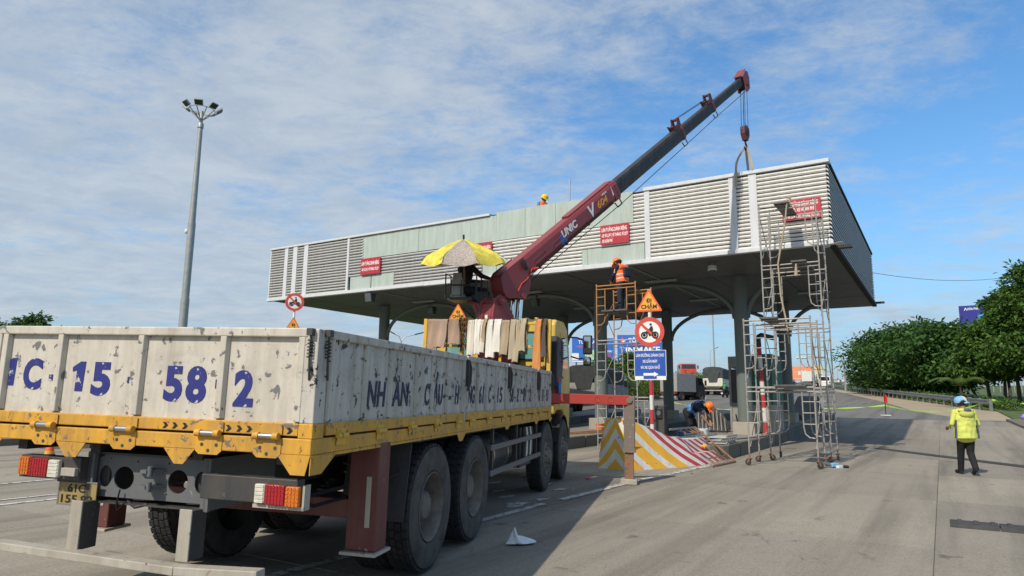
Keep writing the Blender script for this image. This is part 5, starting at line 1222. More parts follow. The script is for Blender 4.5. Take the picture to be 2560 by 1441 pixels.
# worker bending over on the island
p = W(6.55, 20.9, .35)
t, g = person('person', 'bending worker in dark blue uniform and orange helmet sorting buckets on the island', p, facing(*(-E1*.95+E2*-.25).xy), J(
    pelvis=(0, -.12, .80), chest=(0, .24, .99), neck=(0, .44, 1.02), head=(0, .57, .98), face=(0, .55, -.85), sh_l=(-.19, .36, 1.02), sh_r=(.19, .36, 1.02), el_l=(-.20, .46, .72), el_r=(.20, .46, .72), wr_l=(-.10, .58, .50), wr_r=(.10, .60, .48),
    hip_l=(-.10, -.12, .78), hip_r=(.10, -.12, .78), kn_l=(-.14, .02, .42), kn_r=(.14, .06, .42), an_l=(-.14, -.08, .08), an_r=(.14, -.02, .08), toe_l=(-.16, .10, .04), toe_r=(.16, .16, .04), palm_l=(.3, 0, 1), palm_r=(-.3, 0, 1)),
    dict(skin='skin', top='navy_cloth', sleeve='navy_cloth', forearm='skin', trousers='black_cloth', shoes='shoe'))
helmet(t, g, 'helmet_orange')
R_ = torso_rings((0, -.05, .86), (0, .40, 1.02), .185, .155, .20, .15, 0, 1)
shell('blue_yoke', t, torso_rings((0, .30, .99), (0, .41, 1.02), .215, .16, .19, .13, 0, 1, k=3), 'blue_cloth', .008)
shell('blue_waist', t, [r for r in torso_rings((0, -.04, .87), (0, .12, .93), .172, .15, .178, .155, 0, 1, k=3)], 'blue_cloth', .008)

# worker on the left scaffold
SCE2 = 18.55
wp = at_e2(1558, 782, SCE2+.35)
t, g = person('person', 'worker in orange safety vest and orange helmet standing on the left scaffold', (wp.x, wp.y, wp.z), facing(*(E1*.9+E2*.45).xy), J(
    pelvis=(0, 0, .92), chest=(0, .05, 1.25), neck=(0, .12, 1.42), head=(0, .20, 1.53), face=(0, .8, -.6), el_l=(-.24, .14, 1.12), wr_l=(-.16, .30, .98), el_r=(.24, .12, 1.10), wr_r=(.14, .30, .92), kn_l=(-.12, .02, .5), kn_r=(.12, .06, .5)),
    dict(skin='skin', top='vest_orange', sleeve='navy_cloth', trousers='denim', shoes='shoe'))
helmet(t, g, 'helmet_orange')
shell('vest', t, torso_rings((0, 0, .90), (0, .07, 1.40), .19, .155, .185, .135, 0, .95), 'vest_orange')
for s0, s1 in ((.18, .26), (.42, .50)): shell('reflective_band', t, torso_rings((0, 0, .90), (0, .07, 1.40), .198, .163, .197, .160, s0, s1, k=2), 'reflective', .006)
q = MB(); q.box(-.12, .12, -.26, -.15, 1.05, 1.34); q.build('backpack', 'navy_cloth', t, bevel=.03)
q = MB(); q.bar((-.245, .06, 1.18), (-.232, .04, 1.30), .02, .08); q.build('arm_patch', 'reflective', t)
tl_ = thing('hammer', 'hammer held by the worker on the left scaffold', 'hammer', Vector(t.location)+Euler((0, 0, t.rotation_euler.z)).to_matrix() @ Vector((-.02, .42, .90)), t.rotation_euler.z)
q = MB(); q.tube((-.14, 0, .10), (.20, .02, -.14), .014, 8); q.build('handle', 'rust_pipe', tl_); q = MB(); q.bar((.16, -.05, -.11), (.23, .08, -.16), .045, .045); q.build('head', 'steel', tl_)

# worker on the roof, seen from the chest up
p = at_e2(1357, 520, CE2+.9)
t, g = person('person', 'worker in yellow helmet and orange vest standing on the canopy roof', (p.x, p.y, S1-.62-.42), facing(*(-E1*.9-E2*.3).xy), J(head=(.0, .08, 1.55), face=(0, .85, -.5), neck=(0, .03, 1.43)), dict(skin='skin', top='vest_orange', sleeve='blue_cloth', trousers='denim', shoes='shoe'), voxel=.012)
helmet(t, g, 'helmet_yellow')
shell('vest', t, torso_rings((0, 0, .95), (0, 0, 1.40), .19, .15, .19, .14, 0, .95), 'vest_orange')
shell('reflective_band', t, torso_rings((0, 0, .95), (0, 0, 1.40), .198, .158, .198, .155, .55, .66, k=2), 'reflective', .006)

# crane operator under the umbrella
o_ = tw(8.50, 1.86, 2.98+.07)
t, g = person('person', 'crane operator in black seated under the yellow umbrella', (o_.x, o_.y, o_.z-.02), T.rotation_euler.z-rad(90)-rad(42), J(
    pelvis=(0, 0, .56), chest=(0, .06, .88), neck=(0, .12, 1.06), head=(0, .18, 1.19), sh_l=(-.2, .06, 1.00), sh_r=(.2, .06, 1.00), el_l=(-.30, .22, .80), el_r=(.30, .24, .82), wr_l=(-.16, .46, .80), wr_r=(.18, .48, .82),
    hip_l=(-.1, .02, .54), hip_r=(.1, .02, .54), kn_l=(-.14, .42, .55), kn_r=(.14, .42, .55), an_l=(-.14, .40, .48-.02), an_r=(.14, .40, .46), toe_l=(-.15, .54, .42), toe_r=(.15, .54, .42)), dict(skin='skin', top='black_cloth', sleeve='black_cloth', trousers='black_cloth', shoes='shoe'), voxel=.012)

# ------------------------------------------------------------------ scaffolds
def frame_mesh(Wd, Hh, m):
    q = MB(); r = .019
    for s in (-1, 1):
        q.tube((s*Wd/2, 0, 0), (s*Wd/2, 0, Hh), r, 8); q.tube((s*Wd/2, 0, Hh-.02), (s*Wd/2, 0, Hh+.04), .024, 8)
        xi = s*(Wd/2-.27)
        q.path([(xi, 0, Hh-.12), (xi, 0, Hh*.42), (xi+s*.03, 0, Hh*.32), (xi+s*.12, 0, Hh*.27), (s*Wd/2, 0, Hh*.26)], .016, 6)
        for z in (.46, .62, .78): q.tube((xi, 0, Hh*z), (s*Wd/2, 0, Hh*z), .013, 6)
    q.tube((-Wd/2, 0, Hh-.02), (Wd/2, 0, Hh-.02), .019, 8); q.tube((-Wd/2+.27, 0, Hh-.12), (Wd/2-.27, 0, Hh-.12), .016, 6)
    q.tube((-Wd/2, 0, Hh-.12), (-Wd/2+.27, 0, Hh-.12), .016, 6); q.tube((Wd/2, 0, Hh-.12), (Wd/2-.27, 0, Hh-.12), .016, 6)
    me = q.mesh('frame', m); me.polygons.foreach_set('use_smooth', [True]*len(me.polygons)); me.set_sharp_from_angle(angle=rad(40)); return me
def castor(parent, x, y, rz):
    q = MB(); q.tube((0, 0, .17), (0, 0, .30), .016, 8); q.box(-.045, .045, -.045, .045, .155, .17)
    for s in (-1, 1): q.prism([(-.03, s*.028, .16), (.05, s*.028, .16), (-.03, s*.028, .06), (-.06, s*.028, .06)], (0, .005, 0))
    c = q.build('castor', 'rust_pipe', parent, loc=(x, y, 0), rot=(0, 0, rz))
    q = MB(); q.lathe([(.03, -.02), (.07, -.022), (.075, 0), (.07, .022), (.03, .02)], (-.045, 0, .075), (0, 1, 0), 18); q.build('wheel', 'rubber', c, smooth=True)
def tower(label, e1c, e2c, Wd, dep, tiers, Hh, mats, cast=True, planks=(), rot=0., braces=True):
    t = thing('scaffold_tower', label, 'scaffold', W(e1c, e2c), -rad(32)+rot, 'scaffold towers')
    z0 = .26 if cast else .0
    memo = {}
    for k in range(tiers):
        mt = mats[k]
        for j, y in enumerate((-dep/2, dep/2)):
            if mt not in memo: memo[mt] = frame_mesh(Wd, Hh, mt)
            o = link('frame', memo[mt], t); o.location = (0, y, z0+k*(Hh+.015)); o.rotation_euler = (0, 0, random.uniform(-.01, .01))
        for s in (-1, 1):
            q = MB(); x = s*(Wd/2-.03); a = z0+k*(Hh+.015)
            q.tube((x, -dep/2, a+.18), (x, dep/2, a+Hh-.30), .011, 6); q.tube((x+.015*s, dep/2, a+.18), (x+.015*s, -dep/2, a+Hh-.30), .011, 6); q.build('cross_brace', mt if mt != 'scaffold_orange' else 'rust_pipe', t, smooth=True)
    if cast:
        for x in (-Wd/2, Wd/2):
            for y in (-dep/2, dep/2): castor(t, x, y, random.uniform(0, 6))
    for (z, x0, x1, mt) in planks:
        q = MB(); q.box(x0, x1, -dep/2-.15, dep/2+.15, z, z+.045); PL = q.build('plank', mt, t, bevel=.004)
        q = MB()
        for y in (-dep/2, dep/2):
            for x in (x0+.03, x1-.03): q.path([(x, y-.03, z), (x, y-.035, z-.04), (x, y+.02, z-.055), (x, y+.03, z)], .01, 5)
        q.build('hook', 'scaffold_galv', PL)
    return t
Hs = 1.60
lo = W(0, 0)
def e1mid(u0, v0, u1, v1, e2): return (e1_of(u0, v0, e2)+e1_of(u1, v1, e2))/2
TA = tower('tall galvanised scaffold tower on castors before the right canopy corner', e1mid(1912, 700, 2042, 700, 18.75), 19.40, 1.42, 1.2, 4, Hs, ['scaffold_galv']*4, True,
      [(.26+4*(Hs+.015)-.02, -.30, .05, 'plank'), (.26+3*(Hs+.015)-.02, .05, .42, 'plank')])
TB = tower('low galvanised scaffold tower of two tiers nearest the road', e1mid(1873, 800, 2010, 800, 17.25), 17.75, 1.52, 1.05, 2, Hs, ['scaffold_galv']*2, True, [(.26+2*(Hs+.015)-.02, -.35, .05, 'plank'), (.26+1*(Hs+.015)-.02, -.1, .6, 'plank')])
TC = tower('left scaffold tower with orange top frames under a worker', e1mid(1492, 790, 1590, 790, SCE2-.3), SCE2+.32, 1.22, 1.25, 3, 1.60, ['scaffold_galv', 'scaffold_galv', 'scaffold_orange'], False, [(wp.z-.05-gz(W(9, SCE2)), -.40, -.02, 'plank'), (wp.z-.05-gz(W(9, SCE2)), .02, .40, 'plank')])
# rope falls on the tall tower
a = at_e2(1968, 500, 18.7)
q = MB(); q.path([a, at_e2(1962, 560, 18.72), at_e2(1945, 660, 18.7), at_e2(1952, 740, 18.65), at_e2(1965, 800, 18.65), at_e2(1973, 860, 18.65)], .022, 6)
q.path([a+Vector((0, 0, .06)), a+Vector((.08, 0, .05)), a+Vector((.07, .02, -.06)), a+Vector((-.03, 0, -.05)), a], .03, 6); q.path([at_e2(1990, 660, 18.7), at_e2(1990, 690, 18.7)], [.02, .05], 6)
tag(q.build('rope', 'rope', smooth=True), 'pale rope tied to the top of the tall scaffold and hanging down', 'rope')

# ------------------------------------------------------------------ road signs
def pict_motorbike(par, r, z0, y, flip=1):
    """black rider on a motorcycle, flat shapes"""
    F_ = lambda x, z: (x*r*flip, y, z0+z*r)
    q = MB()
    for cx in (-.36, .38):
        q.path([F_(cx+.19*math.cos(t), -.22+.19*math.sin(t)) for t in [2*math.pi*i/20 for i in range(20)]], .022*r/.39, 5, closed=True); q.path([F_(cx+.045*math.cos(t), -.22+.045*math.sin(t)) for t in [2*math.pi*i/8 for i in range(8)]], .025*r/.39, 4, closed=True)
    q.build('motorcycle_wheels', 'ink', par)
    q = MB(); q.prism([F_(*p) for p in ((-.42, -.04), (-.10, .10), (.10, .06), (.40, -.03), (.44, -.09), (.20, -.12), (.28, -.24), (-.02, -.30), (-.10, -.12), (-.30, -.10))], (0, -.003, 0)); q.build('motorcycle_body', 'ink', par)
    q = MB(); q.prism([F_(*p) for p in ((-.06, .10), (-.02, .20), (.06, .34), (.13, .40), (.22, .36), (.26, .10), (.16, .02), (.02, .04))], (0, -.003, 0))
    q.prism([F_(*p) for p in ((.10, .36), (.0, .22), (-.20, .20), (-.20, .15), (.04, .14), (.14, .26))], (0, -.004, 0)); q.prism([F_(*p) for p in circ(.09, .50, .085, 12)], (0, -.003, 0)); q.build('rider', 'ink', par)
def round_sign(par, z, r, y, flip=1):
    q = MB(); q.lathe([(0, 0), (r, 0), (r, .012), (0, .012)], (0, y, z), (0, 1, 0), 40); d = q.build('no_motorcycle_sign', 'sign_white', par)
    q = MB(); q.lathe([(r*.72, -.002), (r*1.0, -.002), (r*1.01, .003), (r*.72, .003)], (0, y, z), (0, 1, 0), 40, closed=True); q.build('red_ring', 'sign_ring', d)
    pict_motorbike(d, r, z, y-.002, flip)
    q = MB(); c, s = math.cos(rad(-45)), math.sin(rad(-45)); w = r*.085
    q.prism([(r*.74*c+w*s, y-.007, z+r*.74*s-w*c), (r*.74*c-w*s, y-.007, z+r*.74*s+w*c), (-r*.74*c-w*s, y-.007, z-r*.74*s+w*c), (-r*.74*c+w*s, y-.007, z-r*.74*s-w*c)], (0, .003, 0)); q.build('red_bar', 'sign_ring', d)
    return d
def tri_sign(par, z, a, y, lines=('ĐI', 'CHẬM')):
    h = a*.866; P3 = [(-a/2, y, z), (a/2, y, z), (0, y, z+h)]
    def rnd(k, yy):
        c = Vector((0, yy, z+h/3)); out = []
        for i, p in enumerate(P3):
            p = Vector((p[0], yy, p[2])); pv = Vector((P3[i-1][0], yy, P3[i-1][2])); nx = Vector((P3[(i+1) % 3][0], yy, P3[(i+1) % 3][2]))
            for s in (pv, p, nx):
                q_ = p.lerp(s, .06) if s != p else p.lerp(c, .06)
                out.append(c+(q_-c)*k)
        return out
    q = MB(); q.prism(rnd(1.0, y), (0, .012, 0)); d = q.build('go_slow_sign', 'sign_orange_red', par)
    q = MB(); q.prism(rnd(.80, y-.0025), (0, .004, 0)); q.build('yellow_face', 'sign_yellow', d)
    text('lettering', lines[0], a*.145, 'ink', d, frame((0, y-.004, z+h*.385), (1, 0, 0), (0, 0, 1)), .045, 0, a*.19, 'CENTER')
    text('lettering', lines[1], a*.145, 'ink', d, frame((0, y-.004, z+h*.125), (1, 0, 0), (0, 0, 1)), .045, 0, a*.58, 'CENTER')
    return d
def striped_pole(par, r, z0, z1, red=('bar_red', 'bar_white'), seg=.42, start=0, name='pole'):
    z = z0; k = start
    while z < z1-1e-3:
        e = min(z1, z+seg); q = MB(); q.tube((0, 0, z), (0, 0, e), r, 16); q.build(name, red[k % 2], par, smooth=True); z = e; k += 1
def main_sign():
    b = W(6.62, 17.7, .33); e = b.dot(E2)
    zc = lambda v, u=1620: at_e2(u, v, 17.7).z-b.z
    b = at_e2(1628, 960, 17.7); b = W(b.dot(E1), 17.7, .33)
    t = thing('sign_post', 'striped post with slow triangle, no motorcycle disc and blue lane board beside the left scaffold', 'road sign', b, -rad(24))
    zt = at_e2(1615, 770, 17.7).z-b.z
    q = MB(); q.tube((0, 0, 0), (0, 0, .55), .052, 16); q.build('pole', 'bar_white', t, smooth=True)
    striped_pole(t, .052, .55, 2.05, ('bar_red', 'bar_white'), .38)
    q = MB(); q.tube((0, 0, 2.05), (0, 0, zt+.5), .045, 14); q.build('pole', 'sign_white', t, smooth=True)
    tri_sign(t, at_e2(1617, 779, 17.6).z-b.z, .74, -.06)
    round_sign(t, at_e2(1620, 830, 17.6).z-b.z, .40, -.065)
    z0, z1 = at_e2(1624, 940, 17.6).z-b.z, at_e2(1624, 877, 17.6).z-b.z; w = .84
    q = MB(); q.box(-w/2, w/2, -.075, -.055, z0, z1); d = q.build('blue_board', 'sign_blue', t)
    q = MB()
    for a_ in ((-w/2-.012, -w/2, z0-.01, z1+.01), (w/2, w/2+.012, z0-.01, z1+.01), (-w/2, w/2, z1, z1+.012)): q.box(a_[0], a_[1], -.078, -.05, a_[2], a_[3])
    q.build('board_frame', 'sign_white', d)
    q = MB(); q.box(-w/2, w/2, -.070, -.05, z0-.11, z0-.005); q.build('lower_strip', 'sign_white', d)
    h = z1-z0
    for s, z, hh, ww in (('LÀN ĐƯỜNG DÀNH CHO', .76, .115, .90), ('XE GẮN MÁY', .52, .115, .48), ('VÀ XE QÚA KHỔ', .28, .115, .62)): text('lettering', s, hh*h, 'letter_white', d, frame((0, -.0775, z0+z*h), (1, 0, 0), (0, 0, 1)), .02, 0, ww*w, 'CENTER')
    q = MB(); z = z0+.06*h; q.prism([(x*w, -.079, z+y*h) for x, y in ((-.22, -.05), (.12, -.05), (.12, -.10), (.26, .0), (.12, .10), (.12, .05), (-.22, .05))], (0, .003, 0)); q.build('arrow', 'letter_white', d)
    q = MB(); q.box(-.22*w, .2*w, -.0765, -.07, z0-.08, z0-.006); q.build('blue_patch', 'sign_blue', d)
main_sign()
def left_sign():
    p = at_d(737, 756, 28.5); g = gz(p)
    t = thing('sign_post', 'post with no motorcycle disc above a slow triangle behind the truck tailgate', 'road sign', (p.x, p.y, g+.33), rad(15))
    q = MB(); q.tube((0, .03, 0), (0, .03, p.z-g-.33+.4), .045, 12); q.build('pole', 'sign_white', t, smooth=True)
    z = p.z-g-.33; round_sign(t, z, .36, -.04); tri_sign(t, z-1.20, .70, -.04)
left_sign()
def mid_sign():
    p = at_d(1145, 800, 22.5); g = gz(p)
    t = thing('sign_post', 'slow triangle on a post showing above the brown slings', 'road sign', (p.x, p.y, g+.33), -rad(5))
    z = p.z-g-.33; q = MB(); q.tube((0, .03, 0), (0, .03, z+.4), .045, 12); q.build('pole', 'sign_white', t, smooth=True)
    tri_sign(t, z, .63, -.04)
    q = MB(); q.lathe([(0, 0), (.30, 0), (.30, .012), (0, .012)], (0, -.04, z-.40), (0, 1, 0), 32); q.build('round_sign', 'bar_yellow', t)
mid_sign()
# ------------------------------------------------------------------ striped crash barrier and things on the island
def crash_barrier(label, e1a, e1b, e2a, e2b, H, mats, dark=False, flip=False):
    hs = [(0, 1.0), (.10, .96), (.22, .80), (.38, .60), (.55, .51), (.72, .48), (1, .47)]
    def h(s):
        for (a, x), (b, y) in zip(hs, hs[1:]):
            if s <= b: return H*(x+(y-x)*(s-a)/(b-a))
        return H*hs[-1][1]
    L = e2b-e2a; base = W((e1a+e1b)/2, (e2a+e2b)/2)
    t = thing('crash_barrier', label, 'barrier', base, -rad(32))
    def loc(e1, e2, z):
        p = W(e1, e2, z)-base; return Vector((-(p.dot(E1)), p.dot(E2), p.z))
    def side(s, tt, sg):                       # sg 0: right face, 1: left face
        s = min(1, max(0, s)); z = h(s)*tt; ins = .10+.34*tt**1.2 if tt > 0 else .0
        if s > .5 and .40 < tt < .60: ins += .0
        step = .16*min(1, max(0, (s-.48)/.1)) if tt > .45 else 0
        ins = .42*tt+step
        na = 0 if flip else .95*max(0, 1-s/.55)**1.3; nb = 0 if flip else .25*max(0, 1-s/.55)
        ins *= .55 if s < .02 and not flip else 1
        e1 = e1a+na+ins if sg == 0 else e1b-nb-ins*(.4 if not flip else 1)
        s2 = s if not flip else 1-s
        return loc(e1, e2a+L*s2+(.22*tt if s <= .001 else 0), z)
    sl = .25; rows = [0, .25, .44, .46, .75, 1]
    edge = [-.09]
    while edge[-1] < 1+sl: edge.append(edge[-1]+((.10 if len(edge) % 2 == 0 else .06) if edge[-1] < .36 else .058))
    m = MB()
    for sg in (0, 1):
        for i, (a, b) in enumerate(zip(edge, edge[1:])):
            pts = [[side(q-sl*tt, tt, sg) for q in (a, b)] for tt in rows]
            mi = 1 if i % 2 == 0 else (2 if a < .36 else 0)
            vs = [p for r in pts for p in r]
            m.add(vs, [(2*j, 2*j+1, 2*j+3, 2*j+2) for j in range(len(rows)-1)], 3 if dark else mi)
    # top, ends
    ks = 14
    for i in range(ks):
        a, b = i/ks, (i+1)/ks; m.add([side(a, 1, 0), side(b, 1, 0), side(b, 1, 1), side(a, 1, 1)], [(0, 1, 2, 3)], 3 if dark else 1)
    m.add([side(1, tt, sg) for tt in (0, 1) for sg in (0, 1)], [(0, 1, 3, 2)], 3 if dark else 1)
    # nose: chevrons rising to the middle
    def nose(q, tt): a, b = side(0, tt, 0), side(0, tt, 1); p = a.lerp(b, q); return p
    for half in (0, 1):
        for i in range(-2, 8):
            vs = []
            for tt in (0, .5, 1):
                for k in (0, 1):
                    z = min(1, max(0, (i+k)/5.0+tt*0)); 
                    q = (0, .5)[0]
                    vs.append((k, tt))
            for c in (0,):
                lo, hi = i/5.0, (i+1)/5.0
                P_ = []
                for q in (0, .25, .5):
                    f = q if half == 0 else 1-q
                    P_.append((nose(f, min(1, max(0, lo+q*1.0-.1))), nose(f, min(1, max(0, hi+q*1.0-.1)))))
                m.add([P_[0][0], P_[1][0], P_[2][0], P_[0][1], P_[1][1], P_[2][1]], [(0, 1, 4, 3), (1, 2, 5, 4)], 3 if dark else (2 if i % 2 == 0 else 1))
    bm_o = m.build('body', mats, t)
    if not dark:
        for j in range(6):
            m = MB(); tt = .12+j*.15; a = side(0, tt, 0); b = side(0, tt+.09, 0); m.add([a+Vector((-.004, -.006, 0)), b+Vector((-.004, -.006, 0)), b+Vector((-.09, -.006, 0)), a+Vector((-.09, -.006, 0))], [(0, 1, 2, 3)])
            m.build('black_dash', 'bar_black', t, fix=False)
        m = MB()
        for s, tt in ((.05, .25), (.10, .12), (.16, .12), (.2, .33), (.25, .10), (.05, .7), (.03, .45)): p = side(s, tt, 0); m.ball(p, .012, 6, 4)
        m.build('bolt', 'chassis', t)
    return t
crash_barrier('low concrete barrier with red white stripes and yellow nose at the island end', 4.95, 7.0, 14.55, 18.6, 1.12, ['bar_red', 'bar_white', 'bar_yellow', 'bar_black'])
concrete('barrier_dark', (.12, .115, .105), False)
crash_barrier('unpainted dark concrete barrier at the far end of the island', 4.95, 6.7, 33.5, 38.0, 1.30, ['barrier_dark']*4, True, True)
MATS['bar_black'].name = 'bar_black'

def pipe_ladder():
    a0, a1 = ground_at(1780, 1170), ground_at(1838, 1157); up0 = at_e2(1672, 1075, 19.3); up1 = at_e2(1735, 1068, 19.8)
    t = thing('pipe_ladder', 'rusty pipe ladder frame leaning across the striped barrier to the ground', 'ladder', a0)
    L = lambda p: Vector(p)-a0
    q = MB(); q.tube(L(a0)+Vector((0, 0, .03)), L(a1)+Vector((0, 0, .03)), .03, 8); q.build('foot_pipe', 'rust_pipe', t, smooth=True)
    top0, top1 = at_e2(1674, 1074, 18.0), at_e2(1738, 1069, 18.6)
    q = MB(); q.tube(L(top0), L(top1), .03, 8); q.build('top_pipe', 'scaffold_galv', t, smooth=True)
    q = MB(); q.tube(L(top1), L(a1)+Vector((0, 0, .03)), .028, 8); q.build('long_pipe', 'rust_pipe', t, smooth=True)
    q = MB(); b = L(top0).lerp(L(top1), .35); q.path([b, b.lerp(L(a0), .12)+Vector((.1, 0, -.02)), b.lerp(L(a1), .17), L(top1).lerp(L(a1), .14)], .018, 6); q.build('bent_pipe', 'rust_pipe', t, smooth=True)
    for s in (.5, .7, .88):
        q = MB(); q.tube(L(top0).lerp(L(top1), s), L(top1).lerp(L(a1), .14).lerp(b.lerp(L(a1), .17), 1-s), .014, 6); q.build('rung', 'rust_pipe', t)
    lo = L(top1).lerp(L(a1), .80); lo2 = lo+(L(a0)-L(a1))*.85+Vector((0, 0, -.0))
    q = MB(); q.tube(lo, lo2, .014, 6); q.tube(lo2, L(a0).lerp(L(a1), .2)+Vector((0, 0, .03)), .016, 6); q.build('lower_rail', 'rust_pipe', t)
    for s in (.25, .5, .75):
        q = MB(); q.tube(lo2.lerp(lo, s), L(a0).lerp(L(a1), .2+.7*s)+Vector((0, 0, .03)), .012, 6); q.build('rung', 'rust_pipe', t)
pipe_ladder()
def panel_pile():
    for k, (de1, de2, rz, lab) in enumerate(((0, 0, .08, 'slatted aluminium panel at the bottom of the pile on the island'), (.05, .06, -.06, 'slatted aluminium panel in the middle of the pile on the island'), (-.04, -.02, .03, 'slatted aluminium panel on top of the pile on the island'))):
        t = thing('slatted_panel', lab, 'panel', W(5.55+de1, 19.3+de2, .37+.075*k), -rad(32)+rz, 'slatted panels piled on the island')
        for i in range(7):
            q = MB(); y = -.55+i*.18; q.box(-.6, .6, y-.035, y+.035, .0, .022); q.build('slat', 'slat_grey', t)
        for x in (-.56, 0, .56):
            q = MB(); q.tube((x, -.62, .045), (x, .62, .045), .02, 8); q.build('batten', 'scaffold_galv', t)
panel_pile()
def bucket(name, label, cat, p, r0, r1, h, m, handle=True):
    t = thing(name, label, cat, p); q = MB(); q.lathe([(0, 0), (r0, 0), (r1, h), (r1+.012, h), (r1+.012, h-.02), (r1-.008, h-.01), (r0-.01, .01), (0, .01)], n=24); q.build('shell', m, t, smooth=True)
    if handle: q = MB(); q.path([((r1+.01)*math.cos(a), .02, h-.02-.10*math.sin(a)) for a in [math.pi*i/10 for i in range(11)]], .005, 5); q.build('handle', 'steel', t)
    return t
bucket('basin', 'blue plastic basin beside the bending worker', 'basin', W(6.45, 19.9, .352), .18, .24, .26, 'plastic_blue', False)
bucket('bucket', 'orange plastic bucket on the middle island', 'bucket', at_e2(1523, 1065, 22.0) if 0 else W(10.25, 22.3, .352), .11, .14, .30, 'plastic_orange')
t = thing('paint_sack', 'white sack in front of the bending worker', 'sack', W(6.0, 20.2, .352), .4); q = MB(); q.lathe([(0, 0), (.13, 0), (.17, .1), (.16, .24), (.18, .33), (.15, .34), (.13, .28), (0, .24)], n=14); o = q.build('sack', 'plastic_white', t, smooth=True)
for v in o.data.vertices: v.co.x += random.uniform(-.02, .02); v.co.y += random.uniform(-.02, .02)
q = MB(); q.ball((-.16, -.06, .08), (.11, .09, .08), 10, 8); q.build('teal_bag', 'plastic_teal', t, smooth=True)
t = thing('steel_flask', 'steel drinks flask behind the striped barrier', 'flask', W(6.1, 18.9, .352)); q = MB(); q.lathe([(0, 0), (.05, 0), (.052, .2), (.035, .25), (.035, .29), (0, .29)], n=16); q.build('body', 'steel', t, smooth=True); q = MB(); q.lathe([(.036, .27), (.04, .27), (.04, .31), (0, .31)], n=14); q.build('lid', 'black_plastic', t)
t = thing('water_bottle', 'clear water bottle beside the steel flask', 'bottle', W(5.95, 18.85, .352)); q = MB(); q.lathe([(0, 0), (.033, 0), (.035, .06), (.031, .08), (.035, .10), (.035, .16), (.014, .2), (.014, .22), (0, .22)], n=14); q.build('body', 'glass_grey', t, smooth=True); q = MB(); q.lathe([(.016, .215), (.016, .24), (0, .24)], n=10); q.build('cap', 'plastic_blue', t)
def booth():
    t = thing('toll_booth', 'stripped grey toll booth with green corrugated sheet behind the right column', 'booth', W(5.85, 26.2, .34), -rad(32))
    q = MB(); q.box(-.62, .75, -.9, -.84, 0, 1.0); q.build('lower_wall', 'booth_grey', t)
    q = MB(); q.prism([(-.62, -.9, 1.0), (-.30, -.9, 1.0), (-.30, -.9, 2.20), (-.62, -.9, 2.20)], (0, .06, 0)); q.build('window_opening', 'booth_dark', t)
    q = MB(); q.box(-.66, -.58, -.93, -.82, 0, 2.62); q.build('corner_post', 'booth_grey', t, bevel=.008); q = MB(); q.box(-.30, -.20, -.93, -.82, .9, 2.62); q.build('corner_post', 'booth_grey', t, bevel=.008)
    q = MB(); q.box(-.66, .80, -.95, .9, 2.25, 2.66); q.build('roof_band', 'booth_grey', t, bevel=.01)
    # corrugated green sheet facing the camera and the lane
    rows = [[(-.2+i*.02, -.97+.016*math.sin(i*1.05), z) for z in (.95, 2.72)] for i in range(52)]
    q = MB(); q.sheet(rows, (0, .006, 0)); q.build('corrugated_sheet', 'sheet_green', t)
    rows = [[(.83+.016*math.sin(i*1.05), -.95+i*.037, z) for z in (.95, 2.72)] for i in range(50)]
    q = MB(); q.sheet(rows, (-.006, 0, 0)); q.build('corrugated_sheet', 'sheet_green', t)
    q = MB(); q.box(.02, .82, -.94, .9, 0, .95); q.build('plinth', 'pedestal', t, bevel=.01)
    q = MB(); q.box(-.6, .75, .84, .9, 0, 2.3); q.build('back_wall', 'booth_grey', t)
    q = MB(); q.path([(-.45, -.96, .6), (-.40, -.97, .3), (-.33, -.98, .05)], .02, 5); q.path([(-.35, -.96, .62), (-.28, -.97, .2), (-.25, -.99, .02)], .015, 5); q.path([(-.5, -.98, .02), (-.4, -1.0, .08), (-.25, -1.02, .03)], .03, 5); q.build('hanging_cable', 'cable', t)
booth()
def striped_pipe():
    p = W(5.12, 24.4, .352); t = thing('striped_pipe', 'red and white striped pipe with black elbow beside the toll booth', 'pipe', p)
    t.rotation_euler = (0, -.035, 0)
    striped_pole(t, .075, 0, 2.95, ('bar_red', 'bar_white'), .44)
    q = MB(); q.path([(0, 0, 2.95), (0, 0, 3.2), (.03, .0, 3.30), (.12, .05, 3.34), (.62, .25, 3.25)], .085, 12); q.build('elbow', 'black_plastic', t, smooth=True)
striped_pipe()
def barrier_box(label, e1, e2, kind):
    t = thing('lane_barrier_unit', label, 'barrier unit', W(e1, e2, .35), -rad(32))
    q = MB(); q.box(-.15, .15, -.15, .15, 0, 1.0); q.build('cabinet', 'chassis', t, bevel=.02)
    q = MB(); q.box(-.10, .10, -.2, -.15, .62, .92); q.build('camera_box', 'black_plastic', t, bevel=.02)
    q = MB(); q.lathe([(0, 0), (.07, 0), (.07, .02), (0, .02)], (0, -.2, .78), (0, -1, 0), 18); q.build('lens', 'glass_grey', t)
barrier_box('black camera cabinet between the left scaffold and the striped post', 7.05, 19.6, 0)
def basket():
    p = W(5.9, 27.2, .352); p = at_e2(1775, 1048, 25.2); p.z = gz(p)+.35
    t = thing('grille_scoop', 'dark arched metal grille lying behind the bending worker', 'grille', p, -rad(50))
    prof = [(.75*math.cos(a), .85*math.sin(a)) for a in [math.pi*i/14 for i in range(15)]]
    q = MB(); q.prism([(x, 0, z) for x, z in prof], (0, .05, 0)); q.build('back_plate', 'plank', t)
    for i in range(9):
        x = -.62+i*.155; z = .85*math.sqrt(max(0, 1-(x/.75)**2)); q = MB(); q.bar((x, -.02, z*.95), (x+.35, -.55, .03), .03, .03); q.build('grille_bar', 'booth_grey', t)
    q = MB(); q.bar((-.5, -.55, .03), (1.05, -.55, .03), .05, .05); q.build('frame', 'dark_steel', t)
basket()
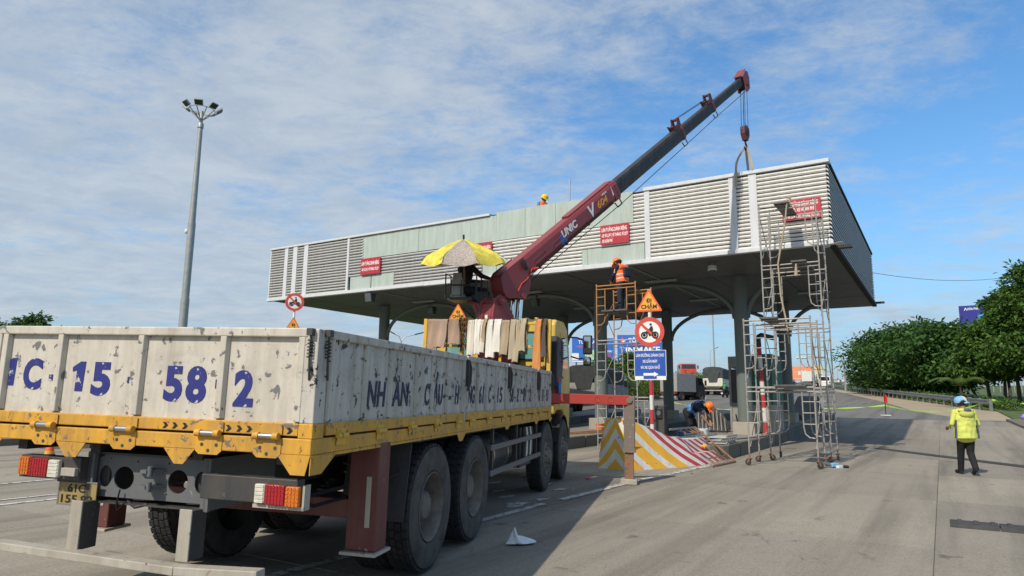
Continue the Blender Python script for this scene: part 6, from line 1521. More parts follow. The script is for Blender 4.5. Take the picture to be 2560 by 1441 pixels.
for k, (a, b, m) in enumerate((((10.6, 19.6), (9.9, 22.4), 'scaffold_orange'), ((10.75, 19.8), (10.05, 22.6), 'rust_pipe'), ((10.9, 19.5), (10.15, 22.2), 'scaffold_orange'))):
    pa, pb = W(*a, .385), W(*b, .385+.02*k); q = MB(); q.tube(Vector((0, 0, 0)), pb-pa, .022, 8)
    tag(q.build('scaffold_pipe', m, smooth=True, loc=pa), ['lowest orange pipe lying on the middle island', 'rusty pipe lying between orange pipes on the middle island', 'topmost orange pipe lying on the middle island'][k], 'pipe', 'pipes on the middle island')

# ------------------------------------------------------------------ road objects
def speed_strip(label, a, b, w, h, ribs):
    pa, pb = W(*a, .001), W(*b, .001); L = (pb-pa).length; d = (pb-pa).normalized(); s = Vector((-d.y, d.x, 0)).normalized()
    t = thing('rubber_strip', label, 'rubber strip', pa); n = int(L/.5)
    for i in range(n):
        q = MB(); x0, x1 = d*(L*i/n+.006), d*(L*(i+1)/n-.006); Z = Vector((0, 0, 1))
        q.prism([x0-s*w/2, x0-s*w*.32+Z*h, x0+s*w*.32+Z*h, x0+s*w/2], x1-x0)
        o = q.build('segment', 'rubber', t, bevel=.004)
        if ribs:
            for k in (-.2, 0, .2):
                q = MB(); c = (x0+x1)/2+d*k*.9; q.prism([c-s*w*.34+Z*h, c-s*w*.30+Z*(h+.012), c+s*w*.30+Z*(h+.012), c+s*w*.34+Z*h], d*.05); q.build('tread_rib', 'rubber', o)
speed_strip('long thin grey rubber strip lying slantwise by the walking person', (1.85, 25.0), (-3.3, 18.6), .34, .022, False)
speed_strip('ribbed rubber speed hump across the right lane near the camera', (.05, 10.9), (-3.7, 10.9), .42, .05, True)
def plastic_bag():
    p = ground_at(1300, 1362); t = thing('plastic_bag', 'crumpled white plastic bag on the road beside the truck wheels', 'bag', p, .4)
    bm = bmesh.new(); bmesh.ops.create_icosphere(bm, subdivisions=4, radius=1); 
    rnd = random.Random(3); ks = [(Vector((rnd.gauss(0, 1), rnd.gauss(0, 1), rnd.gauss(0, 1))).normalized(), rnd.uniform(3, 9), rnd.uniform(0, 6)) for i in range(14)]
    for v in bm.verts:
        d = v.co.normalized(); k = 1+sum(.06*math.sin(f*d.dot(a)+ph) for a, f, ph in ks)
        x, y, z = d*k; h = max(0, z)
        v.co = Vector((x*.15*(1-.5*h), y*.08*(1-.5*h), max(-.02, z)*.07+.02))
        v.co.z += .10*max(0, 1-((x+.45)**2)*4)*max(0, z)**1.2; v.co.x -= .04*h
        v.co.x += .09*max(0, x-.5); 
    me = bpy.data.meshes.new('bag'); bm.to_mesh(me); bm.free(); me.materials.append(MATS['plastic_white']); me.polygons.foreach_set('use_smooth', [True]*len(me.polygons)); link('bag', me, t)
plastic_bag()
def scrap(name, label, cat, p, s, m, seed, flat=.35):
    rnd = random.Random(seed); bm = bmesh.new(); bmesh.ops.create_icosphere(bm, subdivisions=2, radius=1)
    for v in bm.verts: v.co = Vector((v.co.x*s*rnd.uniform(.7, 1.3), v.co.y*s*.7*rnd.uniform(.7, 1.3), (v.co.z*.5+.5)*s*flat*rnd.uniform(.6, 1.4)))
    me = bpy.data.meshes.new(name); bm.to_mesh(me); bm.free(); me.materials.append(MATS[m]); o = link(name, me); o.location = p; o.rotation_euler = (0, 0, rnd.uniform(0, 6)); return tag(o, label, cat)
scrap('pink_scrap', 'small pink plastic scrap on the road under the red outrigger', 'litter', ground_at(1471, 1199), .07, 'pink', 1, .8)
scrap('paper_scrap', 'pale blue white paper scrap beyond the yellow barrier nose', 'litter', ground_at(1529, 1142), .10, 'plastic_white', 2, .3)
scrap('yellow_block', 'small yellow block lying on the striped barrier ledge', 'block', W(5.3, 17.9, .30), .09, 'bar_yellow', 3, .9)['label']
m = MB()
rnd = random.Random(5)
def bits(n, ea, eb, fa, fb, smin, smax):
    for i in range(n):
        p = W(rnd.uniform(ea, eb), rnd.uniform(fa, fb), .006); s = rnd.uniform(smin, smax); a = rnd.uniform(0, 6)
        c = [p+Vector((s*math.cos(a+k*1.57+rnd.uniform(-.4, .4))*rnd.uniform(.5, 1), s*math.sin(a+k*1.57)*rnd.uniform(.5, 1), rnd.uniform(0, s*.35))) for k in range(4)]
        m.add(c, [(0, 1, 2, 3)], 0 if rnd.random() < .35 else 1)
bits(160, 4.7, 9.5, 6, 15.5, .008, .035); bits(130, 4.55, 4.85, 14, 30, .01, .05); bits(60, .3, 4.6, 5, 28, .006, .02); bits(60, 5, 12, 15, 24, .01, .03)
struct(tag(m.build('road_litter', ['litter', 'litter_dark'], fix=False), 'scattered grit, chips and paper bits on the road by the island', 'litter'), 'stuff')
m = MB()
for i in range(26):      # broken paint and cement patches left of the line
    c = (rnd.uniform(5.4, 8.5), rnd.uniform(8.5, 13.5)); r = rnd.uniform(.08, .35); n = 9
    m.add([W(c[0]+r*math.cos(2*math.pi*k/n)*rnd.uniform(.4, 1.1)*.5, c[1]+r*math.sin(2*math.pi*k/n)*rnd.uniform(.5, 1.2), .0075) for k in range(n)], [tuple(range(n))])
struct(tag(m.build('paint_flakes', 'floor_line'), 'pale flaking patches of old paint beside the truck', 'paint'), 'stuff')
def tool():
    p = ground_at(2086, 1170); t = thing('power_tool', 'pale blue and grey tool lying by the right scaffold castor', 'tool', p, .5)
    q = MB(); q.prism([(-.12, -.05, .02), (.10, -.06, .02), (.14, .0, .02), (.10, .07, .02), (-.12, .05, .02)], (0, 0, .09)); q.build('case', 'cap_blue', t, bevel=.015)
    q = MB(); q.tube((-.3, .05, .12), (-.1, 0, .07), .03, 8); q.build('handle', 'steel', t); q = MB(); q.box(-.05, .13, -.16, -.07, .0, .06); q.build('guard', 'plastic_white', t, bevel=.01); q = MB(); q.tube((.1, -.16, .04), (.2, -.22, .03), .035, 10); q.build('head', 'dark_steel', t)
tool()
def cone():
    p = tw(1.2, 2.9, 0); p = ground_at(112, 1180); d = 9.0; p = at_d(120, 1155, 8.0); g = gz(p)
    p = ground_at(120, 1164)
    h = at_d(122, 1100, math.hypot(p.x, p.y)).z-p.z
    t = thing('traffic_cone', 'orange traffic cone with black base behind the left tail lamp', 'traffic cone', p)
    q = MB(); q.box(-.2, .2, -.2, .2, 0, .03); q.build('base', 'rubber', t, bevel=.01)
    q = MB(); q.lathe([(.17, .03), (.11, h*.45), (.108, h*.45)], n=24); q.build('lower_body', 'rubber', t, smooth=True)
    q = MB(); q.lathe([(.10, h*.45), (.09, h*.57), (.088, h*.57)], n=24); q.build('yellow_band', 'bar_yellow', t, smooth=True)
    q = MB(); q.lathe([(.09, h*.57), (.045, h), (.03, h), (0, h-.01)], n=24); q.build('upper_body', 'cone_orange', t, smooth=True)
cone()
# caution tape and flag
def tape():
    f = ground_at(2215, 1040); fz = f+Vector((0, 0, 0))
    d = math.hypot(f.x, f.y)
    t = thing('flag_post', 'thin post with a red flag on the far road holding the tape', 'flag', f)
    top = at_d(2206, 982, d).z-f.z
    q = MB(); q.tube((0, 0, 0), (0, 0, top), .025, 6); q.build('post', 'dark_steel', t); q = MB(); q.box(-.2, .2, -.2, .2, 0, .06); q.build('base', 'plastic_white', t)
    r = Vector((CR.x, CR.y, 0)).normalized(); u = Vector((0, 0, 1))
    q = MB(); q.sheet([[r*(.02+.22*i/5-.08)*1.0+u*(top-.05-.12*i/5+.02*math.sin(i))*1.0-u*(.45*j) for j in (0, .5, 1)] for i in range(6)], (0, .01, 0)); q.build('flag', 'flag_red', t)
    t2 = thing('caution_tape', 'yellow green caution tape stretched across the road to the guardrail', 'tape', f)
    tz = at_d(2210, 1014, d).z-f.z
    A_ = Vector((0, 0, tz)); left = at_d(1960, 1019, d*.93)-f; right = at_d(2478, 1000, 56)-f; far = at_d(2700, 1012, 60)-f; wst = at_d(1680, 1006, d*1.05)-f
    def seg(a, b, sag, nm, w=.07):
        q = MB(); q.sheet([[a.lerp(b, s)+Vector((0, 0, -sag*4*s*(1-s)+k)) for k in (-w/2*math.cos(s*9), w/2*math.cos(s*9)+.01)] for s in [i/24 for i in range(25)]], (0, .006, 0)); q.build(nm, 'tape', t2)
    seg(A_, left, .12, 'tape_span', .08); seg(A_, right, .55, 'tape_span', .09); seg(right, far, .15, 'tape_span', .11); seg(left, wst, .3, 'tape_span', .08)
tape()

# ------------------------------------------------------------------ guardrail
def guardrail():
    t = thing('guardrail', 'galvanised steel guardrail curving along the right road edge', 'guardrail', W(*RAIL[0]))
    b = Vector(t.location); pts = dens(RAIL, 10)
    line = [W(x, y, 0)-b for x, y in pts]
    acc = 0; last = None; k = 0
    # resample every 2 m
    samp = [line[0]]; 
    for a, c in zip(line, line[1:]):
        L = (c-a).length; s = 0
        while acc+L-s >= 2.0: s += 2.0-acc; acc = 0; samp.append(a.lerp(c, s/L))
        acc += L-s
    q = MB(); q.box(-.06, .06, -.08, .08, -.1, .78); q.box(-.09, .09, -.05, .05, .45, .75); pm = q.mesh('post', 'galv')
    for p in samp: o = link('post', pm, t); o.location = p
    prof = [(0, .42), (.05, .45), (.05, .52), (-.02, .56), (-.02, .60), (.05, .64), (.05, .71), (0, .74)]
    n = 6
    for i in range(0, len(samp)-1, 2):
        sg = samp[i:i+3]
        if len(sg) < 2: break
        q = MB(); rows = []
        for j, p in enumerate(sg):
            d = (sg[min(j+1, len(sg)-1)]-sg[max(j-1, 0)]).normalized(); s = Vector((-d.y, d.x, 0)).normalized()
            rows.append([p+s*(x+.10)+Vector((0, 0, z)) for x, z in prof])
        q.sheet(rows, (0, 0, .004)); q.build('rail', 'galv', t)
guardrail()

# ------------------------------------------------------------------ trees and hedges
def leaf_mesh(name, clumps, n, m, parent, L, Wd, seed, droop=.25, flat=.75):
    """thousands of leaf blades spread through clumps: (centre, radii)"""
    rs = np.random.RandomState(seed); vol = np.array([c[1][0]*c[1][1]*c[1][2] for c in clumps])**.67; pr = vol/vol.sum()
    ci = rs.choice(len(clumps), n, p=pr); cen = np.array([c[0] for c in clumps])[ci]; rr = np.array([c[1] for c in clumps])[ci]
    d = rs.normal(size=(n, 3)); d /= np.linalg.norm(d, axis=1)[:, None]; rad_ = rs.uniform(.35, 1.08, n)**.6; rad_ = np.where(rs.rand(n) < .10, rs.uniform(1.0, 1.55, n), rad_)
    pos = cen+d*rad_[:, None]*rr
    out = d*np.array([1, 1, .25]); out += rs.normal(scale=.5, size=(n, 3)); out[:, 2] -= droop; out /= np.linalg.norm(out, axis=1)[:, None]
    up = rs.normal(scale=.45, size=(n, 3)); up[:, 2] += flat*1.3; sd_ = np.cross(out, up); sd_ /= np.linalg.norm(sd_, axis=1)[:, None]+1e-9
    nn = np.cross(sd_, out)
    l = L*rs.uniform(.6, 1.25, n)[:, None]; w = Wd*rs.uniform(.7, 1.2, n)[:, None]
    a = pos; b = pos+out*l*.5+sd_*w*.5+nn*l*.06; c = pos+out*l-nn*l*.08; e = pos+out*l*.5-sd_*w*.5+nn*l*.06
    vs = np.stack([a, b, c, e], 1).reshape(-1, 3); me = bpy.data.meshes.new(name)
    me.vertices.add(4*n); me.vertices.foreach_set('co', vs.reshape(-1)); me.loops.add(4*n); me.loops.foreach_set('vertex_index', np.arange(4*n, dtype=np.int32)); me.polygons.add(n); me.polygons.foreach_set('loop_start', np.arange(0, 4*n, 4, dtype=np.int32)); me.polygons.foreach_set('loop_total', np.full(n, 4, dtype=np.int32))
    me.update(calc_edges=True); me.materials.append(MATS[m]); o = link(name, me, parent); return o
def tree(label, base, H, clear, R, seed, leaf='leaf_a', n=9000, L=.42, Wd=.20, layers=5, lean=(0, 0), group='trees behind the guardrail', trunk_r=.16, cone=False):
    rnd = random.Random(seed); t = thing('tree', label, 'tree', base, 0, group)
    q = MB(); pts = [Vector((lean[0]*s+.12*math.sin(3*s+seed), lean[1]*s+.1*math.cos(4*s+seed)-.1, H*.93*s-.1)) for s in [i/8 for i in range(9)]]
    q.path(pts, [trunk_r*(1-.85*i/8) for i in range(9)], 9); clumps = []; 
    for k in range(layers):
        s = k/(layers-1); z = clear+(H-clear)*(.08+.86*s)
        rr = R*((1-.72*s) if cone else (math.sin(math.pi*(.22+.66*s))**.8)); nb = max(3, int(rr*3.0)+2)
        c0 = pts[min(8, int(z/H*8))]
        for b in range(nb):
            a = 2*math.pi*(b+rnd.random()*.7)/nb+k*1.3; ln = rr*rnd.uniform(.55, 1.05); zz = z+rnd.uniform(-.06, .08)*H
            tip = Vector((c0.x+ln*math.cos(a), c0.y+ln*math.sin(a), zz+ln*.10)); st = Vector((c0.x, c0.y, zz-ln*.30))
            mid = st.lerp(tip, .55)+Vector((0, 0, .12*ln)); q.path([st, mid, tip], [trunk_r*.34, trunk_r*.2, .012], 5)
            for s2 in (.45, .72, .98):
                c = st.lerp(tip, s2)+Vector((rnd.uniform(-.3, .3), rnd.uniform(-.3, .3), rnd.uniform(-.05, .25))); r_ = rnd.uniform(.55, .95)*(.35+.20*R)*(.75+.4*(1-abs(s2-.7)))
                clumps.append((tuple(c), (r_, r_, r_*.46)))
    clumps.append((tuple(pts[-1]+Vector((0, 0, .1))), (R*.25, R*.25, R*.25)))
    q.build('trunk', 'bark', t, smooth=True); leaf_mesh('crown', clumps, n, leaf, t, L, Wd, seed); return t
def on_verge(u, d):
    p = at_d(u, 1000, d); p.z = gz(p)+.05; return p
TREES = [('spreading dark tree farthest left behind the guardrail', 2215, 96, 6.9, .9, 5.0, 'leaf_a', 11000, False), ('broad dark tree in the middle behind the guardrail', 2305, 86, 7.4, .9, 5.6, 'leaf_a', 14000, False), ('dark tree right of the middle with layered branches', 2372, 78, 6.5, 1.2, 4.6, 'leaf_a', 12000, False),
         ('pointed tree standing up before the navy billboard', 2522, 78, 9.2, 2.4, 2.4, 'leaf_a', 10000, True), ('bright green tree with slim trunk right of the billboard', 2474, 63, 5.6, 2.2, 2.8, 'leaf_b', 11000, True), ('tall bright green tree near the right picture edge', 2552, 62, 8.2, 2.7, 3.2, 'leaf_b', 15000, True), ('tallest bright green tree cut by the right picture edge', 2618, 60, 9.8, 2.8, 4.2, 'leaf_b', 15000, True), ('slim shaded tree behind the tape end', 2512, 70, 6.2, 2.4, 2.6, 'leaf_a', 8000, True)]
for i, (lab, u, d, H, cl, R, lf, n, cn) in enumerate(TREES): tree(lab, on_verge(u, d), H, cl, R, 100+i, lf, n, L=.55 if lf == 'leaf_a' else .40, Wd=.26 if lf == 'leaf_a' else .19, layers=6, cone=cn, trunk_r=.15)
t_ = at_d(75, 830, 90); t_.z = gz(t_); tree('dark tree whose top shows over the truck tailgate at the far left', t_, 8.6, 3, 3.2, 200, 'leaf_a', 9000, .45, .22, 5, group=None)
t_ = at_d(-40, 830, 90); t_.z = gz(t_); tree('low dark tree at the left picture edge over the tailgate', t_, 7.7, 3, 4.0, 201, 'leaf_a', 6000, .45, .22, 5, group=None)
def palm():
    p = on_verge(2403, 59); t = thing('young_palm', 'young pale green palm between the trees behind the guardrail', 'palm', p)
    q = MB(); q.path([(0, 0, -.1), (.05, 0, .8), (.02, 0, 1.5)], [.10, .08, .07], 8); q.build('trunk', 'bark', t)
    for k in range(8):
        a = 2*math.pi*k/8+.3; q = MB(); pts = [Vector((1.9*s*math.cos(a), 1.9*s*math.sin(a), 1.5+2.0*s-1.7*s*s)) for s in [i/9 for i in range(10)]]
        q.path(pts, .02, 4); sd = Vector((-math.sin(a), math.cos(a), 0))
        for i in range(1, 10):
            for s in (-1, 1):
                for e in (0, .5): 
                    c = pts[i-1].lerp(pts[i], e); tp = c+sd*s*(.55*(1-.5*i/10))+Vector((0, 0, -.14))+(pts[i]-pts[i-1])*.8; q.add([c, c+(pts[i]-pts[i-1])*.35, tp], [(0, 1, 2)])
        q.build('frond', 'leaf_c', t, fix=False)
palm()
def hedge(label, pts, w, h, leaf, n, seed, L=.22, group=None, name='hedge'):
    b = Vector(pts[0]); t = thing(name, label, 'hedge', b, 0, group); cl = []; rnd = random.Random(seed)
    for a, c in zip(pts, pts[1:]):
        a, c = Vector(a), Vector(c); k = max(2, int((c-a).length/(w*.55)))
        for i in range(k): p = a.lerp(c, i/k)-b; cl.append(((p.x+rnd.uniform(-.2, .2), p.y+rnd.uniform(-.2, .2), p.z+h*rnd.uniform(.42, .58)), (w*.55, w*.55, h*.45*rnd.uniform(.85, 1.1))))
    q = MB()
    for c, r in cl: q.path([(c[0], c[1], -.05+c[2]-h*.5), (c[0], c[1], c[2]+h*.2)], .03, 5)
    q.build('stems', 'bark', t); leaf_mesh('foliage', cl, n, leaf, t, L, L*.45, seed, .0, .2)
hedge('low clipped green hedge just behind the guardrail', [W(x-1.3, y, .03) for x, y in dens(RAIL[:5], 3)], .8, .75, 'leaf_b', 16000, 31, .22)
def gp(u, v_unused, d): p = at_d(u, 1000, d); p.z = gz(p); return p
hedge('long bright green hedge dividing the carriageways behind the box truck', [gp(1525, 0, 62), gp(1600, 0, 70), gp(1680, 0, 84), gp(1760, 0, 108), gp(1840, 0, 150)], 2.0, 2.6, 'leaf_c', 30000, 32, .30)
hedge('dense dark undergrowth beneath the trees behind the guardrail', [on_verge(2150, 108), on_verge(2260, 96), on_verge(2340, 90), on_verge(2405, 88)], 2.6, 2.6, 'leaf_a', 16000, 34, .34)
hedge('dark hedge along the far left kerb under the truck tail', [W(26, 2, .2), W(26, 30, .2)], 1.2, 1.1, 'leaf_a', 5000, 33, .25)
tree('small leafy tree behind the left scaffold below the blue billboards', gp(1590, 0, 78), 4.4, 1.4, 2.4, 210, 'leaf_b', 7000, .35, .18, 5, group=None)
tree('small leafy tree beside the column left of the scaffold', gp(1515, 0, 80), 4.2, 1.4, 2.2, 211, 'leaf_b', 6000, .35, .18, 5, group=None)
m = MB(); scrapb = None
t = thing('rubbish_bag', 'pale blue rubbish bag on the grass by the right kerb', 'bag', W(-3.9, 41.5, .1)); q = MB(); q.lathe([(0, 0), (.3, .02), (.36, .2), (.2, .42), (.06, .48), (.1, .56), (0, .55)], n=14); q.build('bag', 'cap_blue', t, smooth=True)
t = thing('rubbish_bag', 'small purple rubbish bag left of the pale blue bag', 'bag', W(-3.5, 43.2, .1)); mat('plastic_purple', (.30, .22, .55), .5); q = MB(); q.lathe([(0, 0), (.22, .02), (.25, .12), (.14, .26), (.05, .3), (0, .3)], n=14); q.build('bag', 'plastic_purple', t, smooth=True)
# ------------------------------------------------------------------ lamps and billboards
def high_mast():
    top = at_d(503, 300, 56); g = gz(top); H = top.z-g; t = thing('high_mast_light', 'tall grey high mast with a crown of floodlights at the left', 'light mast', (top.x, top.y, g))
    q = MB(); q.lathe([(.36, 0), (.30, H*.35), (.305, H*.35), (.305, H*.37), (.27, H*.37), (.275, H*.62), (.275, H*.63), (.24, H*.63), (.17, H*.97), (.22, H*.97), (.22, H*.985), (.13, H*.99), (.13, H+.7)], n=16); q.build('mast', 'lamp_grey', t, smooth=True)
    q = MB(); q.path([(0.95*math.cos(a), 0.95*math.sin(a), H+.8) for a in [2*math.pi*i/24 for i in range(24)]], .03, 6, closed=True)
    for i in range(8): a = 2*math.pi*i/8; q.tube((.12*math.cos(a), .12*math.sin(a), H), (0.95*math.cos(a), 0.95*math.sin(a), H+.8), .04, 6)
    q.build('crown_ring', 'lamp_grey', t)
    for i in range(7):
        a = 2*math.pi*(i+.5)/7; q = MB(); q.box(-.31, .31, -.08, .08, -.24, .24); o = q.build('floodlight', 'lamp_grey', t, bevel=.03, loc=(1.25*math.cos(a), 1.25*math.sin(a), H+.95), rot=(rad(-50), 0, a-math.pi/2))
        q = MB(); q.box(-.26, .26, .08, .095, -.20, .20); q.build('lens', 'lamp_dark', o)
    q = MB(); q.ball((-.36, 0, H*.60), (.14, .14, .20), 12, 8); q.build('camera', 'plastic_white', t, smooth=True)
high_mast()
def street_lamp(label, u, v, d, arms, H=None, r=.09):
    top = at_d(u, v, d); g = gz(top); t = thing('street_lamp', label, 'street lamp', (top.x, top.y, g), math.atan2(-top.x, top.y)); H = top.z-g
    q = MB(); q.tube((0, 0, -.1), (0, 0, H), r, 10, r1=r*.6); q.build('pole', 'lamp_grey', t, smooth=True)
    for a in arms:
        q = MB(); q.path([(0, 0, H-.1), (a*.35, 0, H+.35), (a*1.3, 0, H+.6)], .04, 6); A = q.build('arm', 'lamp_grey', t, smooth=True)
        q = MB(); q.prism([(a*1.2, -.15, H+.52), (a*2.0, -.13, H+.74), (a*2.0, .13, H+.74), (a*1.2, .15, H+.52)], (0, 0, .10)); q.build('lamp_head', 'lamp_dark', A, bevel=.02)
    return t
street_lamp('grey double headed street lamp beyond the truck bed', 1003, 852, 62, (-.5, 1))
street_lamp('tall thin lamp pole right of the blue lane board', 1781, 778, 105, (), r=.14)
street_lamp('slender curved street lamp beside the tall thin pole', 1775, 880, 120, (.7,), r=.06)
for i, (u, v, d) in enumerate(((1978, 890, 230), (2000, 900, 280), (2075, 905, 260), (2092, 915, 300))): street_lamp(['far thin lamp pole in front of the orange billboard', 'farther lamp pole at the orange billboard middle', 'far lamp pole right of the scaffold', 'farthest lamp pole left of the camera gantry'][i], u, v, d, (), r=.1)
def gantry():
    top = at_d(2109, 895, 112); g = gz(top); t = thing('camera_gantry', 'grey post with a long arm of traffic cameras on the far right', 'camera post', (top.x, top.y, g), math.atan2(-top.x, top.y)); H = top.z-g
    q = MB(); q.tube((0, 0, -.1), (0, 0, H), .17, 10, r1=.12); q.build('post', 'lamp_grey', t, smooth=True)
    q = MB(); q.tube((0, 0, H), (-6.4, 0, H), .06, 8); q.build('arm', 'lamp_grey', t)
    for x in (-6.3, -5.6, -5.2, -3.0, -2.6): q = MB(); q.box(x-.12, x+.12, -.25, .15, H+.05, H+.25); q.build('camera', 'plastic_white', t)
    q = MB(); q.box(.1, .7, -.2, .2, H*.42, H*.58); q.build('control_box', 'booth_grey', t); q = MB(); q.prism([(-.2, 0, H-1.0), (-.7, -.1, H-1.1), (-.7, .1, H-1.1)], (0, 0, -.25)); q.build('lamp', 'plastic_white', t)
    q = MB(); q.ball((-.25, -.1, H*.3), .16, 8, 6); q.build('dome', 'plastic_white', t)
gantry()
def billboard(label, u0, v0, u1, v1, d, face, deco, name='billboard', posts=3):
    a, b = at_d(u0, v0, d), at_d(u1, v1, d); c = (a+b)/2; w = (Vector((b.x, b.y, 0))-Vector((a.x, a.y, 0))).length; h = a.z-b.z; g = gz(c)
    t = thing(name, label, 'billboard', (c.x, c.y, g), math.atan2(-c.x, c.y)); zb = b.z-g
    q = MB(); q.box(-w/2, w/2, -.1, .25, zb, zb+h); q.build('panel', face, t)
    q = MB()
    for i in range(posts): x = w*(-.4+.8*i/max(1, posts-1)) if posts > 1 else 0; q.tube((x, .5, -.5), (x, .5, zb+h*.9), .25, 8)
    q.build('post', 'lamp_grey', t); q = MB(); q.box(-w/2, w/2, .25, .6, zb, zb+.3); q.box(-w/2, w/2, -.6, -.2, zb-.25, zb-.15); q.build('truss', 'lamp_grey', t)
    def tx(s, x, z, hh, m, ww=None): text('lettering', s, hh*h, m, t, frame((x*w-w/2, -.11, zb+z*h), (1, 0, 0), (0, 0, 1)), .03, 0, ww*w if ww else None, depth=.01)
    def rc(x0, x1, z0, z1, m, dy=.0): q = MB(); q.box(x0*w-w/2, x1*w-w/2, -.115-dy, -.1, zb+z0*h, zb+z1*h); q.build('print', m, t)
    deco(tx, rc, w, h, t, zb); return t
def deco1(tx, rc, w, h, t, zb):
    tx('TÔN NAM KIM', .15, .76, .15, 'letter_white', .68); tx('HÀNG VIỆT NAM QUỐC GIA', .12, .60, .08, 'sign_orange_red', .66)
    rc(.0, .16, .06, .36, 'sign_white'); 
    for i in range(8): rc(.30+.035*i, .318+.035*i, .06, .50, 'bill_green'); rc(.318+.035*i, .335+.035*i, .06, .50, 'sign_white')
    tx('TÔN LẠNH MÀU', .62, .40, .08, 'letter_white', .33); tx('ZINCO', .66, .22, .13, 'bill_red', .26); tx('THÉP TẤM', .68, .06, .07, 'letter_white', .26); rc(.0, 1, -.005, .035, 'letter_white')
def deco2(tx, rc, w, h, t, zb):
    q = MB(); q.prism([(-.40*w, -.13, zb+.62*h), (-.36*w, -.13, zb+.78*h), (-.40*w, -.13, zb+.94*h), (-.44*w, -.13, zb+.78*h)], (0, .02, 0)); q.build('print', 'bill_red', t)
    q = MB(); q.prism([(-.42*w, -.14, zb+.78*h), (-.38*w, -.14, zb+.84*h), (-.33*w, -.14, zb+.78*h), (-.38*w, -.14, zb+.72*h)], (0, .02, 0)); q.build('print', 'letter_white', t)
    tx('TÔN ĐÔNG Á', .22, .72, .16, 'letter_white', .70); tx('TÔN ĐÔNG Á QUỐC', .24, .62, .06, 'sign_orange_red', .5); tx('TINMATE', .04, .33, .22, 'letter_white', .80); tx('VIỆT NAM', .06, .20, .09, 'bill_red', .3); rc(0, 1, 0, .14, 'bill_navy'); tx('TÔN MẠ QUANG ÁNH', .03, .04, .07, 'letter_white', .6)
billboard('left blue billboard with white headline and green stripes behind the truck cab', 1430, 846, 1536, 905, 185, 'bill_blue', deco1)
billboard('right blue billboard with red diamond and white lettering behind the signs', 1543, 838, 1672, 904, 170, 'bill_blue', deco2)
def deco3(tx, rc, w, h, t, zb): tx('gió', .40, .48, .26, 'letter_white', .33); tx('The', .27, .58, .06, 'letter_white', .07); rc(.25, .55, .12, .135, 'letter_white')
billboard('orange billboard with white script far behind the scaffold', 1967, 917, 2037, 951, 330, 'bill_orange', deco3)
def deco4(tx, rc, w, h, t, zb):
    tx('HÒA PHÁT', .24, .80, .10, 'letter_white', .36); q = MB(); q.prism([(-.36*w, -.13, zb+.78*h), (-.31*w, -.13, zb+.92*h), (-.26*w, -.13, zb+.78*h), (-.28*w, -.13, zb+.78*h), (-.31*w, -.13, zb+.86*h), (-.34*w, -.13, zb+.78*h)], (0, .02, 0)); q.build('print', 'letter_white', t)
    q = MB(); q.prism([(.18*w+.2*w*math.cos(a), -.12, zb+.38*h+.24*h*math.sin(a)) for a in [2*math.pi*i/20 for i in range(20)]], (0, .01, 0)); q.build('print', 'bill_cyan', t)
billboard('navy billboard with white logo and cyan shape behind the right trees', 2396, 766, 2492, 818, 150, 'bill_navy', deco4, posts=1)
def apartment():
    a, b = at_d(2036, 914, 520), at_d(2058, 958, 520); c = (a+b)/2; w = (Vector((b.x, b.y, 0))-Vector((a.x, a.y, 0))).length; h = a.z-gz(c)
    t = thing('apartment_tower', 'far pale apartment tower with yellow top beside the orange billboard', 'building', (c.x, c.y, gz(c)), math.atan2(-c.x, c.y))
    q = MB(); q.box(-w/2, w/2, 0, 8, 0, h); q.build('wall', 'building', t); q = MB(); q.box(-w/2-.02, w/2+.02, -.05, .1, h*.78, h+.2); q.build('yellow_top', 'building_yellow', t)
    for i in range(10):
        for x in (-.28, .02, .30):
            z = h*.06+i*h*.07; q = MB(); q.box((x-.10)*w, (x+.10)*w, -.06, .05, z, z+h*.035); q.build('window', 'glass_grey', t)
apartment()
def far_fence():
    p, r = on_verge(2470, 108), on_verge(2700, 100); t = thing('banner_fence', 'far red and white banner fence seen between the right trunks', 'fence', p)
    n = 12
    for i in range(n):
        a, b = (r-p)*(i/n), (r-p)*((i+1)/n); q = MB(); q.bar(a+Vector((0, 0, 3.2)), b+Vector((0, 0, 3.2)), .08, 1.1); q.build('banner', 'flag_red' if i % 2 else 'sign_white', t)
        q = MB(); q.tube(a+Vector((0, 0, -1)), a+Vector((0, 0, 3.7)), .06, 6); q.build('post', 'lamp_grey', t)
far_fence()

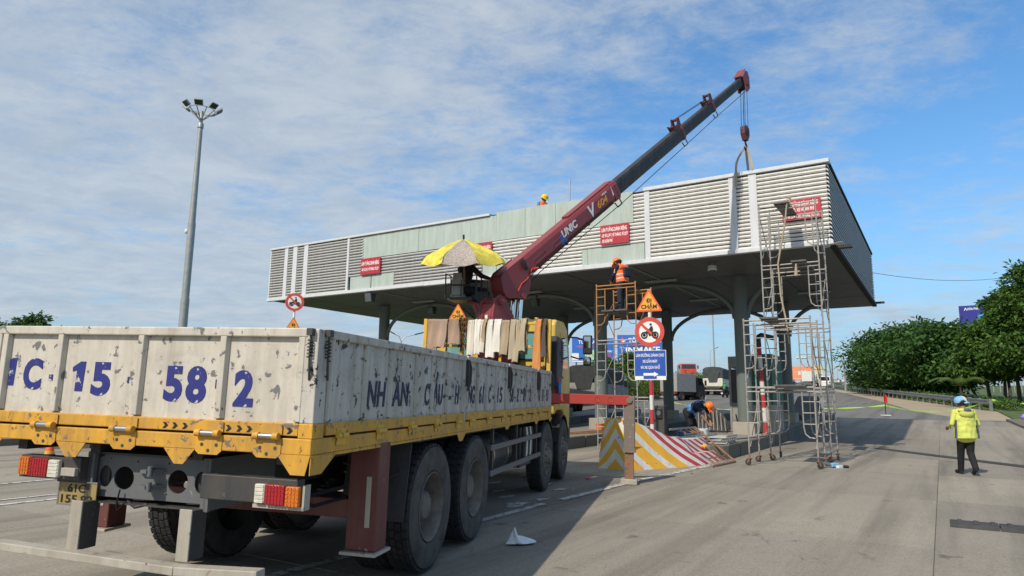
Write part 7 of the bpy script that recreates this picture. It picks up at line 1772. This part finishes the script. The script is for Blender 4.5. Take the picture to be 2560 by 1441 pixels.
# ------------------------------------------------------------------ vehicles on the far road
def wheel_simple(par, x, y, r, w=.24):
    q = MB(); q.lathe([(r*.55, -w/2), (r*.95, -w/2), (r, -w*.3), (r, w*.3), (r*.95, w/2), (r*.55, w/2)], (x, y, r), (1, 0, 0), 20, closed=True); wq = q.build('wheel', 'tyre', par, smooth=True)
    q = MB(); q.lathe([(0, -w*.3), (r*.4, -w*.3), (r*.56, -w*.45), (r*.56, w*.45), (r*.4, w*.3), (0, w*.3)], (x, y, r), (1, 0, 0), 16); q.build('rim', 'rim', wq)
def lorry(label, u, v, d, yaw, Wd, Lb, hb, zf, cab, body, tarp=None, cat='truck', rear=True, group='lorries on the far road', cabcol=None, zoff=0):
    """faces +y (away) in its own frame; the box stands on a chassis behind a cab"""
    p = at_d(u, v, d); p.z = gz(p)+zoff
    t = thing('lorry', label, cat, p, yaw, group); r = .46
    q = MB(); q.box(-Wd*.32, Wd*.32, -.2, Lb+1.9, zf-.28, zf-.05); q.build('chassis', 'chassis', t)
    q = MB(); q.box(-Wd/2, Wd/2, 0, Lb, zf, zf+hb*(.42 if tarp else 1)); B_ = q.build('cargo_body', body, t, bevel=.03)
    if tarp:
        prof = [(-Wd/2-.03, zf+hb*.40), (-Wd/2-.03, zf+hb*.9), (-Wd*.36, zf+hb), (0, zf+hb*1.03), (Wd*.36, zf+hb), (Wd/2+.03, zf+hb*.9), (Wd/2+.03, zf+hb*.40)]
        q = MB(); q.prism([(x, .15, z) for x, z in prof], (0, Lb-.15, 0)); q.build('tarpaulin', tarp, t, bevel=.05)
        q = MB(); q.prism([(-Wd*.42, .10, zf+hb*.97), (Wd*.42, .10, zf+hb*.97), (Wd*.22, -.05, zf+hb*.22), (-Wd*.18, -.05, zf+hb*.20)], (0, .06, 0)); q.build('tarpaulin_flap', tarp, t)
    for x in (-1, 1):
        for k in range(5 if tarp else 0):
            q = MB(); y = Lb*(.1+.2*k); q.box(*sorted((x*Wd/2, x*(Wd/2+.02))), y-.03, y+.03, zf, zf+hb*(.40 if tarp else .96)); q.build('rib', body, B_)
        q = MB(); q.box(x*Wd*.46-.09, x*Wd*.46+.09, -.06, 0, zf-.18, zf-.06); q.build('tail_lamp', 'lens_red', t); q = MB(); q.box(x*Wd*.34-.07, x*Wd*.34+.07, -.06, 0, zf-.18, zf-.06); q.build('tail_lamp', 'lens_amber', t)
    q = MB(); q.box(-.26, .26, -.08, -.03, zf-.20, zf-.05); q.build('number_plate', 'sign_white', t); q = MB(); q.box(-Wd*.45, Wd*.45, -.12, -.04, zf-.55, zf-.42); q.build('bumper', 'underrun', t)
    hc = max(hb*.75, 1.5); c0 = Lb+.15
    q = MB(); q.prism([(-Wd*.47, c0, zf-.45), (-Wd*.47, c0, zf+hc*.92), (-Wd*.47, c0+.25, zf+hc), (-Wd*.47, c0+1.1, zf+hc*.97), (-Wd*.47, c0+1.6, zf+hc*.45), (-Wd*.47, c0+1.7, zf-.45)], (Wd*.94, 0, 0)); C_ = q.build('cab', cab, t, bevel=.06)
    q = MB(); q.hexa([(-Wd*.42, c0+1.60, zf+hc*.47), (Wd*.42, c0+1.60, zf+hc*.47), (Wd*.42, c0+1.63, zf+hc*.47), (-Wd*.42, c0+1.63, zf+hc*.47), (-Wd*.40, c0+1.12, zf+hc*.92), (Wd*.40, c0+1.12, zf+hc*.92), (Wd*.40, c0+1.17, zf+hc*.92), (-Wd*.40, c0+1.17, zf+hc*.92)]); q.build('windscreen', 'glass_dark', C_)
    for x in (-1, 1):
        q = MB(); q.box(*sorted((x*Wd*.465, x*Wd*.478)), c0+.35, c0+1.1, zf+hc*.48, zf+hc*.88); q.build('side_window', 'glass_dark', C_)
        q = MB(); q.box(*sorted((x*Wd*.52, x*Wd*.60)), c0+1.4, c0+1.55, zf+hc*.45, zf+hc*.8); q.build('mirror', 'black_plastic', C_)
        q = MB(); q.box(x*Wd*.36-.13, x*Wd*.36+.13, c0+1.69, c0+1.74, zf-.30, zf-.12); q.build('headlamp', 'lens_clear', C_)
        for y in ((.9, 2.0) if Lb > 4.5 else (.9,)) : wheel_simple(t, x*(Wd/2-.16), y, r, .34)
        wheel_simple(t, x*(Wd/2-.16), c0+.9, r, .26)
    q = MB(); q.box(-Wd*.47, Wd*.47, c0+1.65, c0+1.85, zf-.75, zf-.42); q.build('front_bumper', 'sign_white', C_, bevel=.03)
    return t
def yaw_of(e): return math.atan2(-e.x, e.y)
away = yaw_of(E2)
lorry('cream lorry with grey tarpaulin driving away on the far road', 1783, 985, 88, away+rad(6), 2.35, 6.0, 2.35, 1.05, 'truck_cream', 'truck_cream', 'tarp')
lo_ = lorry('small grey box lorry driving away behind the striped post', 1672, 1000, 68, away-rad(14), 1.9, 3.4, 1.75, .85, 'car_dark', 'box_grey')
lorry('dark tarpaulin covered lorry beside the yellow cab', 1458, 1010, 46, away+rad(8), 2.3, 6.0, 2.0, 1.1, 'booth_grey', 'booth_grey', 'tarp_black')
lorry('red lorry coming towards the camera above the hedge', 1712, 930, 118, yaw_of(-E2)+rad(22), 2.5, 6.5, 1.6, 1.35, 'truck_red', 'box_grey', None, zoff=1.1)
lorry('blue grey lorry parked behind the left scaffold', 1538, 1000, 66, yaw_of(-E2), 2.0, 3.0, 1.2, .95, 'car_blue', 'booth_grey')
lorry('far white box lorry before the orange billboard', 2018, 960, 165, away, 2.1, 4.0, 2.2, 1.0, 'van_white', 'van_white')
def car(label, u, d, m, Wd, Lc, h, van=False, cat='car'):
    p = at_d(u, 960, d); p.z = gz(p); t = thing('car' if not van else 'van', label, cat, p, away, 'far traffic on the right')
    pr = [(0, .35), (0, h*.55), (.12, h*.6), (.35 if not van else .1, h*.97), (Lc*.25, h), (Lc*.62, h*.98), (Lc*.78, h*.62), (Lc*.98, h*.52), (Lc, .35)]
    q = MB(); q.prism([(-Wd/2, y, z) for y, z in pr], (Wd, 0, 0)); b = q.build('body', m, t, bevel=.08)
    q = MB(); q.hexa([(-Wd*.42, -.02+.1, h*.63), (Wd*.42, .08, h*.63), (Wd*.42, .14, h*.63), (-Wd*.42, .14, h*.63), (-Wd*.38, .06 if van else .28, h*.93), (Wd*.38, .06 if van else .28, h*.93), (Wd*.38, .34, h*.93), (-Wd*.38, .34, h*.93)]); q.build('rear_window', 'glass_dark', b)
    for x in (-1, 1):
        q = MB(); q.box(x*Wd*.42-.08, x*Wd*.42+.08, -.03, .02, h*.42, h*.55); q.build('tail_lamp', 'lens_red', b)
        for y in (.75, Lc-.85): wheel_simple(t, x*(Wd/2-.1), y, .31, .2)
    q = MB(); q.box(-.25, .25, -.03, 0, h*.28, h*.36); q.build('number_plate', 'sign_white', b)
car('far white van driving away by the right scaffold legs', 2062, 135, 'van_white', 1.9, 4.8, 2.2, True, 'van')
car('far dark car right of the white van', 2086, 140, 'car_dark', 1.8, 4.4, 1.6)
car('farthest white car at the guardrail end', 2108, 190, 'van_white', 1.8, 4.4, 1.5)
def motorbike(label, plabel, u, d, top, m='black_cloth', helm='lamp_dark'):
    p = at_d(u, 970, d); p.z = gz(p); t = thing('motorcycle', label, 'motorcycle', p, away+random.uniform(-.1, .1), 'motorcycles on the far road')
    for y in (-.62, .62):
        q = MB(); q.lathe([(.20, -.05), (.28, -.05), (.30, 0), (.28, .05), (.20, .05)], (0, y, .30), (1, 0, 0), 18, closed=True); w_ = q.build('wheel', 'tyre', t); q = MB(); q.lathe([(0, -.03), (.2, -.02), (.2, .02), (0, .03)], (0, y, .3), (1, 0, 0), 12); q.build('rim', 'rim', w_)
    q = MB(); q.prism([(-.11, y, z) for y, z in ((-.85, .72), (-.3, .80), (.05, .68), (.35, .62), (.55, .95), (.66, .90), (.5, .4), (.2, .32), (-.45, .36), (-.85, .55))], (.22, 0, 0)); b = q.build('body', 'car_dark', t, bevel=.03)
    q = MB(); q.tube((-.33, .5, 1.02), (.33, .5, 1.02), .018, 6); q.build('handlebar', 'black_plastic', b); q = MB(); q.box(-.1, .1, -.90, -.85, .60, .70); q.build('tail_lamp', 'lens_red', b); q = MB(); q.box(-.1, .1, -.93, -.90, .38, .52); q.build('number_plate', 'sign_white', b)
    tt, g = person('person', plabel, p, t.rotation_euler.z, J(pelvis=(0, -.2, .86), chest=(0, -.12, 1.18), neck=(0, -.08, 1.35), head=(0, -.03, 1.48), sh_l=(-.2, -.12, 1.29), sh_r=(.2, -.12, 1.29), el_l=(-.34, .08, 1.10), el_r=(.34, .08, 1.10), wr_l=(-.30, .38, 1.05), wr_r=(.30, .38, 1.05), hip_l=(-.1, -.18, .84), hip_r=(.1, -.18, .84), kn_l=(-.20, .22, .74), kn_r=(.20, .22, .74), an_l=(-.17, .10, .34), an_r=(.17, .10, .34), toe_l=(-.17, .26, .30), toe_r=(.17, .26, .30)), dict(skin='skin', top=top, sleeve=top, trousers='denim', shoes='shoe'), 'riders on the far road', voxel=.03, fingers=False)
    helmet(tt, g, helm)
motorbike('motorcycle half hidden by the toll booth edge', 'motorcycle rider in a bright green jacket left of the toll booth', 1812, 78, 'green_jacket', helm='green_jacket')
motorbike('far motorcycle nearest the dark column', 'far rider in black nearest the dark column', 1986, 118, 'black_cloth')
motorbike('far motorcycle left of the white van', 'far rider in navy left of the white van', 2034, 128, 'navy_cloth')
motorbike('farther motorcycle just before the white van', 'farther rider in brown just before the white van', 2044, 146, 'bark')
motorbike('farthest motorcycle right of the dark car', 'farthest rider right of the dark car', 2096, 160, 'black_cloth')

# the canopy's empty sits at its own base
def rebase(root, loc):
    bpy.context.view_layer.update(); old = root.matrix_world.copy(); root.location = loc; bpy.context.view_layer.update()
    k = root.matrix_world.inverted() @ old
    for c in root.children: c.matrix_local = k @ c.matrix_local
rebase(CANOPY, W(COLS[0], ROWA, .34))
bpy.context.view_layer.update()
# keep every thing at three levels: a piece that has pieces of its own is a part of the thing itself
for top in [o for o in scene.objects if o.parent is None]:
    for part in list(top.children):
        for sub in list(part.children):
            if sub.children:
                mx = part.matrix_local @ sub.matrix_local; sub.parent = top; sub.matrix_parent_inverse = Matrix(); sub.matrix_local = mx
bpy.context.view_layer.update()
